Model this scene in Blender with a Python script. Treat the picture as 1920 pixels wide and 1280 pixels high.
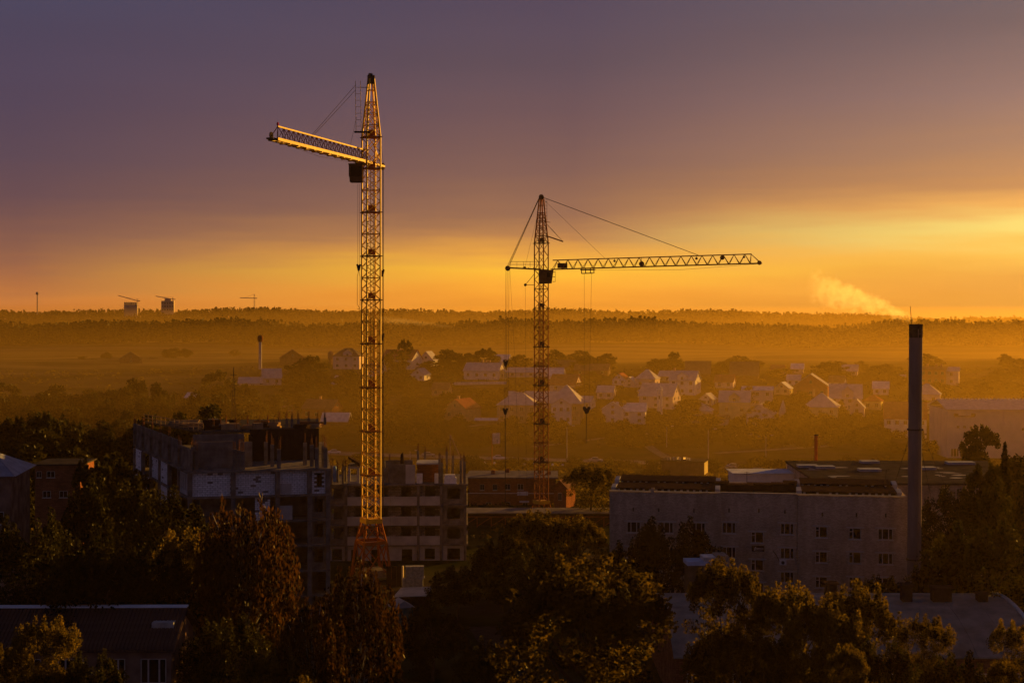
import bpy, math, random
import numpy as np
from mathutils import Vector, Matrix

for o in list(bpy.data.objects):
    bpy.data.objects.remove(o)
R = math.radians
sc = bpy.context.scene
C = sc.collection
rng = random.Random(7)

# ------------------------------------------------------------------ camera
F = 1920 * 50 / 36.0          # focal length in photo pixels
CZ = 37.0                     # eye height above the crane yard
HY = 590.0                    # photo row of the eye level
cam = bpy.data.cameras.new('camera')
cam.lens = 50.0
cam.sensor_width = 36.0
cam.shift_y = (HY - 640.0) / 1920.0
cam.clip_start = 1.0
cam.clip_end = 9000.0
cam_ob = bpy.data.objects.new('camera', cam)
cam_ob.location = (0, 0, CZ)
cam_ob.rotation_euler = (R(90), 0, 0)
C.objects.link(cam_ob)
sc.camera = cam_ob

# ------------------------------------------------------------------ sky, sun, exposure
EXPO = 1.0
SUN_AZ, SUN_EL = R(40), R(6.0)
GLOW_AZ = 33.0                # bearing of the brightest gap under the cloud deck
SIG = 0.00006                # haze extinction per metre
TOPZ = 77.0                   # top of the hazy air
sc.view_settings.view_transform = 'Standard'
sc.view_settings.look = 'None'
sc.view_settings.gamma = 1.0
sc.view_settings.use_curve_mapping = False
sc.view_settings.exposure = EXPO
sc.render.engine = 'CYCLES'
sc.cycles.use_denoising = True
sc.cycles.max_bounces = 6
sc.cycles.diffuse_bounces = 3
sc.cycles.glossy_bounces = 2
sc.cycles.transmission_bounces = 3
sc.cycles.transparent_max_bounces = 8
sc.cycles.volume_bounces = 0
sc.cycles.sample_clamp_indirect = 4.0


def lin(c):
    return tuple(((v / 255.0) / 12.92 if v / 255.0 <= 0.04045 else ((v / 255.0 + 0.055) / 1.055) ** 2.4) for v in c)


def make_world():
    w = bpy.data.worlds.new('World')
    sc.world = w
    w.use_nodes = True
    nt = w.node_tree
    nt.nodes.clear()
    N = nt.nodes.new

    def link(a, b):
        nt.links.new(a, b)

    def m(op, a, b=None, c=None, clamp=False):
        n = N('ShaderNodeMath')
        n.operation = op
        n.use_clamp = clamp
        for i, v in enumerate((a, b, c)):
            if v is None:
                continue
            if isinstance(v, (int, float)):
                n.inputs[i].default_value = v
            else:
                link(v, n.inputs[i])
        return n.outputs[0]

    tc = N('ShaderNodeTexCoord')
    sx = N('ShaderNodeSeparateXYZ')
    link(tc.outputs['Generated'], sx.inputs[0])
    el = m('MULTIPLY', m('ARCSINE', sx.outputs[2]), 57.2958)
    az = m('MULTIPLY', m('ARCTAN2', sx.outputs[0], sx.outputs[1]), 57.2958)
    d0 = m('ABSOLUTE', m('SUBTRACT', az, GLOW_AZ))
    da = m('MINIMUM', d0, m('SUBTRACT', 360.0, d0))
    # slow cloud streaks, long along the horizon
    cx = N('ShaderNodeCombineXYZ')
    link(m('MULTIPLY', az, 0.045), cx.inputs[0])
    link(m('MULTIPLY', el, 0.42), cx.inputs[1])
    nz = N('ShaderNodeTexNoise')
    nz.inputs['Scale'].default_value = 1.0
    nz.inputs['Detail'].default_value = 4.0
    nz.inputs['Roughness'].default_value = 0.5
    link(cx.outputs[0], nz.inputs['Vector'])
    cx2 = N('ShaderNodeCombineXYZ')
    link(m('MULTIPLY', az, 0.16), cx2.inputs[0])
    link(m('MULTIPLY', el, 1.9), cx2.inputs[1])
    nz2 = N('ShaderNodeTexNoise')
    nz2.inputs['Scale'].default_value = 1.0
    nz2.inputs['Detail'].default_value = 5.0
    nz2.inputs['Roughness'].default_value = 0.55
    link(cx2.outputs[0], nz2.inputs['Vector'])
    wob = m('ADD', m('MULTIPLY', m('SUBTRACT', nz.outputs[0], 0.5), 1.7),
            m('MULTIPLY', m('SUBTRACT', nz2.outputs[0], 0.5), 1.15))
    # the streaks fade out high up where the cloud deck is even
    wob = m('MULTIPLY', wob, m('SUBTRACT', 1.25, m('MULTIPLY', el, 0.09), clamp=True))
    e = m('DIVIDE', m('ADD', m('MAXIMUM', el, 0.0), wob), 40.0, clamp=True)
    PK = 10.0

    def ramp(rows, air):
        """rows: (elevation in degrees, sRGB as seen); the haze in front is divided out."""
        r = N('ShaderNodeValToRGB')
        cr = r.color_ramp
        cr.interpolation = 'LINEAR'
        rows = sorted(rows)
        while len(cr.elements) < len(rows):
            cr.elements.new(0.5)
        for k, (dg, col) in enumerate(rows):
            path = min((TOPZ - CZ) / math.tan(R(max(dg, 0.2))), 2150.0)
            T = math.exp(-SIG * path)
            S = [max((c - a * (1 - T)) / T, 0.0015) for c, a in zip(lin(col), air)]
            cr.elements[k].position = dg / 40.0
            cr.elements[k].color = tuple(v / PK / 2 ** EXPO for v in S) + (1,)
        link(e, r.inputs[0])
        return r.outputs[0]

    airL, airM, airR = (0.7, 0.2, 0.012), (1.1, 0.3, 0.016), (1.9, 0.5, 0.022)
    rR = ramp([(40, (54, 50, 66)), (22, (84, 76, 88)), (12.4, (112, 95, 100)), (11, (122, 97, 96)), (8.4, (152, 116, 106)), (6.2, (180, 131, 98)), (4.95, (204, 143, 88)),
               (4.1, (246, 176, 90)), (3.2, (255, 222, 118)), (2.4, (255, 192, 82)), (1.5, (242, 166, 70)), (0.75, (240, 162, 68)), (0.2, (236, 158, 62))], airR)
    rM = ramp([(40, (50, 48, 66)), (22, (66, 60, 82)), (12.4, (88, 72, 89)), (10, (98, 77, 87)), (7.9, (114, 84, 86)), (5.8, (132, 94, 84)), (4.1, (157, 109, 81)),
               (3.2, (192, 132, 78)), (2.4, (236, 164, 68)), (1.75, (255, 188, 58)), (1.1, (255, 172, 56)), (0.5, (248, 158, 52)), (0.2, (240, 152, 50))], airM)
    rL = ramp([(40, (48, 47, 66)), (22, (60, 58, 82)), (12.4, (76, 69, 92)), (10, (82, 68, 88)), (7.9, (87, 69, 86)), (6.2, (95, 72, 83)), (4.5, (108, 77, 80)),
               (3.2, (130, 88, 77)), (2.4, (146, 96, 74)), (1.5, (176, 110, 66)), (0.75, (202, 123, 60)), (0.3, (202, 120, 54))], airL)
    rB = ramp([(40, (52, 52, 73)), (22, (64, 62, 87)), (12.4, (74, 71, 97)), (8, (76, 71, 94)), (4.5, (80, 71, 88)), (2, (86, 71, 80)), (0.5, (88, 68, 66))], lin((60, 40, 30)))

    def mix(a, b, f):
        n = N('ShaderNodeMix')
        n.data_type = 'RGBA'
        link(f, n.inputs[0])
        link(a, n.inputs[6])
        link(b, n.inputs[7])
        return n.outputs[2]

    col = mix(rR, rM, m('DIVIDE', m('SUBTRACT', da, 13.5), 17.0, clamp=True))
    col = mix(col, rL, m('DIVIDE', m('SUBTRACT', da, 34.0), 18.0, clamp=True))
    col = mix(col, rB, m('DIVIDE', m('SUBTRACT', da, 54.0), 60.0, clamp=True))
    bg = N('ShaderNodeBackground')
    bg.inputs['Strength'].default_value = PK
    link(m('MULTIPLY', m('ADD', 0.92, m('MULTIPLY', nz.outputs[0], 0.16)), PK), bg.inputs['Strength'])
    link(col, bg.inputs['Color'])
    sky = N('ShaderNodeTexSky')
    sky.sky_type = 'NISHITA'
    sky.sun_disc = False
    sky.sun_elevation = SUN_EL
    sky.sun_rotation = SUN_AZ
    sky.altitude = 200.0
    sky.dust_density = 4.0
    bg2 = N('ShaderNodeBackground')
    bg2.inputs['Strength'].default_value = 0.0008      # what little of the clear sky passes the cloud deck
    link(sky.outputs[0], bg2.inputs['Color'])
    ad = N('ShaderNodeAddShader')
    link(bg.outputs[0], ad.inputs[0])
    link(bg2.outputs[0], ad.inputs[1])
    out = N('ShaderNodeOutputWorld')
    link(ad.outputs[0], out.inputs['Surface'])


make_world()
sl = bpy.data.lights.new('sun', 'SUN')
sl.energy = 5.0
sl.color = (1.0, 0.48, 0.06)
sl.angle = R(0.6)
sun = bpy.data.objects.new('sun', sl)
sun.location = (200, 300, 90)
sv = Vector((math.sin(SUN_AZ) * math.cos(SUN_EL), math.cos(SUN_AZ) * math.cos(SUN_EL), math.sin(SUN_EL)))
sun.rotation_euler = sv.to_track_quat('Z', 'Y').to_euler()
C.objects.link(sun)

# ------------------------------------------------------------------ materials
MATS = {}


def mat(name, col, rough=0.8, var=0.25, scale=1.2, bump=0.0, bscale=8.0, metal=0.0, col2=None, rnd=0.0, detail=5.0, stretch=None, brick=None, spec=0.0):
    """procedural surface: colour varied by noise, optional brick courses, optional relief"""
    if name in MATS:
        return MATS[name]
    M = bpy.data.materials.new(name)
    M.use_nodes = True
    nt = M.node_tree
    nt.nodes.clear()
    N = nt.nodes.new
    L = nt.links.new
    out = N('ShaderNodeOutputMaterial')
    bs = N('ShaderNodeBsdfPrincipled')
    L(bs.outputs[0], out.inputs[0])
    bs.inputs['Roughness'].default_value = rough
    bs.inputs['Metallic'].default_value = metal
    bs.inputs['Specular IOR Level'].default_value = spec
    tc = N('ShaderNodeTexCoord')
    vec = tc.outputs['Object']
    if stretch:
        mp = N('ShaderNodeMapping')
        mp.inputs['Scale'].default_value = stretch
        L(vec, mp.inputs[0])
        vec = mp.outputs[0]
    nz = N('ShaderNodeTexNoise')
    nz.inputs['Scale'].default_value = scale
    nz.inputs['Detail'].default_value = detail
    nz.inputs['Roughness'].default_value = 0.6
    L(vec, nz.inputs['Vector'])
    rp = N('ShaderNodeValToRGB')
    c2 = col2 or tuple(v * (1 - var) for v in col)
    c1 = col if col2 else tuple(min(1, v * (1 + var)) for v in col)
    rp.color_ramp.elements[0].position = 0.32
    rp.color_ramp.elements[1].position = 0.68
    rp.color_ramp.elements[0].color = (*c2, 1)
    rp.color_ramp.elements[1].color = (*c1, 1)
    L(nz.outputs[0], rp.inputs[0])
    cout = rp.outputs[0]
    hgt = None
    if brick:
        bw, bh, mortar = brick
        bt = N('ShaderNodeTexBrick')
        bt.inputs['Scale'].default_value = 1.0
        bt.inputs['Brick Width'].default_value = bw
        bt.inputs['Row Height'].default_value = bh
        bt.inputs['Mortar Size'].default_value = mortar
        bt.inputs['Bias'].default_value = -0.1
        bt.inputs['Color1'].default_value = (1, 1, 1, 1)
        bt.inputs['Color2'].default_value = (0.62, 0.6, 0.6, 1)
        bt.inputs['Mortar'].default_value = (0.34, 0.33, 0.31, 1)
        sp = N('ShaderNodeSeparateXYZ')
        L(tc.outputs['Object'], sp.inputs[0])
        ad = N('ShaderNodeMath')
        ad.operation = 'ADD'
        L(sp.outputs[0], ad.inputs[0])
        L(sp.outputs[1], ad.inputs[1])
        cb = N('ShaderNodeCombineXYZ')
        L(ad.outputs[0], cb.inputs[0])
        L(sp.outputs[2], cb.inputs[1])
        L(cb.outputs[0], bt.inputs['Vector'])
        mx = N('ShaderNodeMix')
        mx.data_type = 'RGBA'
        mx.blend_type = 'MULTIPLY'
        mx.inputs[0].default_value = 1.0
        L(cout, mx.inputs[6])
        L(bt.outputs[0], mx.inputs[7])
        cout = mx.outputs[2]
    if rnd:
        oi = N('ShaderNodeObjectInfo')
        hs = N('ShaderNodeHueSaturation')
        mr = N('ShaderNodeMapRange')
        mr.inputs['To Min'].default_value = 1 - rnd
        mr.inputs['To Max'].default_value = 1 + rnd
        L(oi.outputs['Random'], mr.inputs[0])
        L(mr.outputs[0], hs.inputs['Value'])
        L(cout, hs.inputs['Color'])
        cout = hs.outputs[0]
    L(cout, bs.inputs['Base Color'])
    if bump:
        b = N('ShaderNodeBump')
        b.inputs['Strength'].default_value = bump
        b.inputs['Distance'].default_value = 0.05
        n2 = N('ShaderNodeTexNoise')
        n2.inputs['Scale'].default_value = bscale
        n2.inputs['Detail'].default_value = 4
        L(vec, n2.inputs['Vector'])
        L(n2.outputs[0], b.inputs['Height'])
        L(b.outputs[0], bs.inputs['Normal'])
    MATS[name] = M
    return M


def leafmat(name, col, col2, trans=0.45, rnd=0.3):
    if name in MATS:
        return MATS[name]
    M = bpy.data.materials.new(name)
    M.use_nodes = True
    nt = M.node_tree
    nt.nodes.clear()
    N = nt.nodes.new
    L = nt.links.new
    out = N('ShaderNodeOutputMaterial')
    tc = N('ShaderNodeTexCoord')
    nz = N('ShaderNodeTexNoise')
    nz.inputs['Scale'].default_value = 9.0
    nz.inputs['Detail'].default_value = 3.0
    L(tc.outputs['Object'], nz.inputs['Vector'])
    rp = N('ShaderNodeValToRGB')
    rp.color_ramp.elements[0].position = 0.35
    rp.color_ramp.elements[1].position = 0.7
    rp.color_ramp.elements[0].color = (*col, 1)
    rp.color_ramp.elements[1].color = (*col2, 1)
    L(nz.outputs[0], rp.inputs[0])
    oi = N('ShaderNodeObjectInfo')
    mr = N('ShaderNodeMapRange')
    mr.inputs['To Min'].default_value = 1 - rnd
    mr.inputs['To Max'].default_value = 1 + rnd
    L(oi.outputs['Random'], mr.inputs[0])
    hs = N('ShaderNodeHueSaturation')
    L(mr.outputs[0], hs.inputs['Value'])
    L(rp.outputs[0], hs.inputs['Color'])
    df = N('ShaderNodeBsdfDiffuse')
    tr = N('ShaderNodeBsdfTranslucent')
    gl = N('ShaderNodeBsdfGlossy')
    gl.inputs['Roughness'].default_value = 0.45
    gl.inputs['Color'].default_value = (0.5, 0.5, 0.5, 1)
    L(hs.outputs[0], df.inputs[0])
    g2 = N('ShaderNodeMix')
    g2.data_type = 'RGBA'
    g2.blend_type = 'MULTIPLY'
    g2.inputs[0].default_value = 1.0
    g2.inputs[7].default_value = (1.5, 1.35, 0.6, 1)
    L(hs.outputs[0], g2.inputs[6])
    L(g2.outputs[2], tr.inputs[0])
    mx = N('ShaderNodeMixShader')
    mx.inputs[0].default_value = trans
    L(df.outputs[0], mx.inputs[1])
    L(tr.outputs[0], mx.inputs[2])
    m2 = N('ShaderNodeMixShader')
    m2.inputs[0].default_value = 0.015
    L(mx.outputs[0], m2.inputs[1])
    L(gl.outputs[0], m2.inputs[2])
    L(m2.outputs[0], out.inputs[0])
    MATS[name] = M
    return M


# ------------------------------------------------------------------ mesh builder
class MB:
    def __init__(s):
        s.v = []
        s.f = []

    def face(s, pts):
        b = len(s.v)
        s.v += [tuple(p) for p in pts]
        s.f.append(tuple(range(b, b + len(pts))))
        return s

    def hexa(s, p):
        b = len(s.v)
        s.v += [tuple(q) for q in p]
        for f in ((0, 3, 2, 1), (4, 5, 6, 7), (0, 1, 5, 4), (1, 2, 6, 5), (2, 3, 7, 6), (3, 0, 4, 7)):
            s.f.append(tuple(b + i for i in f))
        return s

    def b0(s, x0, x1, y0, y1, z0, z1):
        return s.hexa([(x0, y0, z0), (x1, y0, z0), (x1, y1, z0), (x0, y1, z0), (x0, y0, z1), (x1, y0, z1), (x1, y1, z1), (x0, y1, z1)])

    def box(s, c, sx, sy, sz, rot=0.0):
        co, si = math.cos(rot), math.sin(rot)
        P = []
        for z in (-sz / 2, sz / 2):
            for x, y in ((-1, -1), (1, -1), (1, 1), (-1, 1)):
                a, b = x * sx / 2, y * sy / 2
                P.append((c[0] + a * co - b * si, c[1] + a * si + b * co, c[2] + z))
        return s.hexa(P)

    def bar(s, p, q, w, h=None, up=(0, 0, 1), dia=False):
        p, q = Vector(p), Vector(q)
        h = h or w
        d = (q - p)
        if d.length < 1e-6:
            return s
        d.normalize()
        u = Vector(up)
        if abs(d.dot(u)) > 0.98:
            u = Vector((1, 0, 0))
        a = d.cross(u).normalized() * (w / 2)
        b = a.cross(d).normalized() * (h / 2)
        if dia:
            a, b = (a + b) * 0.75, (b - a) * 0.75
        return s.hexa([p - a - b, p + a - b, p + a + b, p - a + b, q - a - b, q + a - b, q + a + b, q - a + b])

    def tube(s, p, q, r, r2=None, n=8, cap=True):
        p, q = Vector(p), Vector(q)
        r2 = r if r2 is None else r2
        d = (q - p).normalized()
        u = Vector((1, 0, 0)) if abs(d.x) < 0.9 else Vector((0, 1, 0))
        a = d.cross(u).normalized()
        b = d.cross(a).normalized()
        k = len(s.v)
        for c, rr in ((p, r), (q, r2)):
            for i in range(n):
                t = 2 * math.pi * i / n
                s.v.append(tuple(c + a * math.cos(t) * rr + b * math.sin(t) * rr))
        for i in range(n):
            j = (i + 1) % n
            s.f.append((k + i, k + j, k + n + j, k + n + i))
        if cap:
            s.f.append(tuple(k + i for i in reversed(range(n))))
            s.f.append(tuple(k + n + i for i in range(n)))
        return s

    def prism(s, poly, z0, z1):
        n = len(poly)
        k = len(s.v)
        s.v += [(x, y, z0) for x, y in poly] + [(x, y, z1) for x, y in poly]
        for i in range(n):
            j = (i + 1) % n
            s.f.append((k + i, k + j, k + n + j, k + n + i))
        s.f.append(tuple(k + i for i in reversed(range(n))))
        s.f.append(tuple(k + n + i for i in range(n)))
        return s

    def lathe(s, prof, c=(0, 0, 0), n=12):
        k = len(s.v)
        for r, z in prof:
            for i in range(n):
                t = 2 * math.pi * i / n
                s.v.append((c[0] + r * math.cos(t), c[1] + r * math.sin(t), c[2] + z))
        for j in range(len(prof) - 1):
            for i in range(n):
                i2 = (i + 1) % n
                s.f.append((k + j * n + i, k + j * n + i2, k + (j + 1) * n + i2, k + (j + 1) * n + i))
        s.f.append(tuple(k + i for i in reversed(range(n))))
        s.f.append(tuple(k + (len(prof) - 1) * n + i for i in range(n)))
        return s

    def mesh(s, name, material):
        me = bpy.data.meshes.new(name)
        me.from_pydata(s.v, [], s.f)
        if material:
            me.materials.append(material)
        me.update()
        return me

    def build(s, name, material, parent=None, loc=None, rz=0.0):
        return put(name, s.mesh(name, material), parent, loc, rz)


def put(name, me, parent=None, loc=None, rz=0.0, scale=None):
    o = bpy.data.objects.new(name, me)
    C.objects.link(o)
    o.parent = parent
    if loc is not None:
        o.location = loc
    if rz:
        o.rotation_euler = (0, 0, rz)
    if scale is not None:
        o.scale = scale
    return o


def tag(o, label=None, cat=None, group=None, kind=None):
    for k, v in (('label', label), ('category', cat), ('group', group), ('kind', kind)):
        if v:
            o[k] = v
    return o


def empty(name, loc, rz=0.0, label=None, cat=None, group=None):
    o = bpy.data.objects.new(name, None)
    o.empty_display_size = 0.5
    C.objects.link(o)
    o.location = loc
    o.rotation_euler = (0, 0, rz)
    return tag(o, label, cat, group)


def quads(name, P, material):
    """P: (n,4,3) array -> one mesh of loose quads"""
    n = len(P)
    me = bpy.data.meshes.new(name)
    me.vertices.add(n * 4)
    me.vertices.foreach_set('co', np.ascontiguousarray(P, dtype=np.float32).ravel())
    me.loops.add(n * 4)
    me.loops.foreach_set('vertex_index', np.arange(n * 4, dtype=np.int32))
    me.polygons.add(n)
    me.polygons.foreach_set('loop_start', np.arange(0, n * 4, 4, dtype=np.int32))
    me.polygons.foreach_set('loop_total', np.full(n, 4, dtype=np.int32))
    me.materials.append(material)
    me.update(calc_edges=True)
    return me


# ------------------------------------------------------------------ terrain
PROF = [(-100, -33), (60, -33.5), (110, -34.5), (150, -36.6), (200, -37.3), (232, -39.0), (285, -39.3), (330, -41.5), (400, -45.5), (455, -47.6), (500, -48.0),
        (525, -46.6), (580, -39.8), (650, -33.2), (720, -28.0), (800, -27.6), (1000, -28.8), (1180, -26.5), (1290, -24.5), (1420, -31.0), (1580, -27.0), (1720, -15.0), (1850, -6.5), (1950, -9.0), (2200, -22.0), (2600, -26.0)]
_px = np.array([p[0] for p in PROF], float)
_pz = np.array([p[1] for p in PROF], float)


def Hn(x, y):
    z = np.interp(y, _px, _pz)
    # soften the corners of the profile
    z = (z + np.interp(y - 14, _px, _pz) + np.interp(y + 14, _px, _pz)) / 3.0
    far = np.clip((y - 520.0) / 200.0, 0, 1)
    z = z + far * (0.9 * np.sin(x / 61.0 + y / 90.0) + 0.7 * np.sin(x / 33.0 - y / 57.0))
    rid = np.clip((y - 1150.0) / 500.0, 0, 1)
    z = z + rid * (2.6 * np.sin(x / 210.0 + 1.0) + 1.4 * np.sin(x / 90.0 + y / 160.0) - 0.0085 * x)
    return z + CZ


def H(x, y):
    return float(Hn(np.float64(x), np.float64(y)))


def P3(px, py, d):
    return Vector(((px - 960.0) / F * d, d, CZ + (HY - py) / F * d))


def G(px, py):
    """where the line of sight through a photo pixel meets the ground"""
    a, b = (px - 960.0) / F, (HY - py) / F
    d = 60.0
    while d < 2300:
        if CZ + b * d <= H(a * d, d):
            break
        d += 0.5
    return Vector((a * d, d, H(a * d, d)))


def gnd(px, d):
    x = (px - 960.0) / F * d
    return Vector((x, d, H(x, d)))


def make_ground():
    ys = np.concatenate([np.arange(-100, 520, 6.0), np.arange(520, 800, 8.0), np.arange(800, 2400, 20.0)])
    xs = np.arange(-1400, 1401, 14.0)
    X, Y = np.meshgrid(xs, ys)
    Z = Hn(X, Y)
    nx, ny = len(xs), len(ys)
    me = bpy.data.meshes.new('ground')
    v = np.stack([X, Y, Z], -1).reshape(-1, 3)
    idx = np.arange(nx * ny).reshape(ny, nx)
    q = np.stack([idx[:-1, :-1], idx[:-1, 1:], idx[1:, 1:], idx[1:, :-1]], -1).reshape(-1, 4)
    me.vertices.add(len(v))
    me.vertices.foreach_set('co', v.astype(np.float32).ravel())
    me.loops.add(q.size)
    me.loops.foreach_set('vertex_index', q.astype(np.int32).ravel())
    me.polygons.add(len(q))
    me.polygons.foreach_set('loop_start', np.arange(0, q.size, 4, dtype=np.int32))
    me.polygons.foreach_set('loop_total', np.full(len(q), 4, dtype=np.int32))
    me.polygons.foreach_set('use_smooth', np.ones(len(q), dtype=bool))
    me.update(calc_edges=True)
    M = bpy.data.materials.new('ground')
    M.use_nodes = True
    nt = M.node_tree
    nt.nodes.clear()
    N = nt.nodes.new
    L = nt.links.new
    out = N('ShaderNodeOutputMaterial')
    bs = N('ShaderNodeBsdfPrincipled')
    bs.inputs['Roughness'].default_value = 0.95
    bs.inputs['Specular IOR Level'].default_value = 0.0
    L(bs.outputs[0], out.inputs[0])
    tc = N('ShaderNodeTexCoord')

    def noise(sc_, det, stretch):
        mp = N('ShaderNodeMapping')
        mp.inputs['Scale'].default_value = stretch
        L(tc.outputs['Object'], mp.inputs[0])
        n = N('ShaderNodeTexNoise')
        n.inputs['Scale'].default_value = sc_
        n.inputs['Detail'].default_value = det
        n.inputs['Roughness'].default_value = 0.65
        L(mp.outputs[0], n.inputs[0])
        return n.outputs[0]

    def rampc(src, a, b, p0, p1):
        r = N('ShaderNodeValToRGB')
        r.color_ramp.elements[0].position = p0
        r.color_ramp.elements[1].position = p1
        r.color_ramp.elements[0].color = (*a, 1)
        r.color_ramp.elements[1].color = (*b, 1)
        L(src, r.inputs[0])
        return r.outputs[0]

    def mix(a, b, f):
        n = N('ShaderNodeMix')
        n.data_type = 'RGBA'
        L(f, n.inputs[0])
        L(a, n.inputs[6])
        L(b, n.inputs[7])
        return n.outputs[2]
    grass = rampc(noise(0.09, 8, (1, 1, 1)), (0.018, 0.022, 0.008), (0.055, 0.052, 0.019), 0.35, 0.68)
    soil = rampc(noise(0.5, 6, (1, 1, 1)), (0.035, 0.027, 0.02), (0.07, 0.055, 0.04), 0.3, 0.7)
    near = mix(grass, soil, rampc(noise(0.035, 5, (1, 1, 1)), (0, 0, 0), (1, 1, 1), 0.50, 0.62))
    # open fields beyond the village: mown strips of straw and grass
    straw = rampc(noise(0.022, 6, (0.3, 1, 1)), (0.055, 0.045, 0.018), (0.19, 0.135, 0.06), 0.38, 0.70)
    sx = N('ShaderNodeSeparateXYZ')
    L(tc.outputs['Object'], sx.inputs[0])
    def rng_(src, a, b_):
        q = N('ShaderNodeMapRange')
        q.inputs['From Min'].default_value = a
        q.inputs['From Max'].default_value = b_
        L(src, q.inputs[0])
        return q.outputs[0]

    def mth(op, a, b_):
        q = N('ShaderNodeMath')
        q.operation = op
        L(a, q.inputs[0])
        L(b_, q.inputs[1])
        return q.outputs[0]
    mask = mth('MAXIMUM', rng_(sx.outputs[1], 820, 870), mth('MULTIPLY', rng_(sx.outputs[1], 600, 650), rng_(sx.outputs[0], -105, -130)))
    L(mix(near, straw, mask), bs.inputs['Base Color'])
    me.materials.append(M)
    o = put('ground', me)
    tag(o, kind='structure')


make_ground()


def strip(name, pts, w, material, lift=0.06, step=4.0, kind='structure', edge=0.0):
    """a ribbon laid over the terrain along plan points"""
    P = [Vector((p[0], p[1], 0)) for p in pts]
    line = []
    for a, b in zip(P[:-1], P[1:]):
        n = max(1, int((b - a).length / step))
        line += [a.lerp(b, i / n) for i in range(n)]
    line.append(P[-1])
    b = MB()
    k = 7
    for i, p in enumerate(line):
        t = (line[min(i + 1, len(line) - 1)] - line[max(i - 1, 0)]).normalized()
        nrm = Vector((-t.y, t.x, 0))
        row = []
        zz = [H(*(p + nrm * w * (j / (k - 1) - 0.5))[:2]) for j in range(k)]
        zc = max(zz) + lift
        for j in range(k):
            q = p + nrm * w * (j / (k - 1) - 0.5)
            row.append((q.x, q.y, 0.5 * zc + 0.5 * (zz[j] + lift) + edge))
        b.v += row
    for i in range(len(line) - 1):
        for j in range(k - 1):
            a0 = i * k + j
            b.f.append((a0, a0 + k, a0 + k + 1, a0 + 1))
    o = b.build(name, material)
    return tag(o, kind=kind)

# ------------------------------------------------------------------ tower cranes
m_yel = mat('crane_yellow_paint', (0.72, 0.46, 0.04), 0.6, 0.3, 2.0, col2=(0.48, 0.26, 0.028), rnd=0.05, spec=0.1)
m_rust = mat('crane_rusty_red_paint', (0.28, 0.10, 0.035), 0.6, 0.3, 2.0, col2=(0.2, 0.07, 0.03))
m_steel = mat('dark_steel', (0.05, 0.042, 0.038), 0.75, 0.3, 3.0)
m_rope = mat('steel_rope', (0.07, 0.055, 0.05), 0.8, 0.2, 6.0)
m_cab = mat('cab_paint', (0.10, 0.055, 0.035), 0.5, 0.3, 2.0)
m_glass = mat('dark_window_glass', (0.008, 0.007, 0.007), 0.25, 0.2, 1.0, spec=0.08)
m_red = mat('red_lamp', (0.5, 0.02, 0.02), 0.4)
m_conc = mat('concrete', (0.17, 0.15, 0.135), 0.9, 0.45, 0.7, bump=0.3, bscale=5)


def section_mesh(name, side, h, chord, brace, mt, nx=2):
    """one lattice section of a square mast: chords, belts, X bracing in front and back, zigzag on the sides"""
    b = MB()
    a = side / 2
    K = [(-a, -a), (a, -a), (a, a), (-a, a)]
    for x, y in K:
        b.box((x, y, h / 2), chord, chord, h, R(45))
    for i in range(4):
        (x0, y0), (x1, y1) = K[i], K[(i + 1) % 4]
        for k in range(nx):
            z0, z1 = h * k / nx, h * (k + 1) / nx
            b.bar((x0, y0, z0 + 0.02), (x1, y1, z0 + 0.02), brace * 1.1, dia=True)
            if i % 2 == 0:
                for q in range(2):
                    za, zb = z0 + (z1 - z0) * q / 2, z0 + (z1 - z0) * (q + 1) / 2
                    b.bar((x0, y0, za), (x1, y1, zb), brace, dia=True)
                    b.bar((x1, y1, za), (x0, y0, zb), brace, dia=True)
            else:
                for q in range(2):
                    za, zb = z0 + (z1 - z0) * q / 2, z0 + (z1 - z0) * (q + 1) / 2
                    zm = (za + zb) / 2
                    b.bar((x0, y0, za), (x1, y1, zm), brace * 1.25, dia=True)
                    b.bar((x1, y1, zm), (x0, y0, zb), brace * 1.25, dia=True)
    return b.mesh(name, mt)


def taper_mesh(name, side, top, h, chord, brace, mt, n=5):
    b = MB()

    def K(t):
        a = (side + (top - side) * t) / 2
        return [(-a, -a, h * t), (a, -a, h * t), (a, a, h * t), (-a, a, h * t)]
    k0, k1 = K(0), K(1)
    for p, q in zip(k0, k1):
        b.bar(p, q, chord, dia=True)
    for j in range(n):
        ka, kb = K(j / n), K((j + 1) / n)
        for i in range(4):
            b.bar(kb[i], kb[(i + 1) % 4], brace, dia=True)
            if j < n - 2:
                b.bar(ka[i], kb[(i + 1) % 4], brace, dia=True)
                b.bar(ka[(i + 1) % 4], kb[i], brace * 0.9, dia=True)
    return b.mesh(name, mt)


def platform_mesh(side, mt):
    b = MB()
    a = side / 2 + 0.22
    b.b0(-a, a, -a, -side / 2 + 0.3, -0.08, 0.05)
    b.b0(-a, a, side / 2 - 0.35, a, -0.08, 0.05)
    b.b0(-a, -side / 2 + 0.35, -a, a, -0.07, 0.04)
    b.b0(side / 2 - 0.35, a, -a, a, -0.07, 0.04)
    b.b0(-0.45, 0.45, -0.4, 0.4, -0.1, 0.05)
    for x, y in ((-0.42, -0.38), (0.42, -0.38), (0.42, 0.38), (-0.42, 0.38)):
        b.b0(x - 0.03, x + 0.03, y - 0.03, y + 0.03, 0.05, 1.0)
    b.b0(-0.46, 0.46, -0.42, -0.36, 0.2, 1.0)
    b.b0(-0.46, 0.46, 0.36, 0.42, 0.2, 1.0)
    b.b0(-0.46, -0.40, -0.36, 0.36, 0.2, 1.0)
    return b.mesh('platform', mt)


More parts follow.
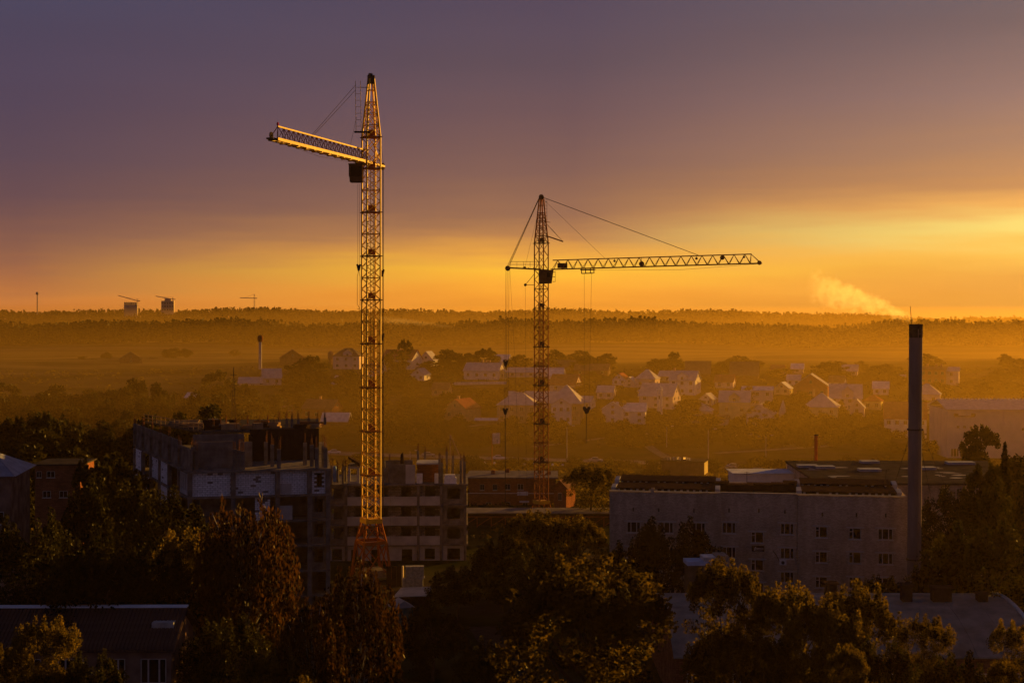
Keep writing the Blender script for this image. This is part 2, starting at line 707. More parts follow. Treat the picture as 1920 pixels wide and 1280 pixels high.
def ladder(name, p, q, w, mt, parent, step=0.5):
    b = MB()
    p, q = Vector(p), Vector(q)
    d = q - p
    s = Vector((1, 0, 0)) * w / 2
    b.bar(p - s, q - s, 0.06)
    b.bar(p + s, q + s, 0.06)
    n = int(d.length / step)
    for i in range(1, n):
        c = p + d * i / n
        b.bar(c - s, c + s, 0.045)
    return b.build(name, mt, parent)


def truss(crane, root, tip, htr, width, pitch, mt, mlat, chord, brace, beam=None):
    """triangular jib: one upper chord, two lower chords, zigzag web"""
    root, tip = Vector(root), Vector(tip)
    ax = (tip - root)
    Ln = ax.length
    ax.normalize()
    sd = ax.cross(Vector((0, 0, 1))).normalized()
    up = sd.cross(ax).normalized()
    tp = lambda s: root + ax * s + up * htr
    lo = lambda s, k: root + ax * s + sd * k * width / 2
    b = MB()
    b.bar(tp(0.3), tp(Ln - pitch * 0.9), chord * 1.15)
    b.build('upper_chord', mt, crane)
    for k in (-1, 1):
        b = MB()
        b.bar(lo(0, k), lo(Ln, k), chord, beam or chord)
        b.build('lower_chord', mt, crane)
    for k in (-1, 1):
        b = MB()
        n = int((Ln - pitch) / pitch)
        for i in range(n):
            s0 = 0.3 + i * pitch
            b.bar(lo(s0, k), tp(s0 + pitch / 2), brace)
            b.bar(tp(s0 + pitch / 2), lo(s0 + pitch, k), brace)
        b.bar(lo(0.3 + n * pitch, k), tp(Ln - pitch * 0.95), brace)
        b.bar(lo(Ln - 0.1, k), tp(Ln - pitch * 0.95), brace * 1.2)
        b.build('web', mlat, crane)
    b = MB()
    n = int(Ln / pitch)
    for i in range(n + 1):
        s0 = min(0.3 + i * pitch, Ln)
        b.bar(lo(s0, -1), lo(s0, 1), brace)
        if i < n:
            b.bar(lo(s0, -1), lo(min(s0 + pitch, Ln), 1), brace * 0.8)
    b.build('lower_web', mlat, crane)
    return tp, lo, ax, sd, up, Ln


def rope(name, pts, r, parent, mt=None, n=5):
    b = MB()
    for p, q in zip(pts[:-1], pts[1:]):
        b.tube(p, q, r, n=n)
    return b.build(name, mt or m_rope, parent)


def sheave(name, c, r, t, axis, parent, mt=None):
    b = MB()
    c, axis = Vector(c), Vector(axis).normalized()
    b.tube(c - axis * t / 2, c + axis * t / 2, r, n=14)
    b.tube(c - axis * (t / 2 + 0.05), c + axis * (t / 2 + 0.05), r * 0.35, n=8)
    return b.build(name, mt or m_steel, parent)


def hook_block(name, c, w, h, parent):
    b = MB()
    x, y, z = c
    b.face([(x - w / 2, y - 0.12, z), (x - w / 5, y - 0.12, z - h), (x + w / 5, y - 0.12, z - h), (x + w / 2, y - 0.12, z)])
    b.hexa([(x - w / 5, y - 0.14, z - h), (x + w / 5, y - 0.14, z - h), (x + w / 5, y + 0.14, z - h), (x - w / 5, y + 0.14, z - h),
            (x - w / 2, y - 0.14, z), (x + w / 2, y - 0.14, z), (x + w / 2, y + 0.14, z), (x - w / 2, y + 0.14, z)])
    b.tube((x - w * 0.3, y - 0.16, z + 0.02), (x - w * 0.3, y + 0.16, z + 0.02), w * 0.22, n=10)
    b.tube((x + w * 0.3, y - 0.16, z + 0.02), (x + w * 0.3, y + 0.16, z + 0.02), w * 0.22, n=10)
    return b.build(name, m_steel, parent)


def hook(name, c, parent, s=1.0):
    b = MB()
    x, y, z = c
    b.tube((x, y, z), (x, y, z - 0.35 * s), 0.06 * s, n=6)
    pr = None
    for i in range(10):
        t = math.pi * (0.5 - 1.45 * i / 9)
        p = (x + 0.22 * s * math.cos(t), y, z - 0.57 * s + 0.22 * s * math.sin(t))
        if pr:
            b.tube(pr, p, 0.06 * s, n=6)
        pr = p
    return b.build(name, m_steel, parent)


def base_frame(crane, w0, w1, z0, z1, side):
    """portal under the mast: four raking legs on ballast beams"""
    for sx in (-1, 1):
        for sy in (-1, 1):
            b = MB()
            b.bar((sx * w0 / 2, sy * w0 / 2, 0.4), (sx * w1 / 2, sy * w1 / 2, z0), 0.28)
            b.bar((sx * w1 / 2, sy * w1 / 2, z0), (sx * side / 2, sy * side / 2, z1), 0.22)
            for t in (0.25, 0.5, 0.75):
                p = Vector((sx * w1 / 2, sy * w1 / 2, z0)).lerp(Vector((sx * side / 2, sy * side / 2, z1)), t)
                b.bar(p, (sx * side / 2, sy * side / 2, p.z + 0.6), 0.1)
            b.build('portal_leg', m_rust, crane, rz=crane_rot)
    b = MB()
    for i in range(4):
        c = [(-1, -1), (1, -1), (1, 1), (-1, 1)]
        (ax, ay), (bx, by) = c[i], c[(i + 1) % 4]
        b.bar((ax * w1 / 2, ay * w1 / 2, z0), (bx * w1 / 2, by * w1 / 2, z0), 0.3, 0.45)
        b.bar((ax * w0 / 2, ay * w0 / 2, 0.6), (bx * w1 / 2, by * w1 / 2, z0 - 0.2), 0.14)
        b.bar((bx * w0 / 2, by * w0 / 2, 0.6), (ax * w1 / 2, ay * w1 / 2, z0 - 0.2), 0.14)
        b.bar((ax * w1 / 2, ay * w1 / 2, z0 + 0.2), (bx * side / 2, by * side / 2, z1 - 0.3), 0.12)
        b.bar((bx * w1 / 2, by * w1 / 2, z0 + 0.2), (ax * side / 2, ay * side / 2, z1 - 0.3), 0.12)
    b.build('portal_bracing', m_rust, crane, rz=crane_rot)
    b = MB()
    b.b0(-side / 2 - 0.25, side / 2 + 0.25, -side / 2 - 0.25, side / 2 + 0.25, z1 - 0.55, z1 + 0.05)
    b.build('mast_collar', m_yel, crane, rz=crane_rot)
    b = MB()
    b.b0(-w0 / 2 - 0.6, w0 / 2 + 0.6, -w0 / 2 - 0.3, -w0 / 2 + 0.3, 0.0, 0.6)
    b.b0(-w0 / 2 - 0.6, w0 / 2 + 0.6, w0 / 2 - 0.3, w0 / 2 + 0.3, 0.0, 0.6)
    b.build('bogie_beam', m_steel, crane, rz=crane_rot)
    for k in range(2):
        b = MB()
        b.b0(-w0 / 2 + 0.4, w0 / 2 - 0.4, -w0 / 2 + 0.5, w0 / 2 - 0.5, 0.7 + 0.55 * k, 1.2 + 0.55 * k)
        b.build('ballast_block', m_conc, crane, rz=crane_rot)


# ---- the tall crane, jib swung towards the viewer
crane_rot = R(26.6)
D1 = 200.0
B1 = gnd(696, D1)
cr1 = empty('tower_crane', B1, 0, 'tall yellow tower crane with lattice jib swung out over trees beside unfinished building', 'crane')
q1 = lambda px, py, d=D1: P3(px, py, d) - B1
S1 = 2.0
zb = 37 - (972 - HY) / 13.33 - B1.z
base_frame(cr1, 4.4, 3.3, 5.6, zb, S1)
sec = section_mesh('mast_section', S1, 6.15, 0.19, 0.068, m_yel)
plat = platform_mesh(S1, m_rust)
for i in range(8):
    put('mast_section', sec, cr1, (0, 0, zb + 6.15 * i), crane_rot)
    if i:
        put('platform', plat, cr1, (0, 0, zb + 6.15 * i), crane_rot)
    ladder('ladder', (0.1, 0.15, zb + 6.15 * i), (0.1, 0.15, zb + 6.15 * (i + 1)), 0.4, m_steel, cr1, 0.6)
zt = zb + 6.15 * 8
sec2 = section_mesh('mast_section', S1, 4.4, 0.19, 0.08, m_yel, nx=1)
put('mast_section', sec2, cr1, (0, 0, zt), crane_rot)
put('platform', plat, cr1, (0, 0, zt), crane_rot)
zh = zt + 4.4
zp = q1(696, 148).z
put('mast_head', taper_mesh('mast_head', S1, 0.62, zp - zh, 0.2, 0.08, m_yel), cr1, (0, 0, zh), crane_rot)
put('platform', plat, cr1, (0, 0, zh), crane_rot)
b = MB()
b.b0(-0.5, 0.5, -0.45, 0.45, zp - 0.7, zp + 0.45)
b.build('head_housing', m_steel, cr1)
sheave('head_sheave', (-0.1, -0.1, zp + 0.35), 0.42, 0.5, (0.96, 0.28, 0), cr1)
# jib
root = q1(692, 306)
tipw = P3(512, 261, 173.0)
tip = tipw - B1
tip.z = root.z + 0.05
tp, lo, ax, sd, up, Ln = truss(cr1, root, tip, 1.7, 1.25, 1.3, m_yel, m_rust, 0.16, 0.065, beam=0.36)
for i in range(11):
    s0 = 3 + i * (Ln - 4) / 11
    c = (lo(s0, -1) + lo(s0, 1)) / 2
    b = MB()
    b.bar(c - sd * 0.75 - up * 0.22, c + sd * 0.75 - up * 0.22, 0.3, 0.14)
    b.build('walkway_bracket', m_yel, cr1)
sheave('tip_sheave', lo(Ln, 0) + ax * 0.45 + up * 0.4, 0.42, 0.14, sd, cr1)
b = MB()
b.bar(lo(Ln - 0.6, 0), lo(Ln + 0.9, 0), 0.9, 0.2)
b.build('tip_bracket', m_steel, cr1)
b = MB()
b.lathe([(0.02, 0), (0.13, 0.05), (0.13, 0.32), (0.03, 0.42)], tp(Ln - 1.2) + up * 0.1, 8)
b.build('warning_lamp', m_red, cr1)
# ladder mast standing left of the head, carrying the jib stays
lt = q1(671, 152, 198.5)
lb = q1(672.5, 249, 198.5)
ladder('head_ladder', lb, lt, 0.72, m_yel, cr1, 0.85)
rope('ladder_tie', [lt + Vector((0.3, 0, -0.9)), Vector((-0.3, 0, zp - 1.2))], 0.05, cr1, m_steel)
rope('ladder_tie', [lb + Vector((0.3, 0, 0.2)), Vector((-0.6, 0, zh + 0.3))], 0.05, cr1, m_steel)
b = MB()
b.box(lb + Vector((0.5, 0, 0.1)), 2.2, 0.9, 0.16)
b.build('platform', m_steel, cr1)
st = tp(Ln * 0.62) + up * 0.1
for k in (-1, 1):
    rope('jib_stay', [st + sd * 0.15 * k, lt + Vector((-0.3, 0, -0.9 + 0.35 * k))], 0.03, cr1)
rope('guy_rope', [tp(Ln * 0.22), lb + Vector((-0.3, 0, 2.2))], 0.02, cr1)
rope('trolley_rope', [lo(Ln - 0.5, 0) - up * 0.15, lo(Ln * 0.55, 0) - up * 0.75, lo(0.6, 0) - up * 0.35], 0.02, cr1)
# cab
cc = q1(668.5, 325, 197.6)
b = MB()
b.hexa([cc + Vector(v) for v in ((-0.85, -0.9, -1.25), (0.85, -0.9, -1.25), (0.85, 0.9, -1.25), (-0.85, 0.9, -1.25),
                                  (-1.0, -1.0, 1.15), (0.95, -1.0, 1.15), (0.95, 0.9, 1.15), (-1.0, 0.9, 1.15))])
cab = b.build('cab', m_cab, cr1)
b = MB()
b.box(cc + Vector((-0.02, -0.985, 0.15)), 1.4, 0.06, 1.3)
b.box(cc + Vector((-0.975, -0.05, 0.15)), 0.06, 1.3, 1.3)
b.build('cab_window', m_glass, cab)
b = MB()
b.box(cc + Vector((0, 0, 1.22)), 2.1, 2.1, 0.1)
b.bar(cc + Vector((0.2, 0, 1.25)), Vector((0, 0, cc.z + 1.7)), 0.3)
b.build('cab_roof', m_steel, cab)
# slewing head beam and rear pulley frame
b = MB()
b.bar(root + ax * 0.3, root - ax * 4.6, 0.9, 0.26)
b.bar(root - ax * 4.6, Vector((0.2, 0.6, zt + 3.6)), 0.12)
b.bar(root - ax * 4.4 + sd * 0.4, Vector((0.5, 0.8, zt + 3.0)), 0.1)
b.build('rear_frame', m_yel, cr1)
rp_ = root - ax * 4.7
sheave('rear_sheave', rp_, 0.5, 0.35, sd, cr1)
for k, dx in enumerate((-0.22, -0.05, 0.18)):
    rope('rear_stay', [rp_ + Vector((dx, 0, 0.2)), Vector((dx * 0.5 + 0.1, 0.1, zp))], 0.024, cr1)
for k, dx in enumerate((-0.28, 0.02, 0.12)):
    rope('hoist_rope', [rp_ + Vector((dx, 0, -0.2)), Vector((rp_.x + dx, rp_.y, zb + 0.3))], 0.03 if k < 2 else 0.045, cr1)
for py in (507, 627):
    hook_block('pulley_block', Vector((rp_.x - 0.05, rp_.y - 0.1, q1(714, py, B1.y + rp_.y).z)), 0.7, 0.9, cr1)
hp = q1(672.5, 345, 197.6)
h2 = q1(672.5, 497, 197.6)
for dx in (-0.12, 0.14):
    rope('hoist_rope', [hp + Vector((dx, 0, 0)), h2 + Vector((dx, 0, 0))], 0.022, cr1)
hook_block('hook_block', h2, 0.62, 0.8, cr1)
for dx in (-0.12, 0.12):
    rope('sling', [h2 + Vector((0, 0, -0.7)), h2 + Vector((dx * 1.6, 0, -1.6)), q1(672.5, 573, 197.6) + Vector((dx * 1.6, 0, 0))], 0.03, cr1)
hook('hook', q1(672.5, 572, 197.6), cr1, 0.7)

# ---- the second crane, jib out level to the right
D2 = 275.0
B2 = gnd(1015, D2)
cr2 = empty('tower_crane', B2, 0, 'tower crane with long level lattice jib hanging a hook, standing behind the brick building', 'crane')
q2 = lambda px, py, d=D2: P3(px, py, d) - B2
S2 = 1.98
zb = q2(1015, 938).z
base_frame(cr2, 4.3, 3.2, max(zb - 2.6, 1.0), zb, S2)
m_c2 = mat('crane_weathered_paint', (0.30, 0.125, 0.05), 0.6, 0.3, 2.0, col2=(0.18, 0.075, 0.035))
hs = (q2(1015, 506).z - zb) / 6
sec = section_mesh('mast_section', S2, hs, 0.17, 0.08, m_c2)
plat2 = platform_mesh(S2, m_steel)
for i in range(6):
    put('mast_section', sec, cr2, (0, 0, zb + hs * i), crane_rot)
    if i:
        put('platform', plat2, cr2, (0, 0, zb + hs * i), crane_rot)
    ladder('ladder', (0.1, 0.15, zb + hs * i), (0.1, 0.15, zb + hs * (i + 1)), 0.4, m_steel, cr2, 0.6)
zt = zb + hs * 6
zh = q2(1015, 456).z
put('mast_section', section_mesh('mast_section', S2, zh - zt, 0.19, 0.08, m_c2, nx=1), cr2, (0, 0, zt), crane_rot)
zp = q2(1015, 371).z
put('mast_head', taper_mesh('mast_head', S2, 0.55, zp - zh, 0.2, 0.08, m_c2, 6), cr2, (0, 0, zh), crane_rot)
put('platform', plat2, cr2, (0, 0, zh), crane_rot)
sheave('head_sheave', (0, -0.1, zp + 0.15), 0.5, 0.6, (0.05, 1, 0), cr2)
root = q2(1034, 505)
tip = P3(1428, 493.5, 263.0) - B2
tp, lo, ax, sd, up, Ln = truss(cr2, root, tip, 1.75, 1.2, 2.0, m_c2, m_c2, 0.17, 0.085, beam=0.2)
sheave('tip_sheave', lo(Ln, 0) - ax * 0.4 + up * 0.1, 0.4, 0.3, sd, cr2)
b = MB()
b.box(tuple(tp(2.2) - up * 1.1), 1.9, 0.8, 0.95)
b.build('winch', m_steel, cr2)
for s0, r in ((0.31, 0.22), (0.44, 0.5), (0.70, 0.24), (0.82, 0.42), (0.92, 0.22)):
    c = lo(Ln * s0, 0) + up * (0.55 if r == 0.5 else 1.25)
    sheave('jib_sheave', c, r, 0.2, sd, cr2)
    rope('sheave_hanger', [c, tp(Ln * s0)], 0.04, cr2, m_steel)
pk = Vector((0, 0, zp))
for k in (-1, 1):
    rope('jib_stay', [pk + Vector((0.3, 0.12 * k, 0.1)), tp(Ln * 0.715) + sd * 0.12 * k], 0.05, cr2)
rope('guy_rope', [pk + Vector((0.3, 0, -0.2)), tp(Ln * 0.265)], 0.025, cr2)
# counter-jib
cj = q2(952, 503)
b = MB()
for y in (-0.45, 0.45):
    b.bar((cj.x, y, cj.z + 0.1), (0, y, zt + 0.1), 0.2, 0.26)
for i in range(7):
    x = cj.x + (0 - cj.x) * i / 6.5
    b.bar((x, -0.45, cj.z + 0.1), (x, 0.45, cj.z + 0.1), 0.12)
b.build('counter_jib', m_c2, cr2)
b = MB()
for y in (-0.5, 0.5):
    b.bar((cj.x + 0.5, y, cj.z + 1.3), (-0.9, y, cj.z + 1.3), 0.05)
    b.bar((cj.x + 0.5, y, cj.z + 0.75), (-0.9, y, cj.z + 0.75), 0.04)
    for i in range(5):
        x = cj.x + 0.5 + (-1.4 - cj.x) * i / 4
        b.bar((x, y, cj.z + 0.1), (x, y, cj.z + 1.3), 0.05)
b.build('handrail', m_steel, cr2)
sheave('counter_sheave', cj, 0.5, 0.9, (0.05, 1, 0), cr2)
sheave('counter_sheave', q2(984, 502), 0.26, 0.4, (0.05, 1, 0), cr2)
for y in (-0.3, 0.0, 0.3):
    rope('counter_stay', [cj + Vector((0.05 + y * 0.6, y, 0.3)), pk + Vector((-0.35 + y * 0.2, y * 0.5, 0.1))], 0.04, cr2)
rope('guy_rope', [pk + Vector((-0.2, 0, -1)), q2(984, 502)], 0.02, cr2)
z675, z767 = q2(947, 677).z, q2(947, 767).z
xr = q2(947, 600).x
for dx in (-0.1, 0.16, 0.5):
    rope('hoist_rope', [cj + Vector((dx - 0.25, 0, -0.2)), Vector((xr + dx * (1 if dx < 0.4 else 1.2), 0, z767 if dx < 0.4 else z767))], 0.028, cr2)
hook_block('pulley_block', Vector((xr + 0.1, -0.1, z675)), 0.95, 1.1, cr2)
hook_block('pulley_block', Vector((xr + 0.05, -0.1, z767)), 1.05, 1.0, cr2)
rope('load_rope', [Vector((xr + 0.05, -0.1, z767 - 0.8)), Vector((xr + 0.02, -0.1, 0.8))], 0.07, cr2, m_steel)
rope('slack_rope', [cj + Vector((0.4, 0.1, -0.2)), Vector((cj.x + 1.4, 0.1, z675)), Vector((cj.x + 2.4, 0.1, 2.0))], 0.02, cr2)
rope('slack_rope', [q2(985, 534), Vector((q2(987, 700).x, 0, 2.0))], 0.02, cr2)
p0, p1 = q2(985, 534), q2(1003, 534)
b = MB()
b.bar(p0, p1, 0.1)
b.bar(p0, q2(1003, 512), 0.09)
b.build('rope_guide', m_steel, cr2)
sheave('guide_sheave', p0, 0.28, 0.25, (0.05, 1, 0), cr2)
# head outrigger to the right
p0 = q2(1056, 453)
b = MB()
b.bar(q2(1024, 442), p0, 0.16, 0.24)
b.bar(q2(1020, 415), q2(1032, 417), 0.09)
b.build('head_outrigger', m_c2, cr2)
rope('outrigger_stay', [p0, q2(1024, 420)], 0.03, cr2)
rope('outrigger_stay', [p0 + Vector((0, 0.2, 0)), q2(1024, 418) + Vector((0, 0.2, 0))], 0.03, cr2)
ladder('head_ladder', q2(1023.5, 418, 274), q2(1023.5, 372, 274), 0.4, m_steel, cr2, 0.6)
# cab
cc = q2(1023.5, 519, 273.2)
b = MB()
b.hexa([cc + Vector(v) for v in ((-1.3, -0.9, -1.35), (1.1, -0.9, -1.25), (1.1, 0.9, -1.25), (-1.3, 0.9, -1.35),
                                  (-1.3, -0.9, 1.3), (1.45, -0.9, 1.3), (1.45, 0.9, 1.3), (-1.3, 0.9, 1.3))])
cab = b.build('cab', m_cab, cr2)
b = MB()
b.box(cc + Vector((0.5, -0.93, 0.35)), 0.7, 0.06, 0.8)
b.build('cab_window', m_glass, cab)
b = MB()
for z in (-0.9, 0.0, 0.9):
    b.box(cc + Vector((1.55, 0, z)), 0.5, 1.7, 0.06)
b.bar(cc + Vector((1.78, -0.8, -1.0)), cc + Vector((1.78, -0.8, 1.1)), 0.06)
b.build('cab_rail', m_steel, cab)
# trolley, ropes and hook
s0 = (q2(1101, 500).x - root.x) / (tip.x - root.x) * Ln
c = lo(s0, 0)
b = MB()
b.bar(c - ax * 1.35 - up * 0.3, c + ax * 1.35 - up * 0.3, 1.3, 0.18)
b.bar(c - ax * 1.2 - up * 0.95, c + ax * 1.0 - up * 0.95, 0.7, 0.16)
for k in (-1.25, -0.45, 0.5, 1.2):
    b.bar(c + ax * k - up * 1.0, c + ax * k + up * 0.15, 0.16)
trolley = b.build('trolley', m_steel, cr2)
hb = q2(1100, 765, B2.y + c.y)
for k in (-0.72, 0.72):
    rope('hoist_rope', [c + ax * k - up * 0.9, hb + Vector((k * 0.62, 0, 0.15))], 0.024, cr2)
hook_block('hook_block', hb, 1.45, 1.0, cr2)
rope('load_chain', [hb + Vector((0, 0, -0.9)), q2(1099, 826, B2.y + c.y)], 0.06, cr2, m_steel)
hook('hook', q2(1099, 824, B2.y + c.y), cr2, 0.8)
rope('trolley_rope', [lo(s0 + 1.4, 0) - up * 0.4, lo(Ln * 0.62, 0) - up * 0.8, lo(Ln - 0.4, 0) - up * 0.1], 0.025, cr2)

# ------------------------------------------------------------------ buildings near the cranes
m_frame = mat('window_frame_white', (0.55, 0.55, 0.55), 0.6, 0.15, 3.0)
m_framed = mat('window_frame_worn', (0.48, 0.45, 0.43), 0.7, 0.25, 3.0)
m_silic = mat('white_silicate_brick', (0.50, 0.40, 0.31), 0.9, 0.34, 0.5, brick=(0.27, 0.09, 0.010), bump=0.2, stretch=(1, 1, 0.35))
m_brick = mat('red_brick', (0.30, 0.125, 0.07), 0.9, 0.2, 0.6, brick=(0.5, 0.16, 0.015))
m_felt = mat('roofing_felt', (0.055, 0.048, 0.045), 0.8, 0.35, 0.5)
m_flash = mat('galvanised_flashing', (0.55, 0.56, 0.58), 0.35, 0.2, 1.5, metal=0.6)
m_parq = mat('brown_ceramic_parapet', (0.05, 0.03, 0.024), 0.8, 0.3, 1.5)
m_block = mat('white_aerated_block', (0.74, 0.74, 0.77), 0.9, 0.25, 2.5, rnd=0.1)
m_mort = mat('dark_mortar_joint', (0.17, 0.16, 0.155), 0.95, 0.2, 3.0)  # dark mortar showing in the recessed joints
m_concw = mat('pale_concrete_panel', (0.42, 0.40, 0.39), 0.9, 0.2, 0.5, bump=0.2)
m_form = mat('dark_formwork_sheet', (0.035, 0.022, 0.018), 0.7, 0.3, 1.0)
m_rebar = mat('rusty_rebar', (0.16, 0.075, 0.04), 0.8, 0.3, 4.0)
m_ply = mat('plywood', (0.30, 0.20, 0.11), 0.8, 0.3, 1.0)
m_blue = mat('blue_tarpaulin', (0.10, 0.18, 0.42), 0.5, 0.3, 1.2)
m_white = mat('white_plastic_wrap', (0.75, 0.74, 0.76), 0.4, 0.15, 2.0)
m_chim = mat('grey_painted_steel_flue', (0.20, 0.165, 0.16), 0.55, 0.25, 0.6, stretch=(1, 1, 0.25), metal=0.1)
m_vault = mat('weathered_zinc_roof', (0.25, 0.225, 0.195), 0.55, 0.35, 0.45, metal=0.25, bump=0.15, bscale=2)

# unit window: 1 x 1 in x and z, centred, outer face towards -y
_wf = {}


def window_meshes(kind):
    if kind in _wf:
        return _wf[kind]
    b = MB()
    t = 0.05
    b.b0(-0.5, 0.5, -0.06, 0.04, -0.5, -0.5 + t)
    b.b0(-0.5, 0.5, -0.06, 0.04, 0.5 - t, 0.5)
    b.b0(-0.5, -0.5 + t, -0.06, 0.04, -0.5 + t, 0.5 - t)
    b.b0(0.5 - t, 0.5, -0.06, 0.04, -0.5 + t, 0.5 - t)
    if kind == 3:
        for x in (-0.2, 0.22):
            b.b0(x - 0.03, x + 0.03, -0.055, 0.035, -0.5 + t, 0.5 - t)
    elif kind == 2:
        b.b0(-0.2, -0.13, -0.055, 0.035, -0.5 + t, 0.5 - t)
        b.b0(-0.5 + t, -0.2, -0.05, 0.03, 0.16, 0.21)
    elif kind == 1:
        b.b0(-0.03, 0.03, -0.055, 0.035, -0.5 + t, 0.5 - t)
    fr = b.mesh('window_frame', m_framed)
    b = MB()
    b.b0(-0.48, 0.48, -0.02, 0.02, -0.48, 0.48)
    gl = b.mesh('pane', m_glass)
    _wf[kind] = (fr, gl)
    return _wf[kind]


def window(parent, x, y, z, w, h, kind=1, rz=0.0, sill=True, mt=None):
    fr, gl = window_meshes(kind)
    o = put('window', fr, parent, (x, y, z), rz, (w, 1, h))
    put('pane', gl, o)
    if sill:
        b = MB()
        b.b0(-0.56, 0.56, -0.2, 0.0, -0.58, -0.53)
        put('sill', _sill(), o)
    return o


def _sill():
    if 'sill' not in _wf:
        b = MB()
        b.b0(-0.56, 0.56, -0.24, 0.02, -0.57, -0.505)
        _wf['sill'] = b.mesh('sill', m_flash)
    return _wf['sill']


def wall_open(w, h, t, openings, z0=0.0):
    """wall in the xz plane from x 0..w, outer face at y=0, inner at y=t, with real openings (x0,x1,z0,z1)"""
    b = MB()
    xs = sorted({0.0, w, *[o[0] for o in openings], *[o[1] for o in openings]})
    zs = sorted({z0, h, *[o[2] for o in openings], *[o[3] for o in openings]})

    def is_open(xm, zm):
        return any(o[0] < xm < o[1] and o[2] < zm < o[3] for o in openings)
    for i in range(len(xs) - 1):
        for j in range(len(zs) - 1):
            xm, zm = (xs[i] + xs[i + 1]) / 2, (zs[j] + zs[j + 1]) / 2
            if not is_open(xm, zm):
                x0, x1, a, c = xs[i], xs[i + 1], zs[j], zs[j + 1]
                b.face([(x0, 0, a), (x1, 0, a), (x1, 0, c), (x0, 0, c)])
                b.face([(x1, t, a), (x0, t, a), (x0, t, c), (x1, t, c)])
    for x0, x1, a, c in openings:
        b.face([(x0, 0, a), (x0, t, a), (x0, t, c), (x0, 0, c)])
        b.face([(x1, t, a), (x1, 0, a), (x1, 0, c), (x1, t, c)])
        b.face([(x0, 0, c), (x0, t, c), (x1, t, c), (x1, 0, c)])
        b.face([(x0, t, a), (x0, 0, a), (x1, 0, a), (x1, t, a)])
    b.face([(0, 0, h), (w, 0, h), (w, t, h), (0, t, h)])
    b.face([(0, t, z0), (0, 0, z0), (0, 0, h), (0, t, h)])
    b.face([(w, 0, z0), (w, t, z0), (w, t, h), (w, 0, h)])
    return b


# ---- the grey brick block with the dark roof
dl, dr = 168.6, 163.2
pl, pr = P3(1143, 900, dl), P3(1701, 900, dr)
ang = math.atan2(pr.y - pl.y, pr.x - pl.x)
W = math.hypot(pr.x - pl.x, pr.y - pl.y)
zg = min(H(pl.x, pl.y), H(pr.x, pr.y)) - 0.6
ztop = CZ - (932 - HY) / F * dr
bb = empty('brick_building', (pl.x, pl.y, zg), ang, 'long pale grey brick building with small windows and dark stepped roof beside the flue', 'building')
ZT = ztop - zg


def fx(px):
    # photo column -> distance along the facade
    t = (px - 960) / F
    ux, uy = math.cos(ang), math.sin(ang)
    return (t * pl.y - pl.x) / (ux - t * uy)


def fz(px, py):
    s = fx(px)
    d = pl.y + s * math.sin(ang)
    return CZ + (HY - py) / F * d - zg


wins = []
for px, rows, w, kd in ((1540, (997, 1044, 1091), 22, 2), (1603, (1000, 1045, 1092), 22, 2), (1660, (1001, 1047, 1093), 27, 3),
                        (1476, (992, 1038, 1083), 25, 3), (1420, (1008, 1060, 1103), 23, 2), (1367, (990, 1036, 1082), 25, 3),
                        (1310, (990, 1036, 1082), 25, 3), (1250, (989, 1035, 1082), 25, 3), (1188, (988, 1035, 1082), 26, 3)):
    for py in rows:
        wins.append((px, py, w, kd))
# a projecting stair bay and two recessed sections make the vertical breaks in the facade
secs = [(1143, 1352, 0.0), (1352, 1496, 0.28), (1496, 1701, -0.1)]
for x0, x1, off in secs:
    a, c = fx(x0), fx(x1)
    if x1 == 1701:
        c = W
    ops = []
    for px, py, w, kd in wins:
        if x0 < px < x1:
            u, z = fx(px) - a, fz(px, py)
            hw, hh = w / 16.2 / 2, 20.5 / 16.2 / 2
            ops.append((u - hw, u + hw, z - hh, z + hh))
    for px, py in ((1187, 955), (1235, 956), (1301, 957), (1367, 957), (1423, 958), (1472, 960), (1542, 964), (1606, 965), (1661, 966)):
        if x0 < px < x1:
            u, z = fx(px) - a, fz(px, py)
            ops.append((u - 0.09, u + 0.09, z - 0.25, z + 0.25))
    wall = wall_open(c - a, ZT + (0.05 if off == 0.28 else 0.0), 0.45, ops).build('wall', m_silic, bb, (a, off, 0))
for px, py, w, kd in wins:
    off = next(o for x0, x1, o in secs if x0 < px < x1)
    window(bb, fx(px), off + 0.16, fz(px, py), w / 16.2, 20.5 / 16.2, kd)
    b = MB()
    b.b0(-w / 32.4 - 0.35, w / 32.4 + 0.35, -0.012, 0.1, 20.5 / 32.4 + 0.02, 20.5 / 32.4 + 0.17)
    b.build('lintel', m_concw, bb, (fx(px), off, fz(px, py)))
DEP = 12.0
b = MB()
b.b0(-0.002, 0.44, 0.45, DEP, 0, ZT - 0.003)
b.b0(W - 0.44, W + 0.002, 0.40, DEP, 0, ZT - 0.003)
b.b0(0.44, W - 0.44, DEP - 0.45, DEP, 0, ZT - 0.004)
b.build('wall', m_silic, bb)
b = MB()
b.b0(0.44, W - 0.44, 0.7, DEP - 0.45, ZT - 0.7, ZT - 0.45)
b.b0(0.44, W - 0.44, 0.62, 0.69, 0.2, ZT - 0.72)
b.build('roof_deck', m_felt, bb)
for x0, x1, off in secs:
    a, c = fx(x0), W if x1 == 1701 else fx(x1)
    b = MB()
    b.b0(a - 0.03 if x0 != 1143 else -0.06, c - 0.05, off - 0.07, off + 0.5, ZT + 0.052, ZT + 0.13)
    b.build('coping', mat('dull_coping_metal', (0.30, 0.28, 0.27), 0.7), bb)
# projecting pilaster at the joint
b = MB()
b.b0(fx(1221), fx(1227), -0.18, 0.01, 0, ZT + 0.55)
b.build('pilaster', m_silic, bb)
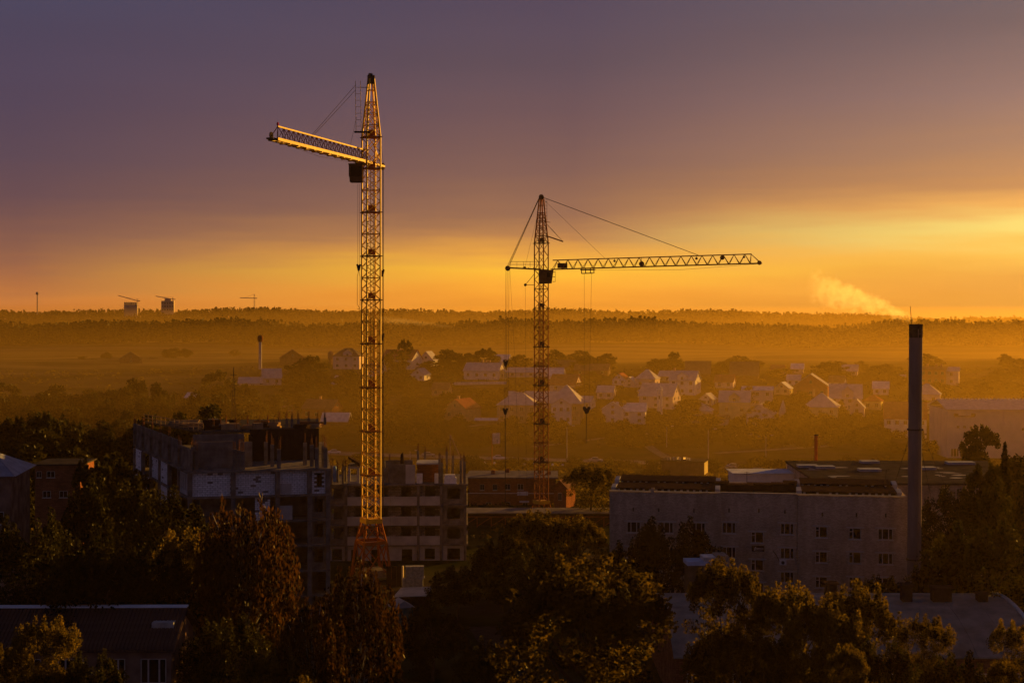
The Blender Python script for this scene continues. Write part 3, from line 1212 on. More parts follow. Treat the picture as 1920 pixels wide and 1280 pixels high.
# low dark roof slabs in steps, each step carried on a row of pale vent posts
b = MB()
b.b0(-0.13, 0.13, -0.07, 0.07, 0, 0.52)
post = b.mesh('vent_post', m_concw)
for u0, u1 in ((fx(1152), fx(1340)), (fx(1505), W - 0.9)):
    for y0, y1, z0, z1 in ((0.75, 2.0, -0.36, -0.24), (2.35, 6.6, 0.10, 0.30), (7.35, 11.4, 0.42, 0.66)):
        b = MB()
        b.hexa([(u0, y0, ZT + z0), (u1, y0, ZT + z0), (u1, y1, ZT + z1), (u0, y1, ZT + z1),
                (u0, y0, ZT + z0 + 0.12), (u1, y0, ZT + z0 + 0.12), (u1, y1, ZT + z1 + 0.1), (u0, y1, ZT + z1 + 0.1)])
        b.build('roof_slab', m_parq, bb)
        if y0 > 2:
            MB().b0(u0 + 0.1, u1 - 0.1, y0 + 0.35, y0 + 0.5, ZT - 0.45, ZT + z0 - 0.002).build('shade_backing', m_form, bb)  # dark strip puts the shade behind the vent posts into colour
            for i in range(int((u1 - u0) / 0.75)):
                if rng.random() < 0.82:
                    put('vent_post', post, bb, (u0 + 0.3 + i * 0.75, y0 + 0.12 + rng.uniform(0, 0.1), ZT + z0 - 0.52 - rng.uniform(0, 0.02)))
        for ue in (u0 - 0.3, u1 + 0.3):
            b = MB()
            b.hexa([(ue - 0.28, y0 - 0.1, ZT - 0.45), (ue + 0.28, y0 - 0.1, ZT - 0.45), (ue + 0.28, y1 * 0.5 + y0 * 0.5, ZT - 0.45), (ue - 0.28, y1 * 0.5 + y0 * 0.5, ZT - 0.45),
                    (ue - 0.28, y0 - 0.1, ZT + z0 + 0.16), (ue + 0.28, y0 - 0.1, ZT + z0 + 0.16), (ue + 0.28, y1 * 0.5 + y0 * 0.5, ZT + z1 + 0.14), (ue - 0.28, y1 * 0.5 + y0 * 0.5, ZT + z1 + 0.14)])
            b.build('slab_end_cap', m_concw, bb)
for px, yb, w, h in ((1352, 6.5, 1.6, 0.9), (1388, 5.2, 3.0, 0.75), (1432, 7.0, 3.6, 0.7), (1465, 5.5, 1.8, 0.95), (1486, 7.0, 1.5, 1.0)):
    b = MB()
    u = fx(px)
    b.b0(u - w / 2, u + w / 2, yb, yb + 1.6, ZT - 0.45, ZT + h - 0.4)
    b.b0(u - w / 2 - 0.1, u + w / 2 + 0.1, yb - 0.1, yb + 1.7, ZT + h - 0.4, ZT + h - 0.28)
    b.build('roof_vent_house', m_parq, bb)
b = MB()
u = fx(1401)
b.tube((u, 6, ZT - 0.4), (u, 6, ZT + 2.0), 0.035, n=6)
b.bar((u - 0.4, 6, ZT + 1.7), (u + 0.4, 6, ZT + 1.7), 0.03)
b.bar((u - 0.3, 6, ZT + 1.9), (u + 0.3, 6, ZT + 1.9), 0.03)
b.build('aerial', m_steel, bb)
b = MB()
u = fx(1668)
b.tube((u, 7, ZT - 0.4), (u + 0.35, 7, ZT + 2.4), 0.04, n=6)
b.bar((u - 0.1, 7, ZT + 2.3), (u + 0.7, 7, ZT + 2.5), 0.04)
b.build('aerial', m_steel, bb)
b = MB()
u, z = fx(1468), fz(1468, 1054)
b.b0(u - 0.4, u + 0.4, -0.12, 0.27, z - 0.28, z + 0.28)
ac = b.build('air_conditioner', m_frame, bb)
b = MB()
b.tube((u, -0.14, z), (u, -0.11, z), 0.2, n=12)
b.build('fan_grille', m_steel, ac)
# dark banner with a line of pale handwriting under the stair window
b = MB()
u, z = fx(1421.5), fz(1421.5, 1028.5)
b.b0(u - 0.72, u + 0.72, 0.2, 0.275, z - 0.33, z + 0.33)
ban = b.build('banner', m_form, bb)
b = MB()
pr_ = None
pts = [(-0.38, -0.2), (-0.42, 0.02), (-0.30, 0.2), (-0.24, 0.12), (-0.34, -0.08), (-0.2, 0.03), (-0.14, -0.06), (-0.08, 0.06), (-0.02, -0.06), (0.04, 0.06),
       (0.1, -0.04), (0.16, 0.05), (0.24, -0.03), (0.34, 0.03), (0.44, -0.02), (0.56, 0.02), (0.64, 0.0)]
for p in pts:
    p = (u + p[0], 0.188, z + p[1])
    if pr_:
        b.bar(pr_, p, 0.055, 0.02, up=(0, 1, 0))
    pr_ = p
b.bar((u - 0.5, 0.188, z - 0.23), (u + 0.5, 0.188, z - 0.23), 0.03, 0.02, up=(0, 1, 0))
b.build('handwriting', m_frame, ban)
b = MB()
pr_ = None
for i in range(9):
    t = i / 8
    p = (fx(1449) + 0.8 * t, 0.24, fz(1449, 1032) - 0.9 * t - 0.4 * t * t)
    if pr_:
        b.tube(pr_, p, 0.05, n=6)
    pr_ = p
b.build('drain_hose', m_steel, bb)

# ---- the free-standing steel flue with guy wires
DC = 160.0
cb = gnd(1713, DC)
ct = P3(1717.2, 608, DC)
fl = empty('flue_stack', cb, 0, 'tall plain grey steel flue stack with one flange ring, guyed by wires', 'chimney')
tp_ = ct - cb
b = MB()
n = 12
b.tube((0, 0, -0.3), tp_, 0.775, 0.735, n=28)
b.build('pipe', m_chim, fl)
for py, ex in ((805, 0.14), (1048, 0.1)):
    t = (HY - py) / F * DC + CZ - cb.z
    c = tp_ * (t / tp_.z)
    b = MB()
    b.tube(c - Vector((0, 0, 0.08)), c + Vector((0, 0, 0.08)), 0.76 + ex, n=28)
    b.build('flange_ring', m_steel, fl)
for py in (655, 702, 752, 858, 912, 965, 1010):
    c = tp_ * (((HY - py) / F * DC + CZ - cb.z) / tp_.z)
    MB().tube(c - Vector((0, 0, 0.025)), c + Vector((0, 0, 0.025)), 0.785, n=28).build('weld_seam', m_chim, fl)
MB().tube(tp_ - Vector((0, 0, 1.5)), tp_ - Vector((0, 0, 0.1)), 0.748, 0.744, n=28).build('soot_band', mat('soot', (0.05, 0.042, 0.04), 0.9, 0.4, 1.5), fl)
lad = tp_ * 0.985
ladder('ladder', Vector((0.25, -0.86, 1.0)), Vector((lad.x + 0.25, lad.y - 0.83, lad.z)), 0.4, m_chim, fl, 0.5)
b = MB()
b.tube(tp_ - Vector((0.4, 0, 1.0)), tp_ + Vector((-0.62, 0, 2.05)), 0.03, n=6)
b.build('lightning_rod', m_steel, fl)
b = MB()
b.tube(tp_ - Vector((0, 0, 0.12)), tp_ + Vector((0, 0, 0.03)), 0.79, n=28)
b.tube(tp_ + Vector((0, 0, 0.031)), tp_ + Vector((0, 0, 0.036)), 0.6, n=28)
b.build('rim', m_steel, fl)
c1 = tp_ * (((HY - 785) / F * DC + CZ - cb.z) / tp_.z)
c2 = tp_ * (((HY - 962) / F * DC + CZ - cb.z) / tp_.z)
for c, q in ((c1, P3(1620, 920, 200) - cb), (c1, P3(1775, 900, 205) - cb), (c2, P3(1840, 1105, 148) - cb), (c1, P3(1935, 1120, 140) - cb)):
    q.z = min(q.z, H(q.x + cb.x, q.y + cb.y) - cb.z + 0.05) if c is not None else q.z
    rope('guy_wire', [c, q], 0.025, fl, m_steel)
b = MB()
b.box((0, 0, 0.2), 2.6, 2.6, 0.9)
b.build('footing', m_conc, fl)

# ---- barrel-roofed hall in front of it
xl, xr_ = P3(1238, 1115, 139).x, P3(1898, 1122, 136).x
LH = xr_ - xl
hz = H((xl + xr_) / 2, 136) - 0.2
hall = empty('barrel_roof_hall', (xl, 127.5, hz), 0, 'low hall with weathered curved zinc roof and stubby roof vents behind the foreground trees', 'building')
zr = CZ - (1117 - HY) / F * 139.5 - hz
ze = CZ - (1232 - HY) / F * 127.5 - hz
span = 23.0
b = MB()
b.b0(0.25, LH - 0.25, 0.3, span - 0.3, 0, ze - 0.05)
b.build('wall', m_brick, hall)
nseg = 16
prof = []
for i in range(nseg + 1):
    t = i / nseg
    prof.append((span * t, ze + (zr - ze) * math.sin(math.pi * t) ** 0.8))
npan = 11
for k in range(npan):
    x0, x1 = LH * k / npan, LH * (k + 1) / npan - 0.03
    b = MB()
    lift = 0.012 * (k % 2)
    for i in range(nseg):
        (y0, a), (y1, c) = prof[i], prof[i + 1]
        b.hexa([(x0, y0, a - 0.12), (x1, y0, a - 0.12), (x1, y1, c - 0.12), (x0, y1, c - 0.12), (x0, y0, a + lift), (x1, y0, a + lift), (x1, y1, c + lift), (x0, y1, c + lift)])
    b.build('roof_sheet', m_vault, hall)
for x in (0.05, LH - 0.3):
    b = MB()
    poly = [(y, z - 0.13) for y, z in prof]
    for i in range(nseg):
        (y0, a), (y1, c) = poly[i], poly[i + 1]
        b.hexa([(x, y0, ze - 0.1), (x + 0.25, y0, ze - 0.1), (x + 0.25, y1, ze - 0.1), (x, y1, ze - 0.1), (x, y0, a), (x + 0.25, y0, a), (x + 0.25, y1, c), (x, y1, c)])
    b.build('end_wall', m_brick, hall)
b = MB()
for i in range(nseg):
    (y0, a), (y1, c) = prof[i], prof[i + 1]
    if i > 1:
        b.hexa([(LH - 0.05, y0, a - 0.15), (LH + 0.3, y0, a - 0.15), (LH + 0.3, y1, c - 0.15), (LH - 0.05, y1, c - 0.15), (LH - 0.05, y0, a + 0.14), (LH + 0.3, y0, a + 0.2), (LH + 0.3, y1, c + 0.2), (LH - 0.05, y1, c + 0.14)])
b.build('verge_trim', m_flash, hall)
for px, w, h in ((1556, 1.0, 1.9), (1697, 0.95, 1.75), (1762, 1.8, 1.5), (1838, 0.9, 0.9)):
    u = (px - 960) / F * 138 - xl
    b = MB()
    b.b0(u - w / 2, u + w / 2, 9.6, 10.6, zr - 0.6, zr + h - 0.3)
    b.b0(u - w / 2 - 0.18, u + w / 2 + 0.18, 9.4, 10.8, zr + h - 0.3, zr + h - 0.16)
    b.build('roof_vent', m_parq, hall)
for i in range(9):
    window(hall, 2 + i * (LH - 4) / 8, 0.24, ze - 2.2, 1.6, 1.4, 3, sill=False)

# ---- tiled house at the lower left with its long ridge
DL = 113.0
rl, rr = P3(-60, 1139, DL), P3(355, 1130, DL + 0.8)
LW = rr.x - rl.x
hz = H(rl.x, DL) - 0.5
hs_ = empty('tiled_house', (rl.x, DL, hz), 0.012, 'old house with ribbed dark tile roof and pale metal ridge half hidden by trees', 'house')
zr = rl.z - hz
m_tile = mat('dark_ribbed_tile', (0.075, 0.05, 0.045), 0.75, 0.3, 1.5)
run, drop = 4.6, 2.35
for side in (-1, 1):
    n = 58
    b = MB()
    w = LW / n
    b.hexa([(0, 0, -0.04), (w - 0.07, 0, -0.04), (w - 0.07, side * run, -drop - 0.04), (0, side * run, -drop - 0.04),
            (0, 0, 0.05), (w - 0.07, 0, 0.05), (w - 0.07, side * run, -drop + 0.05), (0, side * run, -drop + 0.05)])
    me = b.mesh('tile_row', m_tile)
    if side < 0:
        for i in range(n):
            put('tile_row', me, hs_, (i * w, 0, zr + 0.012 * (i % 3)))
    b = MB()
    b.hexa([(0, 0, zr - 0.16), (LW, 0, zr - 0.16), (LW, side * run, zr - drop - 0.16), (0, side * run, zr - drop - 0.16),
            (0, 0, zr - 0.05), (LW, 0, zr - 0.05), (LW, side * run, zr - drop - 0.05), (0, side * run, zr - drop - 0.05)])
    b.build('roof_slope', m_tile, hs_)
b = MB()
b.bar((0, 0, zr + 0.1), (LW, 0, zr + 0.1), 0.7, 0.12)
b.build('ridge_cap', mat('pale_ridge_metal', (0.72, 0.76, 0.86), 0.35, 0.1, 1.0, spec=0.5), hs_)
b = MB()
b.b0(LW - 2.3, LW - 0.6, -2.3, -1.2, zr - 1.15, zr - 0.72)
b.build('roof_hatch', m_flash, hs_)
zw = zr - drop
ops = []
for px in (285, 208, 130, 50):
    u = (px - 960) / F * (DL - 4) - rl.x
    ops.append((u - 1.0, u + 1.0, zw - 2.7, zw - 0.75))
ops2 = [(a, c, z0 - 3.2, z1 - 3.2) for a, c, z0, z1 in ops]
m_plast = mat('stained_plaster', (0.20, 0.13, 0.10), 0.9, 0.45, 0.6)
wall_open(LW - 0.8, zw + 0.1, 0.4, [(a - 0.4, c - 0.4, p, q) for a, c, p, q in ops + ops2]).build('wall', m_plast, hs_, (0.4, -run + 0.6, 0))
for a, c, p, q in ops + ops2:
    window(hs_, (a + c) / 2, -run + 0.75, (p + q) / 2, c - a, q - p, 3)
for x in (0.42, LW - 0.7):
    b = MB()
    b.prism([(-run + 1.0, 0), (run - 0.6, 0), (run - 0.6, zw - 0.1), (0, zr - 0.2), (-run + 1.0, zw - 0.1)], 0, 0.28)
    b.v = [(x + c, a, q) for a, q, c in b.v]
    b.build('end_wall', m_plast, hs_)

# ---- corner building with bluish pyramid roof at the far left
DV = 170.0
c0 = P3(-46, 893, DV)
hz = H(c0.x, DV) - 0.5
vb = empty('pyramid_roof_building', (c0.x, DV + 6, hz), R(8), 'rendered corner building with bluish metal pyramid roof', 'building')
ze = c0.z - hz
b = MB()
b.b0(-6, 3.2, -6, 6, 0, ze)
b.build('wall', m_plast, vb)
m_broof = mat('bluish_metal_roof', (0.24, 0.26, 0.34), 0.5, 0.25, 0.8, spec=0.1)
b = MB()
b.hexa([(-6.5, -6.6, ze), (3.9, -6.6, ze), (3.9, 6.6, ze), (-6.5, 6.6, ze), (-2.6, -0.6, ze + 2.3), (0.2, -0.6, ze + 2.3), (0.2, 0.6, ze + 2.3), (-2.6, 0.6, ze + 2.3)])
rf = b.build('roof', m_broof, vb)
b = MB()
for i in range(9):
    x = -6.2 + i * 1.25
    xt = -2.5 + i * 0.33
    b.bar((x, -6.55, ze + 0.03), (xt, -0.65, ze + 2.33), 0.06, 0.08)
b.build('standing_seam', m_broof, rf)
b = MB()
b.box((-1.6, -0.4, ze + 2.6), 1.5, 1.5, 2.2)
b.box((-1.6, -0.4, ze + 3.75), 1.9, 1.9, 0.14)
b.build('chimney', m_plast, rf)
for z in (ze - 5.0, ze - 8.0):
    for x in (-4, -1, 1.8):
        window(vb, x, -6.02, z, 1.3, 1.5, 1)

# ---- low red brick house behind it
g = gnd(108, 215.0)
bh = empty('brick_house', (g.x, g.y, g.z - 0.3), R(2), 'low dark red brick house with two white windows behind the trees', 'house')
ztp = CZ - (872 - HY) / F * 215 - bh.location.z
b = MB()
b.b0(-3.4, 3.4, 0, 8, 0, ztp)
b.build('wall', m_brick, bh)
b = MB()
b.b0(-3.8, 3.8, -0.4, 8.4, ztp, ztp + 0.22)
b.build('roof', m_felt, bh)
zz = CZ - (889 - HY) / F * 215 - bh.location.z
window(bh, -1.0, -0.02, zz, 1.2, 0.95, 1)
window(bh, -3.0 + 0.25, -0.02, zz, 0.7, 0.95, 1)
for x in (-1.6, 0.9):
    window(bh, x, -0.02, zz - 3.0, 1.2, 1.0, 1)

# ------------------------------------------------------------------ unfinished block: the near wing
A = Vector((P3(356, 880, 171.0).x, 171.0, 0))
aF, aL = R(12), R(25)
fv = Vector((math.cos(aF), math.sin(aF), 0))          # along the front
lv = Vector((-math.sin(aL), math.cos(aL), 0))         # along the left side, going back
fn = Vector((-math.sin(aF), math.cos(aF), 0))         # into the building from the front
LF = (P3(615, 880, 174.6).x - A.x) / math.cos(aF)
Bc = A + fv * LF
Dc = A + lv * 36.0
Ec = Bc + Vector((-5.0, 36.0, 0))
zs0 = CZ - (883 - HY) / F * 171.0
ST = 3.08
wing = empty('unfinished_wing', (A.x, A.y, 0), 0, 'near wing of an unfinished concrete apartment building with white block infill', 'building')
loc = lambda p: Vector((p.x - A.x, p.y - A.y, p.z))
for k in range(6):
    z = zs0 - ST * k
    b = MB()
    b.prism([tuple((p - A).xy) for p in (A - fn * 0.5 - fv * 0.35, Bc - fn * 0.5 + fv * 0.3, Ec, Dc)], z - 0.26, z)
    b.build('floor_slab', m_conc, wing)


def column(parent, p, z0, z1, w=0.42, ang=0.0, bars=True, hb=1.3):
    o = MB().box((0, 0, (z1 - z0) / 2), w, w, z1 - z0, ang).build('column', m_conc, parent, (p.x, p.y, z0))
    if bars:
        b = MB()
        for i in range(5):
            dx, dy = rng.uniform(-w, w) * 0.4, rng.uniform(-w, w) * 0.4
            lean = (rng.uniform(-0.05, 0.05), rng.uniform(-0.05, 0.05))
            b.bar((dx, dy, z1 - z0 - 0.02), (dx + lean[0], dy + lean[1], z1 - z0 + hb * rng.uniform(0.45, 1.1)), 0.05)
        b.build('rebar', m_rebar, o)
    return o


zb0 = H(A.x, A.y) - 1.0
cols_f = [fx_ * LF for fx_ in (0.0, 0.31, 0.63, 0.865, 1.0)]
for s in cols_f:
    p = (A + fv * s - fn * 0.15) - A
    column(wing, p, zb0, zs0 - 0.262, 0.55, aF, bars=False)
for k in range(1, 7):
    p = A + lv * (36.0 * k / 6) - A
    column(wing, p, zb0, zs0 - 0.262, 0.5, aL, bars=False)
# interior dark cores so that the open bays read deep
b = MB()
c_ = [(A + fv * 1.2 + fn * 5 - A), (Bc - fv * 0.8 + fn * 5 - A), (Ec + Vector((-2, -2, 0)) - A), (Dc + Vector((3.5, -2, 0)) - A)]
b.prism([(p.x, p.y) for p in c_], zb0, zs0 - 0.27)
b.build('core_wall', m_conc, wing)


def block_wall(parent, p, ang, w, h, holes=(), name='block_wall', gap=0.0, bw=0.6, bh_=0.24, miss=0.02):
    """aerated blocks laid in courses, every block a raised piece on a recessed mortar core"""
    b = MB()
    b.b0(0.02, w - 0.02, 0.05, 0.24, 0.02, h - 0.01)
    core = b
    if holes:
        core = wall_open(w, h, 0.2, list(holes))
        core.v = [(x, y + 0.05, z) for x, y, z in core.v]
    o = core.build(name, m_mort, parent, p, ang)
    b = MB()
    nr = int(h / bh_)
    for r in range(nr):
        z0 = r * h / nr
        z1 = z0 + h / nr - 0.035
        x = -(r % 2) * bw / 2
        while x < w:
            x0, x1 = max(x, 0), min(x + bw - 0.035, w)
            x += bw
            if x1 - x0 < 0.08 or rng.random() < miss:
                continue
            if any(a < (x0 + x1) / 2 < c and q < (z0 + z1) / 2 < t for a, c, q, t in holes):
                continue
            d = rng.uniform(0, 0.025)
            b.b0(x0, x1, d, 0.048, z0, z1)
    k = b.build('block_courses', m_block, o)
    tag(k, kind='stuff')
    return o


zl = zs0 - ST
# white block infill on the first full storey
for i in range(4):
    s0, s1 = cols_f[i] + 0.3, cols_f[i + 1] - 0.3
    p = A + fv * s0 - A
    p.z = zl
    w = s1 - s0
    if i == 3:
        block_wall(wing, p, aF, w, ST - 0.28, [(0.35, w - 0.35, 0.85, 2.45)])
    else:
        block_wall(wing, p, aF, w, ST - 0.28, [] if i != 2 else [], miss=0.02 + 0.05 * (i == 1))
for k in range(2):
    p = A + fv * (cols_f[1 + k] + 0.3) - A
    p.z = zl - ST
    if k == 1:
        p = A + fv * (cols_f[1] + 2.6) - A
        p.z = zl - ST
        block_wall(wing, p, aF, 1.8, ST - 0.28, miss=0.1)
p = A + fv * (cols_f[2] + 0.3) - A
MB().b0(0, 1.5, 0.0, 0.2, 0, 1.7).build('wall_panel', m_concw, wing, (p.x, p.y, zl - ST), aF)
p = A + fv * (cols_f[2] + 0.35) - fn * 0.08 - A
MB().b0(0, 1.35, 0.0, 0.12, 0.1, 1.35).build('wall_panel', m_concw, wing, (p.x, p.y, zl), aF)
for k in range(2, 5):
    for i in (3,):
        s0, s1 = cols_f[i] + 0.3, cols_f[i + 1] - 0.3
        p = A + fv * s0 + fn * 0.2 - A
        wall_open(s1 - s0, ST - 0.3, 0.2, [(0.3, s1 - s0 - 0.3, 0.8, 2.4)]).build('wall_panel', m_conc, wing, (p.x, p.y, zs0 - ST * k), aF)
# left side: block panels and slit windows between the columns
rzL = math.atan2(-lv.y, -lv.x)
for k in range(6):
    p1 = A + lv * (36.0 * (k + 1) / 6 - 0.35) - A
    w = 36.0 / 6 - 0.7
    for st in range(2):
        if (k + st) % 3 == 1:
            continue
        q = Vector((p1.x, p1.y, zl - ST * st))
        if k == 0 and st == 0:
            holes = [(0.4 + 1.2 * j, 1.0 + 1.2 * j, 0.5, 2.5) for j in range(4)]
            wall_open(w, ST - 0.28, 0.25, holes).build('wall_panel', m_concw, wing, q, rzL)
        else:
            block_wall(wing, q, rzL, w, ST - 0.28, miss=0.04)
    # top storey wall along the left side
    q = Vector((p1.x, p1.y, zs0))
    hh = 3.15 if k > 0 else 2.6
    MB().b0(-0.4, w + 0.3, 0.1, 0.35, 0, hh).build('wall_panel', m_conc, wing, q, rzL)
    column(wing, A + lv * (36.0 * (k + 1) / 6) - A, zs0, zs0 + hh + 0.1, 0.5, aL, hb=1.2)
# top storey: concrete wall, columns with starter bars, tall dark formwork
q = A + fv * 0.9 + fn * 3.6 - A


def top_wall(s, dep, w, h, mt, t=0.25, name='wall_panel', ang=aF):
    p = A + fv * s + fn * dep - A
    return MB().b0(0, w, 0, t, 0, h).build(name, mt, wing, (p.x, p.y, zs0 + 0.002), ang)


# unseen right-hand wall added to keep low sun out of the bays
dirE = (Ec - Bc).normalized()
b = MB()
p0, p1 = Bc + dirE * 0.6 - A, Ec - A
b.bar((p0.x, p0.y, (zb0 + zs0) / 2), (p1.x, p1.y, (zb0 + zs0) / 2), 0.3, zs0 - zb0 - 0.5)
b.build('end_wall', m_conc, wing)
top_wall(0.6, 3.4, 4.6, 3.2, m_conc)
top_wall(5.9, 3.6, 1.6, 3.1, m_conc)
top_wall(0.2, 12.0, 6.5, 3.4, m_conc)
fm = top_wall(7.4, 10.5, 8.8, 4.05, m_form, 0.2, 'formwork_panel')
top_wall(7.2, 6.0, 0.3, 3.4, m_form, 4.5, 'formwork_panel')
b = MB()
for i in range(7):
    b.b0(0.4 + i * 1.3, 0.5 + i * 1.3, -0.08, -0.002, 0.1, 4.0)
b.build('formwork_rib', m_form, fm)
for s, dep, h in ((0.3, 2.2, 2.7), (0.75, 1.9, 2.3), (5.3, 1.6, 2.4), (5.8, 1.2, 2.3), (6.3, 0.9, 2.2), (9.2, 5.0, 2.9), (9.9, 3.0, 2.75), (10.6, 0.8, 2.4), (14.0, 4.2, 2.8),
                  (14.7, 2.2, 2.7), (15.2, 0.6, 2.5), (16.1, 1.6, 2.6), (16.9, 0.5, 2.45)):
    if s > LF - 0.2:
        s = LF - 0.25
    column(wing, A + fv * s + fn * dep - A, zs0, zs0 + h, 0.46, aF, hb=1.4)
for s, dep, h in ((18.2, 7.5, 3.0), (19.3, 8.5, 3.1)):
    pass
# upper deck behind, with starter bars and a timber edge
p4 = [A + fv * 1.5 + fn * 13 - A, A + fv * 16 + fn * 13 - A, Ec + Vector((-1, -3, 0)) - A, Dc + Vector((1.5, -1, 0)) - A]
b = MB()
b.prism([(p.x, p.y) for p in p4], zs0 + 3.42, zs0 + 3.66)
b.build('floor_slab', mat('dark_concrete', (0.07, 0.062, 0.056), 0.9, 0.4, 0.6), wing)  # upper deck in a darker concrete tone
for i in range(16):
    t = i / 15
    p = p4[0].lerp(p4[1], t) + Vector((0, rng.uniform(0.6, 9), 0))
    column(wing, p, zs0 + 3.66, zs0 + 3.66 + (rng.choice((0.2, 0.4, 0.6)) if t < 0.55 else rng.uniform(0.5, 1.2)), 0.34, aF, hb=1.1)
b = MB()
for i in range(14):
    p = p4[3].lerp(p4[0], i / 13.0)
    b.bar((p.x, p.y, zs0 + 3.66), (p.x, p.y, zs0 + 4.7), 0.07)
b.bar(p4[3] + Vector((0, 0, zs0 + 4.6)), p4[0] + Vector((0, 0, zs0 + 4.6)), 0.09)
b.bar(p4[3] + Vector((0, 0, zs0 + 4.15)), p4[0] + Vector((0, 0, zs0 + 4.15)), 0.09)
b.build('edge_railing', m_ply, wing)
for i, (s, dep, w, l, h, mt) in enumerate(((5.0, 16, 2.4, 1.4, 0.8, m_ply), (8.5, 15, 1.2, 1.2, 0.9, m_ply), (2.6, 20, 1.8, 1.5, 1.0, m_form))):
    p = A + fv * s + fn * dep
    o = MB().box((0, 0, h / 2), w, l, h, rng.uniform(0, 1)).build('timber_stack', mt, None, (p.x, p.y, zs0 + 3.665))
    tag(o, ('brown plywood stack on the roof deck of the unfinished wing', 'small plywood crate on the roof deck of the unfinished wing',
            'dark shuttering bundle on the roof deck of the unfinished wing')[i], 'building material')

for i in range(18):
    t, v = rng.random(), rng.uniform(0.03, 0.75)
    p = p4[0].lerp(p4[1], t).lerp(p4[3].lerp(p4[2], t), v) + A
    b = MB()
    w, h, a_ = rng.uniform(1.0, 3.2), rng.uniform(0.1, 0.27), rng.uniform(-0.4, 0.4)
    for k in range(3):
        b.box((rng.uniform(-0.15, 0.15), rng.uniform(-0.1, 0.1), h * (k + 0.5) / 1.0), w, rng.uniform(0.6, 1.1), h + 0.01, a_)
    o = b.build('shuttering_bundle', (m_form, m_ply, m_rebar, m_conc)[i % 4], None, (p.x, p.y, zs0 + 3.66))
    tag(o, ('dark', 'brown plywood', 'rusty', 'grey')[i % 4] + ' shuttering bundle lying on the roof deck of the unfinished wing', 'building material', 'shuttering bundles on the roof deck')

# ------------------------------------------------------------------ unfinished block: the far wing behind the crane
DR = 222.0
A2 = Vector((P3(613, 900, DR).x, DR, 0))
aR = R(2.0)
W2 = P3(875, 900, DR).x - A2.x
zf = [CZ - (y - HY) / F * DR for y in (908, 946, 983.5, 1020.5)]
zgr = H(A2.x + 10, DR) - 0.8
w2 = empty('unfinished_block', (A2.x, A2.y, 0), aR, 'far wing of unfinished apartment building with rows of white balcony panels behind the tall crane', 'building')
u2 = lambda px: ((px - 960) / F * DR - A2.x)
DP = 14.0
for i, z in enumerate(zf):
    MB().b0(-0.2, W2 + 0.2, -0.25, DP, z - 0.24, z).build('floor_slab', m_conc, w2)
cps = [613, 649, 784, 827, 872]
for px in cps:
    column(w2, Vector((u2(px), 0.0, 0)), zgr, zf[0] - 0.242, 0.42, 0, bars=False)
MB().b0(0.6, W2 - 0.6, 5.0, DP - 0.3, zgr, zf[0] - 0.25).build('core_wall', m_conc, w2)
MB().b0(W2 - 0.35, W2 - 0.05, 0.3, DP - 0.1, zgr, zf[0] - 0.25).build('end_wall', m_conc, w2)
m_bkw = mat('bare_block_wall', (0.33, 0.29, 0.27), 0.9, 0.3, 0.9, brick=(0.6, 0.25, 0.02))
for i in range(4):
    zt_ = zf[i] - 0.24
    zb_ = zf[i + 1] if i < 3 else zgr
    hh = zt_ - zb_
    bays = list(zip(cps[:-1], cps[1:]))
    for j, (a, c) in enumerate(bays):
        x0, x1 = u2(a) + 0.21, u2(c) - 0.21
        w = x1 - x0
        back = 1.5 if j in (1, 2) else 0.1
        if j == 0 or j == 3:
            ops = [(w * 0.22, w * 0.82, hh * 0.28, hh * 0.85)]
        elif j == 1:
            n = 3
            ops = [(w * (k + 0.3) / n, w * (k + 0.72) / n, hh * 0.3, hh * 0.85) for k in range(n)]
        else:
            ops = [(w * 0.25, w * 0.75, hh * 0.3, hh * 0.85)]
        if i == 3:
            back = 0.1
            if j == 1:
                ops = [(w * 0.05, w * 0.14, 0.6, hh * 0.8), (w * 0.34, w * 0.45, 0.6, hh * 0.8), (w * 0.78, w * 0.93, 0.2, hh * 0.82)]
        wall_open(w, hh, 0.22, ops).build('infill_wall', m_bkw if (j in (1, 2) and i < 3) else m_conc if i < 3 else m_concw, w2, (x0, back, zb_ + 0.002))
        if i < 3 and j in (1, 2):
            hp_ = 1.28
            if j == 1:
                xm = x0 + w * 0.285
                for xa, xb in ((x0, xm - 0.04), (xm, x0 + w * 0.62 - 0.04), (x0 + w * 0.62, x1)):
                    MB().b0(xa, xb, -0.3, -0.14, zb_ - 0.12, zb_ + hp_ - rng.uniform(0, 0.05)).build('balcony_panel', m_concw, w2)
            else:
                MB().b0(x0, x1, -0.3, -0.14, zb_ - 0.12, zb_ + hp_).build('balcony_panel', m_concw, w2)
# broken-off top storey
zt0 = zf[0]
for px, dep, h in ((622, 0.2, 2.9), (634, 2.5, 2.2), (643, 0.2, 2.7), (649, 4, 2.4), (722, 5, 3.1), (733, 7, 2.9), (786, 6, 4.6), (800, 8, 4.3), (824, 0.3, 3.9), (829, 1.5, 3.2), (840, 6, 4.5), (851, 5, 3.9), (864, 0.3, 3.7), (871, 0.3, 3.5), (871, 6, 3.4)):
    column(w2, Vector((u2(px) * (1 + dep / DR) + (dep / DR) * A2.x, dep, 0)), zt0, zt0 + h, 0.36, 0, hb=1.1)
MB().b0(u2(652), u2(672), 1.2, 4.0, zt0 + 2.75, zt0 + 2.95).build('floor_slab', m_conc, w2)
b = MB()
b.hexa([(u2(652), 0.8, zt0 + 3.9), (u2(674), 0.8, zt0 + 2.7), (u2(674), 3.0, zt0 + 2.7), (u2(652), 3.0, zt0 + 3.9),
        (u2(652), 0.8, zt0 + 4.25), (u2(674), 0.8, zt0 + 3.2), (u2(674), 3.0, zt0 + 3.2), (u2(652), 3.0, zt0 + 4.25)])
b.build('leaning_slab', m_form, w2)
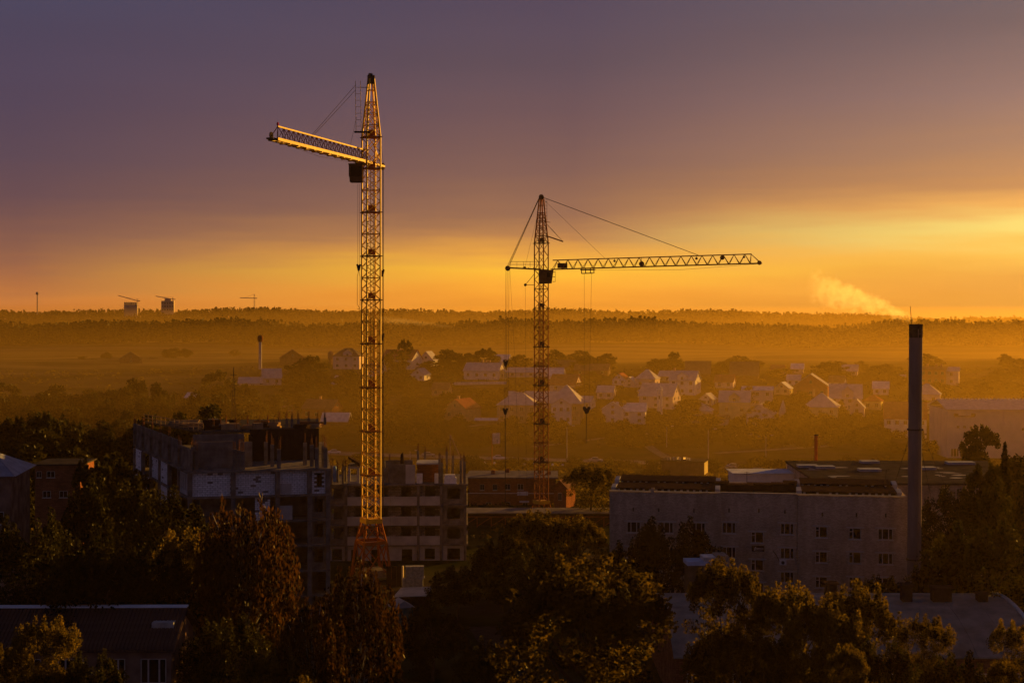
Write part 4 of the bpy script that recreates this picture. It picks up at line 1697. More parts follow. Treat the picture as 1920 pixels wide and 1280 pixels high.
wall_open(u2(690) - u2(651), 2.7, 0.2, [(0.4, 1.4, 0.3, 2.3), (1.8, 3.0, 0.0, 2.5)]).build('wall_panel', m_concw, w2, (u2(651), 1.4, zt0 + 0.002))
MB().b0(u2(716), u2(726), 1.2, 1.5, zt0 + 0.002, zt0 + 2.4).build('wall_panel', m_conc, w2)
MB().b0(u2(727), u2(760), 0.6, 0.85, zt0 + 0.002, zt0 + 3.0).build('wall_panel', m_conc, w2)
MB().b0(u2(760), u2(778), 0.5, 0.75, zt0 + 0.002, zt0 + 2.95).build('wall_panel', m_concw, w2)
MB().b0(u2(720), u2(772), 3.6, 3.85, zt0 + 0.002, zt0 + 3.4).build('wall_panel', m_conc, w2)
b = MB()
b.hexa([(u2(749), 2, zt0 + 3.0), (u2(756), 2, zt0 + 3.0), (u2(756), 4, zt0 + 3.0), (u2(749), 4, zt0 + 3.0), (u2(750), 2, zt0 + 4.4), (u2(754), 2, zt0 + 4.7), (u2(754), 4, zt0 + 4.7), (u2(750), 4, zt0 + 4.4)])
b.build('wall_panel', m_form, w2)
MB().b0(u2(780), u2(822), 0.4, 6.0, zt0 + 3.0, zt0 + 3.2).build('floor_slab', m_concw, w2)
MB().b0(u2(782), u2(822), 3.0, 3.25, zt0 + 0.002, zt0 + 3.0).build('wall_panel', m_brick, w2)
for i, px in enumerate((786, 818)):
    p = w2.matrix_basis @ Vector((u2(px), 1.4, zt0))
    o = MB().box((0, 0, 0.75), 0.9 if i == 0 else 0.6, 0.9, 1.5).build('wrapped_pallet', m_white, None, p)
    tag(o, ('wide white wrapped pallet under the upper slab of the far wing', 'narrow white wrapped pallet under the upper slab of the far wing')[i], 'pallet')
p = w2.matrix_basis @ Vector((u2(844), 0.9, zt0))
b = MB()
b.b0(-1.0, 1.0, -0.6, 0.6, 0, 0.12)
b.b0(-0.95, 0.95, -0.55, 0.55, 0.12, 0.95)
b.b0(-0.85, 0.75, -0.5, 0.5, 0.95, 1.4)
o = b.build('wrapped_pallet', m_white, None, p, 0.1)
tag(o, 'stack of white wrapped blocks on the edge of the far wing top floor', 'pallet')
p = w2.matrix_basis @ Vector((u2(618), 4.2, zt0))
b = MB()
b.b0(-0.9, 0.9, -0.6, 0.6, 0, 1.0)
b.hexa([(-0.9, -0.6, 1.0), (0.9, -0.6, 1.0), (0.9, 0.6, 1.0), (-0.9, 0.6, 1.0), (0.2, -0.4, 2.4), (0.6, -0.4, 2.4), (0.6, 0.4, 2.4), (0.2, 0.4, 2.4)])
o = b.build('tarpaulin_heap', m_blue, None, p)
tag(o, 'peaked blue tarpaulin heap on the far wing top floor between columns', 'tarpaulin')
# A-frame pole standing on the block
p0 = w2.matrix_basis @ Vector((u2(843.5), 3.0, zt0))
b = MB()
hA = CZ - (815 - HY) / F * 225 - zt0
b.tube((0, 0, 0), (0, 0, hA), 0.07, n=6)
b.tube((0, 0, hA), (1.9, 0, 3.2), 0.08, n=6)
b.bar((1.9, 0, 0), (1.9, 0, 3.3), 0.12)
o = b.build('hoist_derrick', mat('bare_timber', (0.42, 0.30, 0.18), 0.7, 0.2), None, p0)
tag(o, 'thin pale timber derrick with sloping strut on the unfinished roof', 'derrick')

# side scaffold deck right of the block
p0 = P3(880, 985, 226)
b = MB()

# ---- site hoarding, block stacks and sheds in the yard
g = gnd(742, 196.0)
hoard = empty('site_hoarding', (g.x, g.y, g.z - 0.1), 0, 'dark site gate panel with its right edge catching orange sun', 'hoarding')
zt_ = CZ - (1061 - HY) / F * 196 - hoard.location.z
for i in range(3):
    MB().b0(-1.3 + i * 0.72, -0.62 + i * 0.72, 0, 0.06, 0.05, zt_).build('sheet', m_form, hoard)
MB().b0(0.86, 1.08, -0.25, 0.3, 0, zt_ + 0.05).build('post', mat('sunlit_edge_tone', (0.6, 0.5, 0.4), 0.5, 0.15), hoard)  # pale warm colour paints the sunlit edge of the panel
m_bkst = mat('dusty_block_stack', (0.30, 0.29, 0.30), 0.9, 0.3, 2.5)
k = 0
for (px, py, w, h, dd) in ((765, 1098, 1.5, 1.5, 193), (783, 1098, 1.5, 1.5, 193), (778, 1080, 2.6, 1.2, 193)):
    z = CZ - (py - HY) / F * dd
    x = (px - 960) / F * dd
    gz = H(x, dd)
    if k < 2:
        z = gz - 0.02
        top_z = z + 1.62
    else:
        z = top_z - 0.01
    b = MB()
    b.b0(-w / 2, w / 2, -0.6, 0.6, 0, 0.12)
    for r in range(4):
        for c in range(int(w / 0.5)):
            b.b0(-w / 2 + c * 0.5 + 0.01, -w / 2 + c * 0.5 + 0.49, -0.58 + rng.uniform(0, .04), 0.58, 0.12 + r * 1.5 / 4, 0.12 + (r + 1) * 1.5 / 4 - 0.02)
    o = b.build('block_pallet', m_bkst, None, (x, dd + (0.3 if k == 2 else 0), z), 0.05 * k)
    tag(o, ('lower pallet of white blocks next to the site gate post', 'lower pallet of white blocks farther from the gate post', 'white block pallet stacked on top of two others')[k], 'block pallet')
    k += 1
g = gnd(775, 178.0)
sh = empty('garden_shed', (g.x, g.y, g.z), R(-12), 'small dark shed with pale lean-to roof below the block stacks', 'shed')
MB().b0(-1.9, 1.9, -1.4, 1.4, 0, 1.9).build('wall', m_form, sh)
b = MB()
b.hexa([(-2.1, -1.7, 1.9), (2.1, -1.7, 2.2), (2.1, 1.7, 2.7), (-2.1, 1.7, 2.4), (-2.1, -1.7, 1.98), (2.1, -1.7, 2.28), (2.1, 1.7, 2.78), (-2.1, 1.7, 2.48)])
b.build('roof', m_concw, sh)
g = gnd(752, 170.0)
sh = empty('green_shed', (g.x, g.y, g.z), R(20), 'small green painted shed beside the weeping birch', 'shed')
mgs = mat('green_paint', (0.06, 0.13, 0.11), 0.6)
MB().b0(-1.2, 1.2, -1.1, 1.1, 0, 2.1).build('wall', mgs, sh)
MB().hexa([(-1.4, -1.3, 2.1), (1.4, -1.3, 2.1), (1.4, 1.3, 2.1), (-1.4, 1.3, 2.1), (-0.05, -1.3, 2.9), (0.05, -1.3, 2.9), (0.05, 1.3, 2.9), (-0.05, 1.3, 2.9)]).build('roof', m_concw, sh)

# ---- parked truck with blue load behind the trees
g = gnd(1312, 146.0)
tr = empty('flatbed_truck', (g.x, g.y, g.z), R(4), 'parked flatbed truck with pale blue top between the hall and brick building', 'truck')
zt_ = CZ - (1056 - HY) / F * 146 - g.z
MB().b0(-1.4, 0.9, -1.1, 1.1, 0.9, zt_).build('load', mat('tan_crate', (0.10, 0.07, 0.05), 0.8), tr)
MB().b0(-1.5, 1.0, -1.2, 1.2, zt_, zt_ + 0.4).build('cover', mat('pale_blue_cover', (0.36, 0.45, 0.62), 0.5, 0.15), tr)
MB().b0(0.2, 1.5, -1.0, 1.0, zt_ + 0.45, zt_ + 0.8).build('top_rail', m_flash, tr)
MB().b0(1.55, 2.75, -1.15, 1.15, 0.7, zt_ + 0.95).build('tail_board', mat('weathered_board', (0.30, 0.24, 0.20), 0.8), tr)
MB().b0(-3.6, 2.7, -1.0, 1.0, 0.6, 0.9).build('chassis', m_steel, tr)
b = MB()
b.hexa([(-3.7, -1.05, 0.7), (-1.7, -1.05, 0.7), (-1.7, 1.05, 0.7), (-3.7, 1.05, 0.7), (-3.4, -1.0, 2.5), (-1.75, -1.0, 2.5), (-1.75, 1.0, 2.5), (-3.4, 1.0, 2.5)])
cabt = b.build('cab', mat('truck_white', (0.4, 0.4, 0.42), 0.5), tr)
MB().b0(-3.2, -2.0, -1.06, -1.03, 1.6, 2.3).build('side_window', m_glass, cabt)
for x in (-2.8, 0.6, 1.7):
    for y in (-0.95, 0.75):
        MB().tube((x, y, 0.5), (x, y + 0.25, 0.5), 0.5, n=14).build('wheel', m_steel, tr)

# ------------------------------------------------------------------ road and paths
m_asph = mat('dusty_asphalt', (0.17, 0.15, 0.14), 0.75, 0.25, 0.4)
m_dirt = mat('pale_dirt_track', (0.17, 0.14, 0.11), 0.95, 0.3, 0.4)
m_kerb = mat('kerb_concrete', (0.30, 0.28, 0.26), 0.9, 0.2, 1.0)


def along(pix):
    return [G(px, py) for px, py in pix]


rd = along([(380, 836), (620, 850), (800, 856), (960, 861), (1180, 866), (1420, 880), (1700, 900), (2050, 930)])
strip('road', rd, 9.0, m_asph, 0.10)
for sgn in (-1, 1):
    pts = []
    for i, p in enumerate(rd):
        t = (rd[min(i + 1, len(rd) - 1)] - rd[max(i - 1, 0)])
        t.z = 0
        t.normalize()
        pts.append(p + Vector((-t.y, t.x, 0)) * sgn * 4.75)
    strip('kerb', pts, 0.45, m_kerb, 0.24)
for a, wd in (([(1480, 838), (1540, 812), (1590, 786), (1612, 775)], 4.5), ([(1290, 868), (1250, 858), (1215, 836)], 3.5), ([(1000, 838), (1130, 822), (1230, 812)], 3.0),
              ([(1340, 850), (1460, 843), (1560, 836)], 4.0), ([(880, 800), (960, 790), (1040, 792)], 3.0)):
    strip('path', along(a), wd, m_dirt, 0.12)
g0, g1 = gnd(900, 168), gnd(985, 128)
strip('path', [gnd(905, 168), gnd(950, 150), gnd(975, 125)], 3.4, mat('dark_track', (0.05, 0.042, 0.036), 0.9), 0.08)  # track in one dark tone

# ------------------------------------------------------------------ houses
m_wht = mat('whitewashed_wall', (0.66, 0.61, 0.57), 0.9, 0.15, 0.5)
m_pnk = mat('pinkish_render', (0.56, 0.44, 0.40), 0.9, 0.15, 0.5)
m_ylw = mat('yellow_render', (0.66, 0.54, 0.24), 0.9, 0.15, 0.5)
m_brk = mat('village_brick', (0.30, 0.13, 0.07), 0.9, 0.2, 0.7)
m_tan = mat('tan_brick', (0.48, 0.30, 0.16), 0.9, 0.2, 0.7)
m_log = mat('dark_log_wall', (0.12, 0.075, 0.05), 0.9, 0.3, 0.8)
m_rgry = mat('grey_metal_roof', (0.42, 0.40, 0.44), 0.7, 0.2, 0.6)
m_rbrn = mat('brown_tile_roof', (0.15, 0.085, 0.065), 0.8, 0.25, 0.7)
m_rred = mat('red_tile_roof', (0.27, 0.085, 0.06), 0.75, 0.25, 0.7)
m_rwht = mat('bright_zinc_roof', (0.60, 0.60, 0.63), 0.6, 0.2, 0.6)
m_rdrk = mat('dark_slate_roof', (0.085, 0.07, 0.065), 0.8, 0.25, 0.7)
HINFO, LANES = [], []
HOUSES = []                     # (x0, x1, ytop, ybase, d) screen boxes, used to keep random trees out of the view lines


def roof_mesh(kind, W, D, z, hr, ov):
    b = MB()
    t = 0.16
    if kind == 'hip':
        a, c = W / 2 + ov, D / 2 + ov
        rl_ = max(W / 2 - D / 2 * 0.9, 0.15)
        b.hexa([(-a, -c, z), (a, -c, z), (a, c, z), (-a, c, z), (-a, -c, z + t), (a, -c, z + t), (a, c, z + t), (-a, c, z + t)])
        b.hexa([(-a, -c, z + t), (a, -c, z + t), (a, c, z + t), (-a, c, z + t), (-rl_, -0.1, z + hr), (rl_, -0.1, z + hr), (rl_, 0.1, z + hr), (-rl_, 0.1, z + hr)])
    else:
        for s in (-1, 1):
            if kind == 'side':
                a, c = W / 2 + ov, D / 2 + ov
                dz = hr * ov / (D / 2)
                p = [(-a, s * c, z - dz), (a, s * c, z - dz), (a, 0, z + hr), (-a, 0, z + hr)]
            else:
                a, c = W / 2 + ov, D / 2 + ov
                dz = hr * ov / (W / 2)
                p = [(s * a, -c, z - dz), (s * a, c, z - dz), (0, c, z + hr), (0, -c, z + hr)]
            b.hexa(p + [(x, y, q + t) for x, y, q in p])
    return b


def house(name, label, px, py, w, hw, hr, D=None, rot=0, kind='side', wm=None, rm=None, win=3, rwin=0, floors=1, chim=(), ov=0.45, cat='house', dormer=None, porch=None, group=None, d=None, wk=1):
    g = G(px, py) if d is None else gnd(px, d)
    s = g.y / F
    W, hw, hr = w * s, hw * s, hr * s
    D = D or 0.85 * W
    e = empty(name, (g.x, g.y + D / 2, g.z), R(rot), label, cat, group)
    HOUSES.append((px - w / 2 - 4, px + w / 2 + 4, py - (hw + hr) / s, py, g.y))
    short = label
    for cut in (' with ', ' behind ', ' in front', ' below ', ' among ', ' between ', ' attached ', ' standing ', ' right of', ' left of', ' under ', ' half ', ' rising ', ' beside ', ' on the ', ' in the ', ' joined ', ' at the ', ' and ', ' fronting ', ' beyond '):
        short = short.split(cut)[0]
    HINFO.append((g.x, g.y, short))
    LANES.append((g.x + W / 2 * math.cos(R(rot)), g.y + D / 2 + W / 2 * math.sin(R(rot)), g.z + hw * 0.45))
    b = MB()
    b.b0(-W / 2, W / 2, -D / 2, D / 2, -3.0, hw)
    if kind == 'side':
        for x in (-W / 2, W / 2 - 0.2):
            b.hexa([(x, -D / 2, hw), (x + 0.2, -D / 2, hw), (x + 0.2, D / 2, hw), (x, D / 2, hw), (x, -0.05, hw + hr), (x + 0.2, -0.05, hw + hr), (x + 0.2, 0.05, hw + hr), (x, 0.05, hw + hr)])
    elif kind == 'front':
        for y in (-D / 2, D / 2 - 0.2):
            b.hexa([(-W / 2, y, hw), (W / 2, y, hw), (W / 2, y + 0.2, hw), (-W / 2, y + 0.2, hw), (-0.05, y, hw + hr), (0.05, y, hw + hr), (0.05, y + 0.2, hw + hr), (-0.05, y + 0.2, hw + hr)])
    b.build('wall', wm, e)
    rf = roof_mesh(kind, W, D, hw + 0.01, hr, ov).build('roof', rm, e)
    for cx, cy in chim:
        b = MB()
        zc = hw + hr
        b.box((cx * W / 2, cy * D / 2, zc - 0.2), 0.8, 0.8, 2.6)
        b.box((cx * W / 2, cy * D / 2, zc + 1.17), 1.05, 1.05, 0.14)
        b.build('chimney', m_tan, rf)
    fl = hw / floors
    wh = min(1.5, fl * 0.5)
    ww = min(1.35, W / (win + 0.8) * 0.55) if win else 1
    for f in range(floors):
        for i in range(win):
            window(e, -W / 2 + W * (i + 0.5) / win, -D / 2 - 0.02, fl * (f + 0.55), ww, wh, wk, sill=False)
        for i in range(rwin):
            window(e, W / 2 + 0.02, -D / 2 + D * (i + 0.5) / rwin, fl * (f + 0.55), 1.1, wh, wk, R(90), sill=False)
    if kind == 'front' and hr > 1.8:
        window(e, 0, -D / 2 - 0.02, hw + hr * 0.32, 1.0, min(1.2, hr * 0.4), 1, sill=False)
    if kind == 'side' and hr > 2.2 and rot < 0:
        window(e, W / 2 + 0.02, 0, hw + hr * 0.35, 0.9, 1.0, 1, R(90), sill=False)
    if dormer is not None:
        dw = W * 0.34
        b = MB()
        x0 = dormer * W / 2
        hd = hr * 0.5
        b.b0(x0 - dw / 2, x0 + dw / 2, -D / 2 - 0.06, 0, hw - 0.2, hw + hd)
        b.hexa([(x0 - dw / 2, -D / 2 - 0.06, hw + hd), (x0 + dw / 2, -D / 2 - 0.06, hw + hd), (x0 + dw / 2, 0, hw + hd), (x0 - dw / 2, 0, hw + hd),
                (x0 - 0.1, -D / 2 - 0.06, hw + hr * 0.85), (x0 + 0.1, -D / 2 - 0.06, hw + hr * 0.85), (x0 + 0.1, 0, hw + hr * 0.85), (x0 - 0.1, 0, hw + hr * 0.85)])
        dm = b.build('dormer', wm, e)
        b = MB()
        for q in (-1, 1):
            p = [(x0 + q * (dw / 2 + 0.3), -D / 2 - 0.4, hw + hd - 0.2), (x0 + q * (dw / 2 + 0.3), 0.2, hw + hd - 0.2), (x0, 0.2, hw + hr * 0.88), (x0, -D / 2 - 0.4, hw + hr * 0.88)]
            b.hexa(p + [(x, y, z + 0.14) for x, y, z in p])
        b.build('dormer_roof', rm, dm)
        window(e, x0, -D / 2 - 0.08, hw + hd * 0.35, 1.1, 1.3, 1, sill=False)
    if porch:
        pw, ph = porch
        b = MB()
        b.b0(-W / 2 + 0.3, -W / 2 + 0.3 + pw, -D / 2 - 2.2, -D / 2 - 0.01, ph, ph + 0.22)
        for x in (0.4, pw + 0.1):
            b.b0(-W / 2 + x, -W / 2 + x + 0.25, -D / 2 - 2.1, -D / 2 - 1.85, -2.5, ph)
        b.build('porch', wm, e)
    return e


house('village_house', 'brown roofed brick house with orange sunlit gable behind the near unfinished wing', 602, 790, 64, 24, 16, D=9, rot=-24, wm=m_brk, rm=m_rbrn, win=3, rwin=1, chim=((-0.2, 0.15),))
house('village_shed', 'low shed with pale blue-grey roof in front of the brown roofed brick house', 629, 797, 50, 8, 14, D=7, rot=-8, wm=m_log, rm=m_rwht, win=0, cat='shed')
house('village_house', 'red brick gabled house with square yellow chimney and glowing right wall', 866, 790, 50, 24, 17, D=11, rot=-30, kind='front', wm=m_tan, rm=m_rred, win=2, rwin=0, chim=((0.0, -0.5),))
house('carport', 'low carport roof right of the red brick gabled house', 912, 796, 40, 8, 3, D=6, rot=-5, wm=m_log, rm=m_rwht, win=0, cat='carport')
house('village_house', 'long pale rendered house with row of small chimneys below the treeline', 908, 712, 68, 17, 14, D=11, rot=-16, wm=m_wht, rm=m_rgry, win=4, rwin=1, chim=((-0.1, 0), (0.1, 0), (0.3, 0)))
house('village_house', 'small sunlit yellow annex attached to the long pale house', 944, 711, 12, 13, 5, D=5, rot=-12, kind='front', wm=m_ylw, rm=m_rgry, win=1)
house('village_house', 'low long grey roofed house behind the rope of the second crane', 1005, 707, 104, 9, 8, D=9, rot=-4, wm=m_pnk, rm=m_rgry, win=6)
house('village_house', 'wide brick house with big pale hip roof left of the second mast', 972, 793, 74, 33, 22, D=13, rot=-6, kind='hip', wm=m_tan, rm=m_rgry, win=4, floors=2)
house('village_house', 'long pale roofed barn standing behind the wide hip roofed house', 1010, 765, 110, 12, 18, D=10, rot=-5, wm=m_pnk, rm=m_rgry, win=3)
house('village_house', 'steep grey roofed house with white bay of three windows', 1064, 795, 58, 38, 34, D=14, rot=-10, kind='hip', wm=m_tan, rm=m_rgry, win=3, floors=2, ov=1.0)
house('village_bay', 'white three-window bay fronting the steep grey roofed house', 1053, 797, 38, 38, 12, D=3, rot=-6, kind='front', wm=m_wht, rm=m_rgry, win=3, floors=2, cat='bay')
house('village_house', 'dull red roofed house with small lit gable window', 1062, 735, 50, 14, 18, D=11, rot=-20, wm=m_pnk, rm=m_rred, win=2, rwin=1)
house('village_house', 'small white roofed hut behind the dull red roof', 1044, 715, 28, 11, 11, D=7, rot=-14, wm=m_wht, rm=m_rwht, win=1)
house('village_house', 'dark low house under the tree tops with glinting window', 1112, 704, 64, 10, 11, D=9, rot=-13, wm=m_log, rm=m_rbrn, win=3, rwin=1)
house('village_house', 'dark roofed cottage behind second mast near the round trees', 1060, 697, 40, 9, 12, D=9, rot=-12, wm=m_log, rm=m_rdrk, win=2, rwin=1)
house('village_house', 'white two-storey villa with front gable and wide veranda windows', 1153, 795, 40, 28, 13, D=13, rot=-8, kind='front', wm=m_wht, rm=m_rwht, win=1, floors=2, wk=3)
house('village_house', 'long white wing with pale roof joined to the veranda villa', 1190, 795, 46, 24, 14, D=9, rot=-8, wm=m_wht, rm=m_rwht, win=2, floors=2)
house('village_house', 'small pink house with pyramid roof and lit side wall', 1216, 728, 38, 17, 18, D=9, rot=-20, kind='hip', wm=m_pnk, rm=m_rgry, win=2, rwin=1)
house('village_house', 'small hut with steep white roof left of the pink pyramid roofed house', 1184, 726, 22, 8, 11, D=6, rot=-20, kind='front', wm=m_pnk, rm=m_rwht, win=1)
house('village_house', 'tall white villa with broad gable and orange lit right corner', 1287, 740, 50, 28, 16, D=10, rot=-22, wm=m_wht, rm=m_rgry, win=3, rwin=1, floors=2, chim=((-0.8, 0.0),), dormer=0.0)
house('village_house', 'large pinkish gabled house with lit gable end among hedges', 1240, 766, 66, 24, 22, D=11, rot=-24, wm=m_pnk, rm=m_rgry, win=3, rwin=2, floors=2)
house('village_house', 'grey hip roofed bungalow with chimney spark below the villas', 1309, 793, 58, 22, 16, D=10, rot=-14, kind='hip', wm=m_pnk, rm=m_rgry, win=2, chim=((0.9, 0),))
house('village_house', 'low annex with flat pinkish roof right of the bungalow', 1352, 797, 32, 12, 6, D=7, rot=-14, wm=m_pnk, rm=m_rbrn, win=1)
house('village_house', 'yellow rendered house with central dormer gable and three windows', 1382, 786, 56, 33, 19, D=10, rot=-13, wm=m_ylw, rm=m_rgry, win=2, floors=1, rwin=1, dormer=0.0)
house('village_house', 'flat roofed grey building behind the yellow dormer house', 1425, 762, 56, 30, 6, D=11, rot=-12, wm=m_pnk, rm=m_rwht, win=3, floors=2)
house('village_house', 'white gabled cottage with cluster of three front windows', 1433, 802, 48, 25, 18, D=12, rot=-18, kind='front', wm=m_wht, rm=m_rgry, win=3, rwin=1)
house('village_house', 'big pale yellow villa with tall hip roof and lit eave corner', 1548, 799, 62, 35, 26, D=14, rot=-17, kind='hip', wm=m_ylw, rm=m_rgry, win=3, floors=2, rwin=1, chim=((0.3, 0.1), (-0.5, 0.3)), porch=(4.0, 3.2))
house('village_house', 'broad grey roofed house with tiny dormer behind the yellow villa', 1592, 770, 58, 24, 24, D=12, rot=-12, wm=m_pnk, rm=m_rgry, win=4, floors=2, dormer=0.1)
house('village_house', 'pink side wing with balcony right of the yellow villa', 1612, 790, 26, 26, 14, D=8, rot=-16, kind='front', wm=m_pnk, rm=m_rgry, win=1, floors=2)
house('village_house', 'large brick house with wide clipped gable on the slope', 1527, 753, 62, 30, 21, D=12, rot=-15, kind='front', wm=m_brk, rm=m_rgry, win=3, floors=1)
house('barn', 'dark wide barn with plain roof on the crest, lit at its foot', 1400, 712, 52, 9, 24, D=12, rot=-13, wm=m_log, rm=m_rdrk, win=0, rwin=1, cat='barn')
house('barn', 'dark barn with tree at its right end on the crest', 1312, 708, 46, 8, 22, D=12, rot=-10, wm=m_log, rm=m_rdrk, win=0, cat='barn')
house('village_house', 'tiny pale roofed house half sunk in hedge on the crest', 1498, 700, 22, 9, 9, D=7, rot=-14, wm=m_pnk, rm=m_rwht, win=1, rwin=1)
house('village_house', 'small pale house with dark right gable on the crest', 1597, 704, 28, 9, 11, D=7, rot=-16, wm=m_pnk, rm=m_rgry, win=2)
house('village_house', 'white walled house with broad red-brown roof behind the flue', 1706, 820, 76, 36, 28, D=13, rot=-14, wm=m_wht, rm=m_rred, win=5, floors=2, rwin=2)
house('village_house', 'pink house with pointed roof and lit corner beyond the flue', 1745, 775, 48, 35, 20, D=10, rot=-18, kind='hip', wm=m_pnk, rm=m_rgry, win=2, floors=2, rwin=1)
house('town_house', 'brown three-storey town house with lit stair front on the crest', 1757, 722, 46, 29, 5, D=10, rot=-22, wm=m_brk, rm=m_rdrk, win=4, floors=2, rwin=2, chim=((-0.5, 0), (0.2, 0), (0.6, 0)))
house('town_house', 'pale town house at the end of the row on the crest', 1791, 722, 26, 26, 7, D=10, rot=-20, wm=m_pnk, rm=m_rgry, win=1, floors=2, rwin=1)
house('village_house', 'tiny lit hut beside the flue on the crest', 1694, 716, 10, 9, 4, D=4, rot=-12, wm=m_ylw, rm=m_rgry, win=1)
house('village_house', 'low blue-grey roofed sheds below the water tower', 474, 722, 56, 4, 10, D=9, rot=6, wm=m_pnk, rm=m_rgry, win=2)
house('village_house', 'blue-grey gabled house rising over the low sheds', 506, 722, 34, 14, 16, D=9, rot=14, kind='side', wm=m_pnk, rm=m_rgry, win=2)
house('village_house', 'white triangular roofed house among dark trees', 634, 738, 24, 17, 15, D=10, rot=26, kind='front', wm=m_log, rm=m_rwht, win=1)
house('village_house', 'big white house with long red roof and lit right gable', 752, 692, 66, 19, 17, D=11, rot=-26, wm=m_wht, rm=m_rred, win=4, rwin=1, chim=((-0.1, 0), (0.15, 0.1)))
house('village_house', 'white house with arched gable behind the first mast', 803, 690, 30, 15, 16, D=8, rot=-18, kind='front', wm=m_wht, rm=m_rgry, win=1)
house('village_house', 'pale turreted mansion with dark hipped roofs on the crest', 651, 692, 50, 24, 15, D=11, rot=-6, kind='hip', wm=m_pnk, rm=m_rdrk, win=3, floors=2, dormer=0.1)
house('barn', 'wide gabled barn behind dark trees near the water tower', 545, 684, 46, 13, 15, D=12, rot=10, kind='front', wm=m_log, rm=m_rbrn, win=0, cat='barn')
house('village_house', 'low pink roof between trees beside lattice pylon', 461, 784, 42, 9, 10, D=8, rot=5, wm=m_pnk, rm=m_rgry, win=2)
house('village_house', 'dull brick house with plain gable above the rebar columns', 515, 794, 62, 20, 12, D=9, rot=-14, wm=m_brk, rm=m_rbrn, win=2)
house('village_house', 'small pale blue roof in the far left thicket', 362, 752, 26, 7, 8, D=7, rot=-10, wm=m_pnk, rm=m_rwht, win=1)
house('barn', 'solitary dark gabled barn in the far field', 240, 681, 40, 8, 13, D=12, rot=16, kind='front', wm=m_log, rm=m_rdrk, win=1, cat='barn')
house('village_house', 'white bungalow roof between round trees behind hoist ropes', 941, 688, 30, 11, 12, D=8, rot=-16, wm=m_pnk, rm=m_rwht, win=1)
house('village_shed', 'bluish hip roofed shed left of the unfinished wing', 196, 822, 54, 14, 20, D=12, rot=24, kind='hip', wm=m_pnk, rm=m_broof, win=2, cat='shed')
house('village_house', 'pale sloping roofed house beside the unfinished wing', 236, 840, 44, 18, 22, D=10, rot=-30, kind='front', wm=m_pnk, rm=m_broof, win=1)

WM, RM = (m_wht, m_pnk, m_ylw, m_tan), (m_rgry, m_rred, m_rwht, m_rbrn)
for i, (px, py, w, hw, hr, kd, wi, ri, lab) in enumerate((
        (1138, 748, 30, 13, 11, 'side', 1, 0, 'small pink cottage with grey roof above the veranda villa'),
        (1166, 722, 26, 11, 11, 'front', 0, 1, 'little white cottage with red gable near the small steep hut'),
        (1252, 716, 24, 11, 9, 'side', 2, 0, 'tiny yellow cottage between pink pyramid roof and tall white villa'),
        (1362, 728, 34, 13, 12, 'side', 1, 1, 'pink cottage with red roof below the dark wide barn'),
        (1472, 740, 28, 12, 11, 'front', 2, 2, 'yellow cottage with bright zinc gable below the brick crest house'),
        (1492, 722, 24, 10, 9, 'side', 0, 0, 'white cottage with grey roof left of the large brick house'),
        (1642, 768, 32, 15, 13, 'hip', 2, 1, 'yellow hip roofed cottage with red tiles left of the flue'),
        (1656, 740, 28, 12, 12, 'side', 0, 2, 'white cottage with bright zinc roof up the side lane'),
        (1100, 768, 26, 14, 10, 'side', 0, 0, 'white annex with grey roof right of the steep roofed house'),
        (705, 706, 30, 13, 12, 'side', 1, 3, 'pink cottage with brown roof behind the tall crane mast'),
        (788, 714, 26, 12, 11, 'front', 0, 0, 'white gabled cottage below the arched white house'),
        (828, 742, 30, 12, 12, 'side', 3, 3, 'tan brick cottage with brown roof above the red brick gabled house'),
        (1462, 704, 24, 9, 10, 'side', 3, 1, 'tan cottage with red roof right of the dark wide barn'),
        (1574, 728, 28, 12, 11, 'side', 0, 3, 'white cottage with brown roof behind the large brick house'),
        (1214, 746, 26, 12, 11, 'hip', 2, 0, 'yellow cottage with grey hip roof beside the pinkish gabled house'),
        (1330, 760, 24, 12, 10, 'front', 0, 0, 'white gabled hut behind the grey hip roofed bungalow'))):
    house('village_house', lab, px, py, w, hw, hr, D=8, rot=-13 - (i * 5) % 11, kind=kd, wm=WM[wi], rm=RM[ri], win=2, rwin=1)

# turrets
for px, py, w, h, label in ((1237, 776, 11, 45, 'slender white turret with glowing top among the villas'), (1468, 790, 14, 14, 'conical grey turret beside the white gabled cottage')):
    g = G(px, py)
    s = g.y / F
    e = empty('turret', g, R(-15), label, 'turret')
    W, h = w * s, h * s
    MB().lathe([(W / 2, -2), (W / 2, h)], n=8).build('wall', m_wht, e)
    if px == 1237:
        b = MB().lathe([(W / 2 + 0.2, h), (W / 2 + 0.2, h + 0.25), (W * 0.3, h + 0.8), (0.25, h + 2.0), (0.2, h + 2.4)], n=8)
        rf = b.build('roof', m_rwht, e)
        for k in range(4):
            a = R(90 * k + 45)
            MB().lathe([(0.05, 0), (0.3, 0.2), (0.36, 0.5), (0.25, 0.8), (0.04, 1.0)], (W * 0.42 * math.cos(a), W * 0.42 * math.sin(a), h + 0.4), 8).build('finial', m_rwht, rf)
        window(e, 0, -W / 2 - 0.02, h * 0.7, 0.6, 1.4, 1, sill=False)
        window(e, W / 2 + 0.0, 0, h * 0.7, 0.6, 1.4, 1, R(90), sill=False)
    else:
        MB().lathe([(W / 2 + 0.35, h), (W / 2 + 0.3, h + 0.2), (0.08, h + 26 * s)], n=10).build('roof', m_rgry, e)
        window(e, 0, -W / 2 - 0.02, h * 0.55, 0.8, 1.2, 1, sill=False)

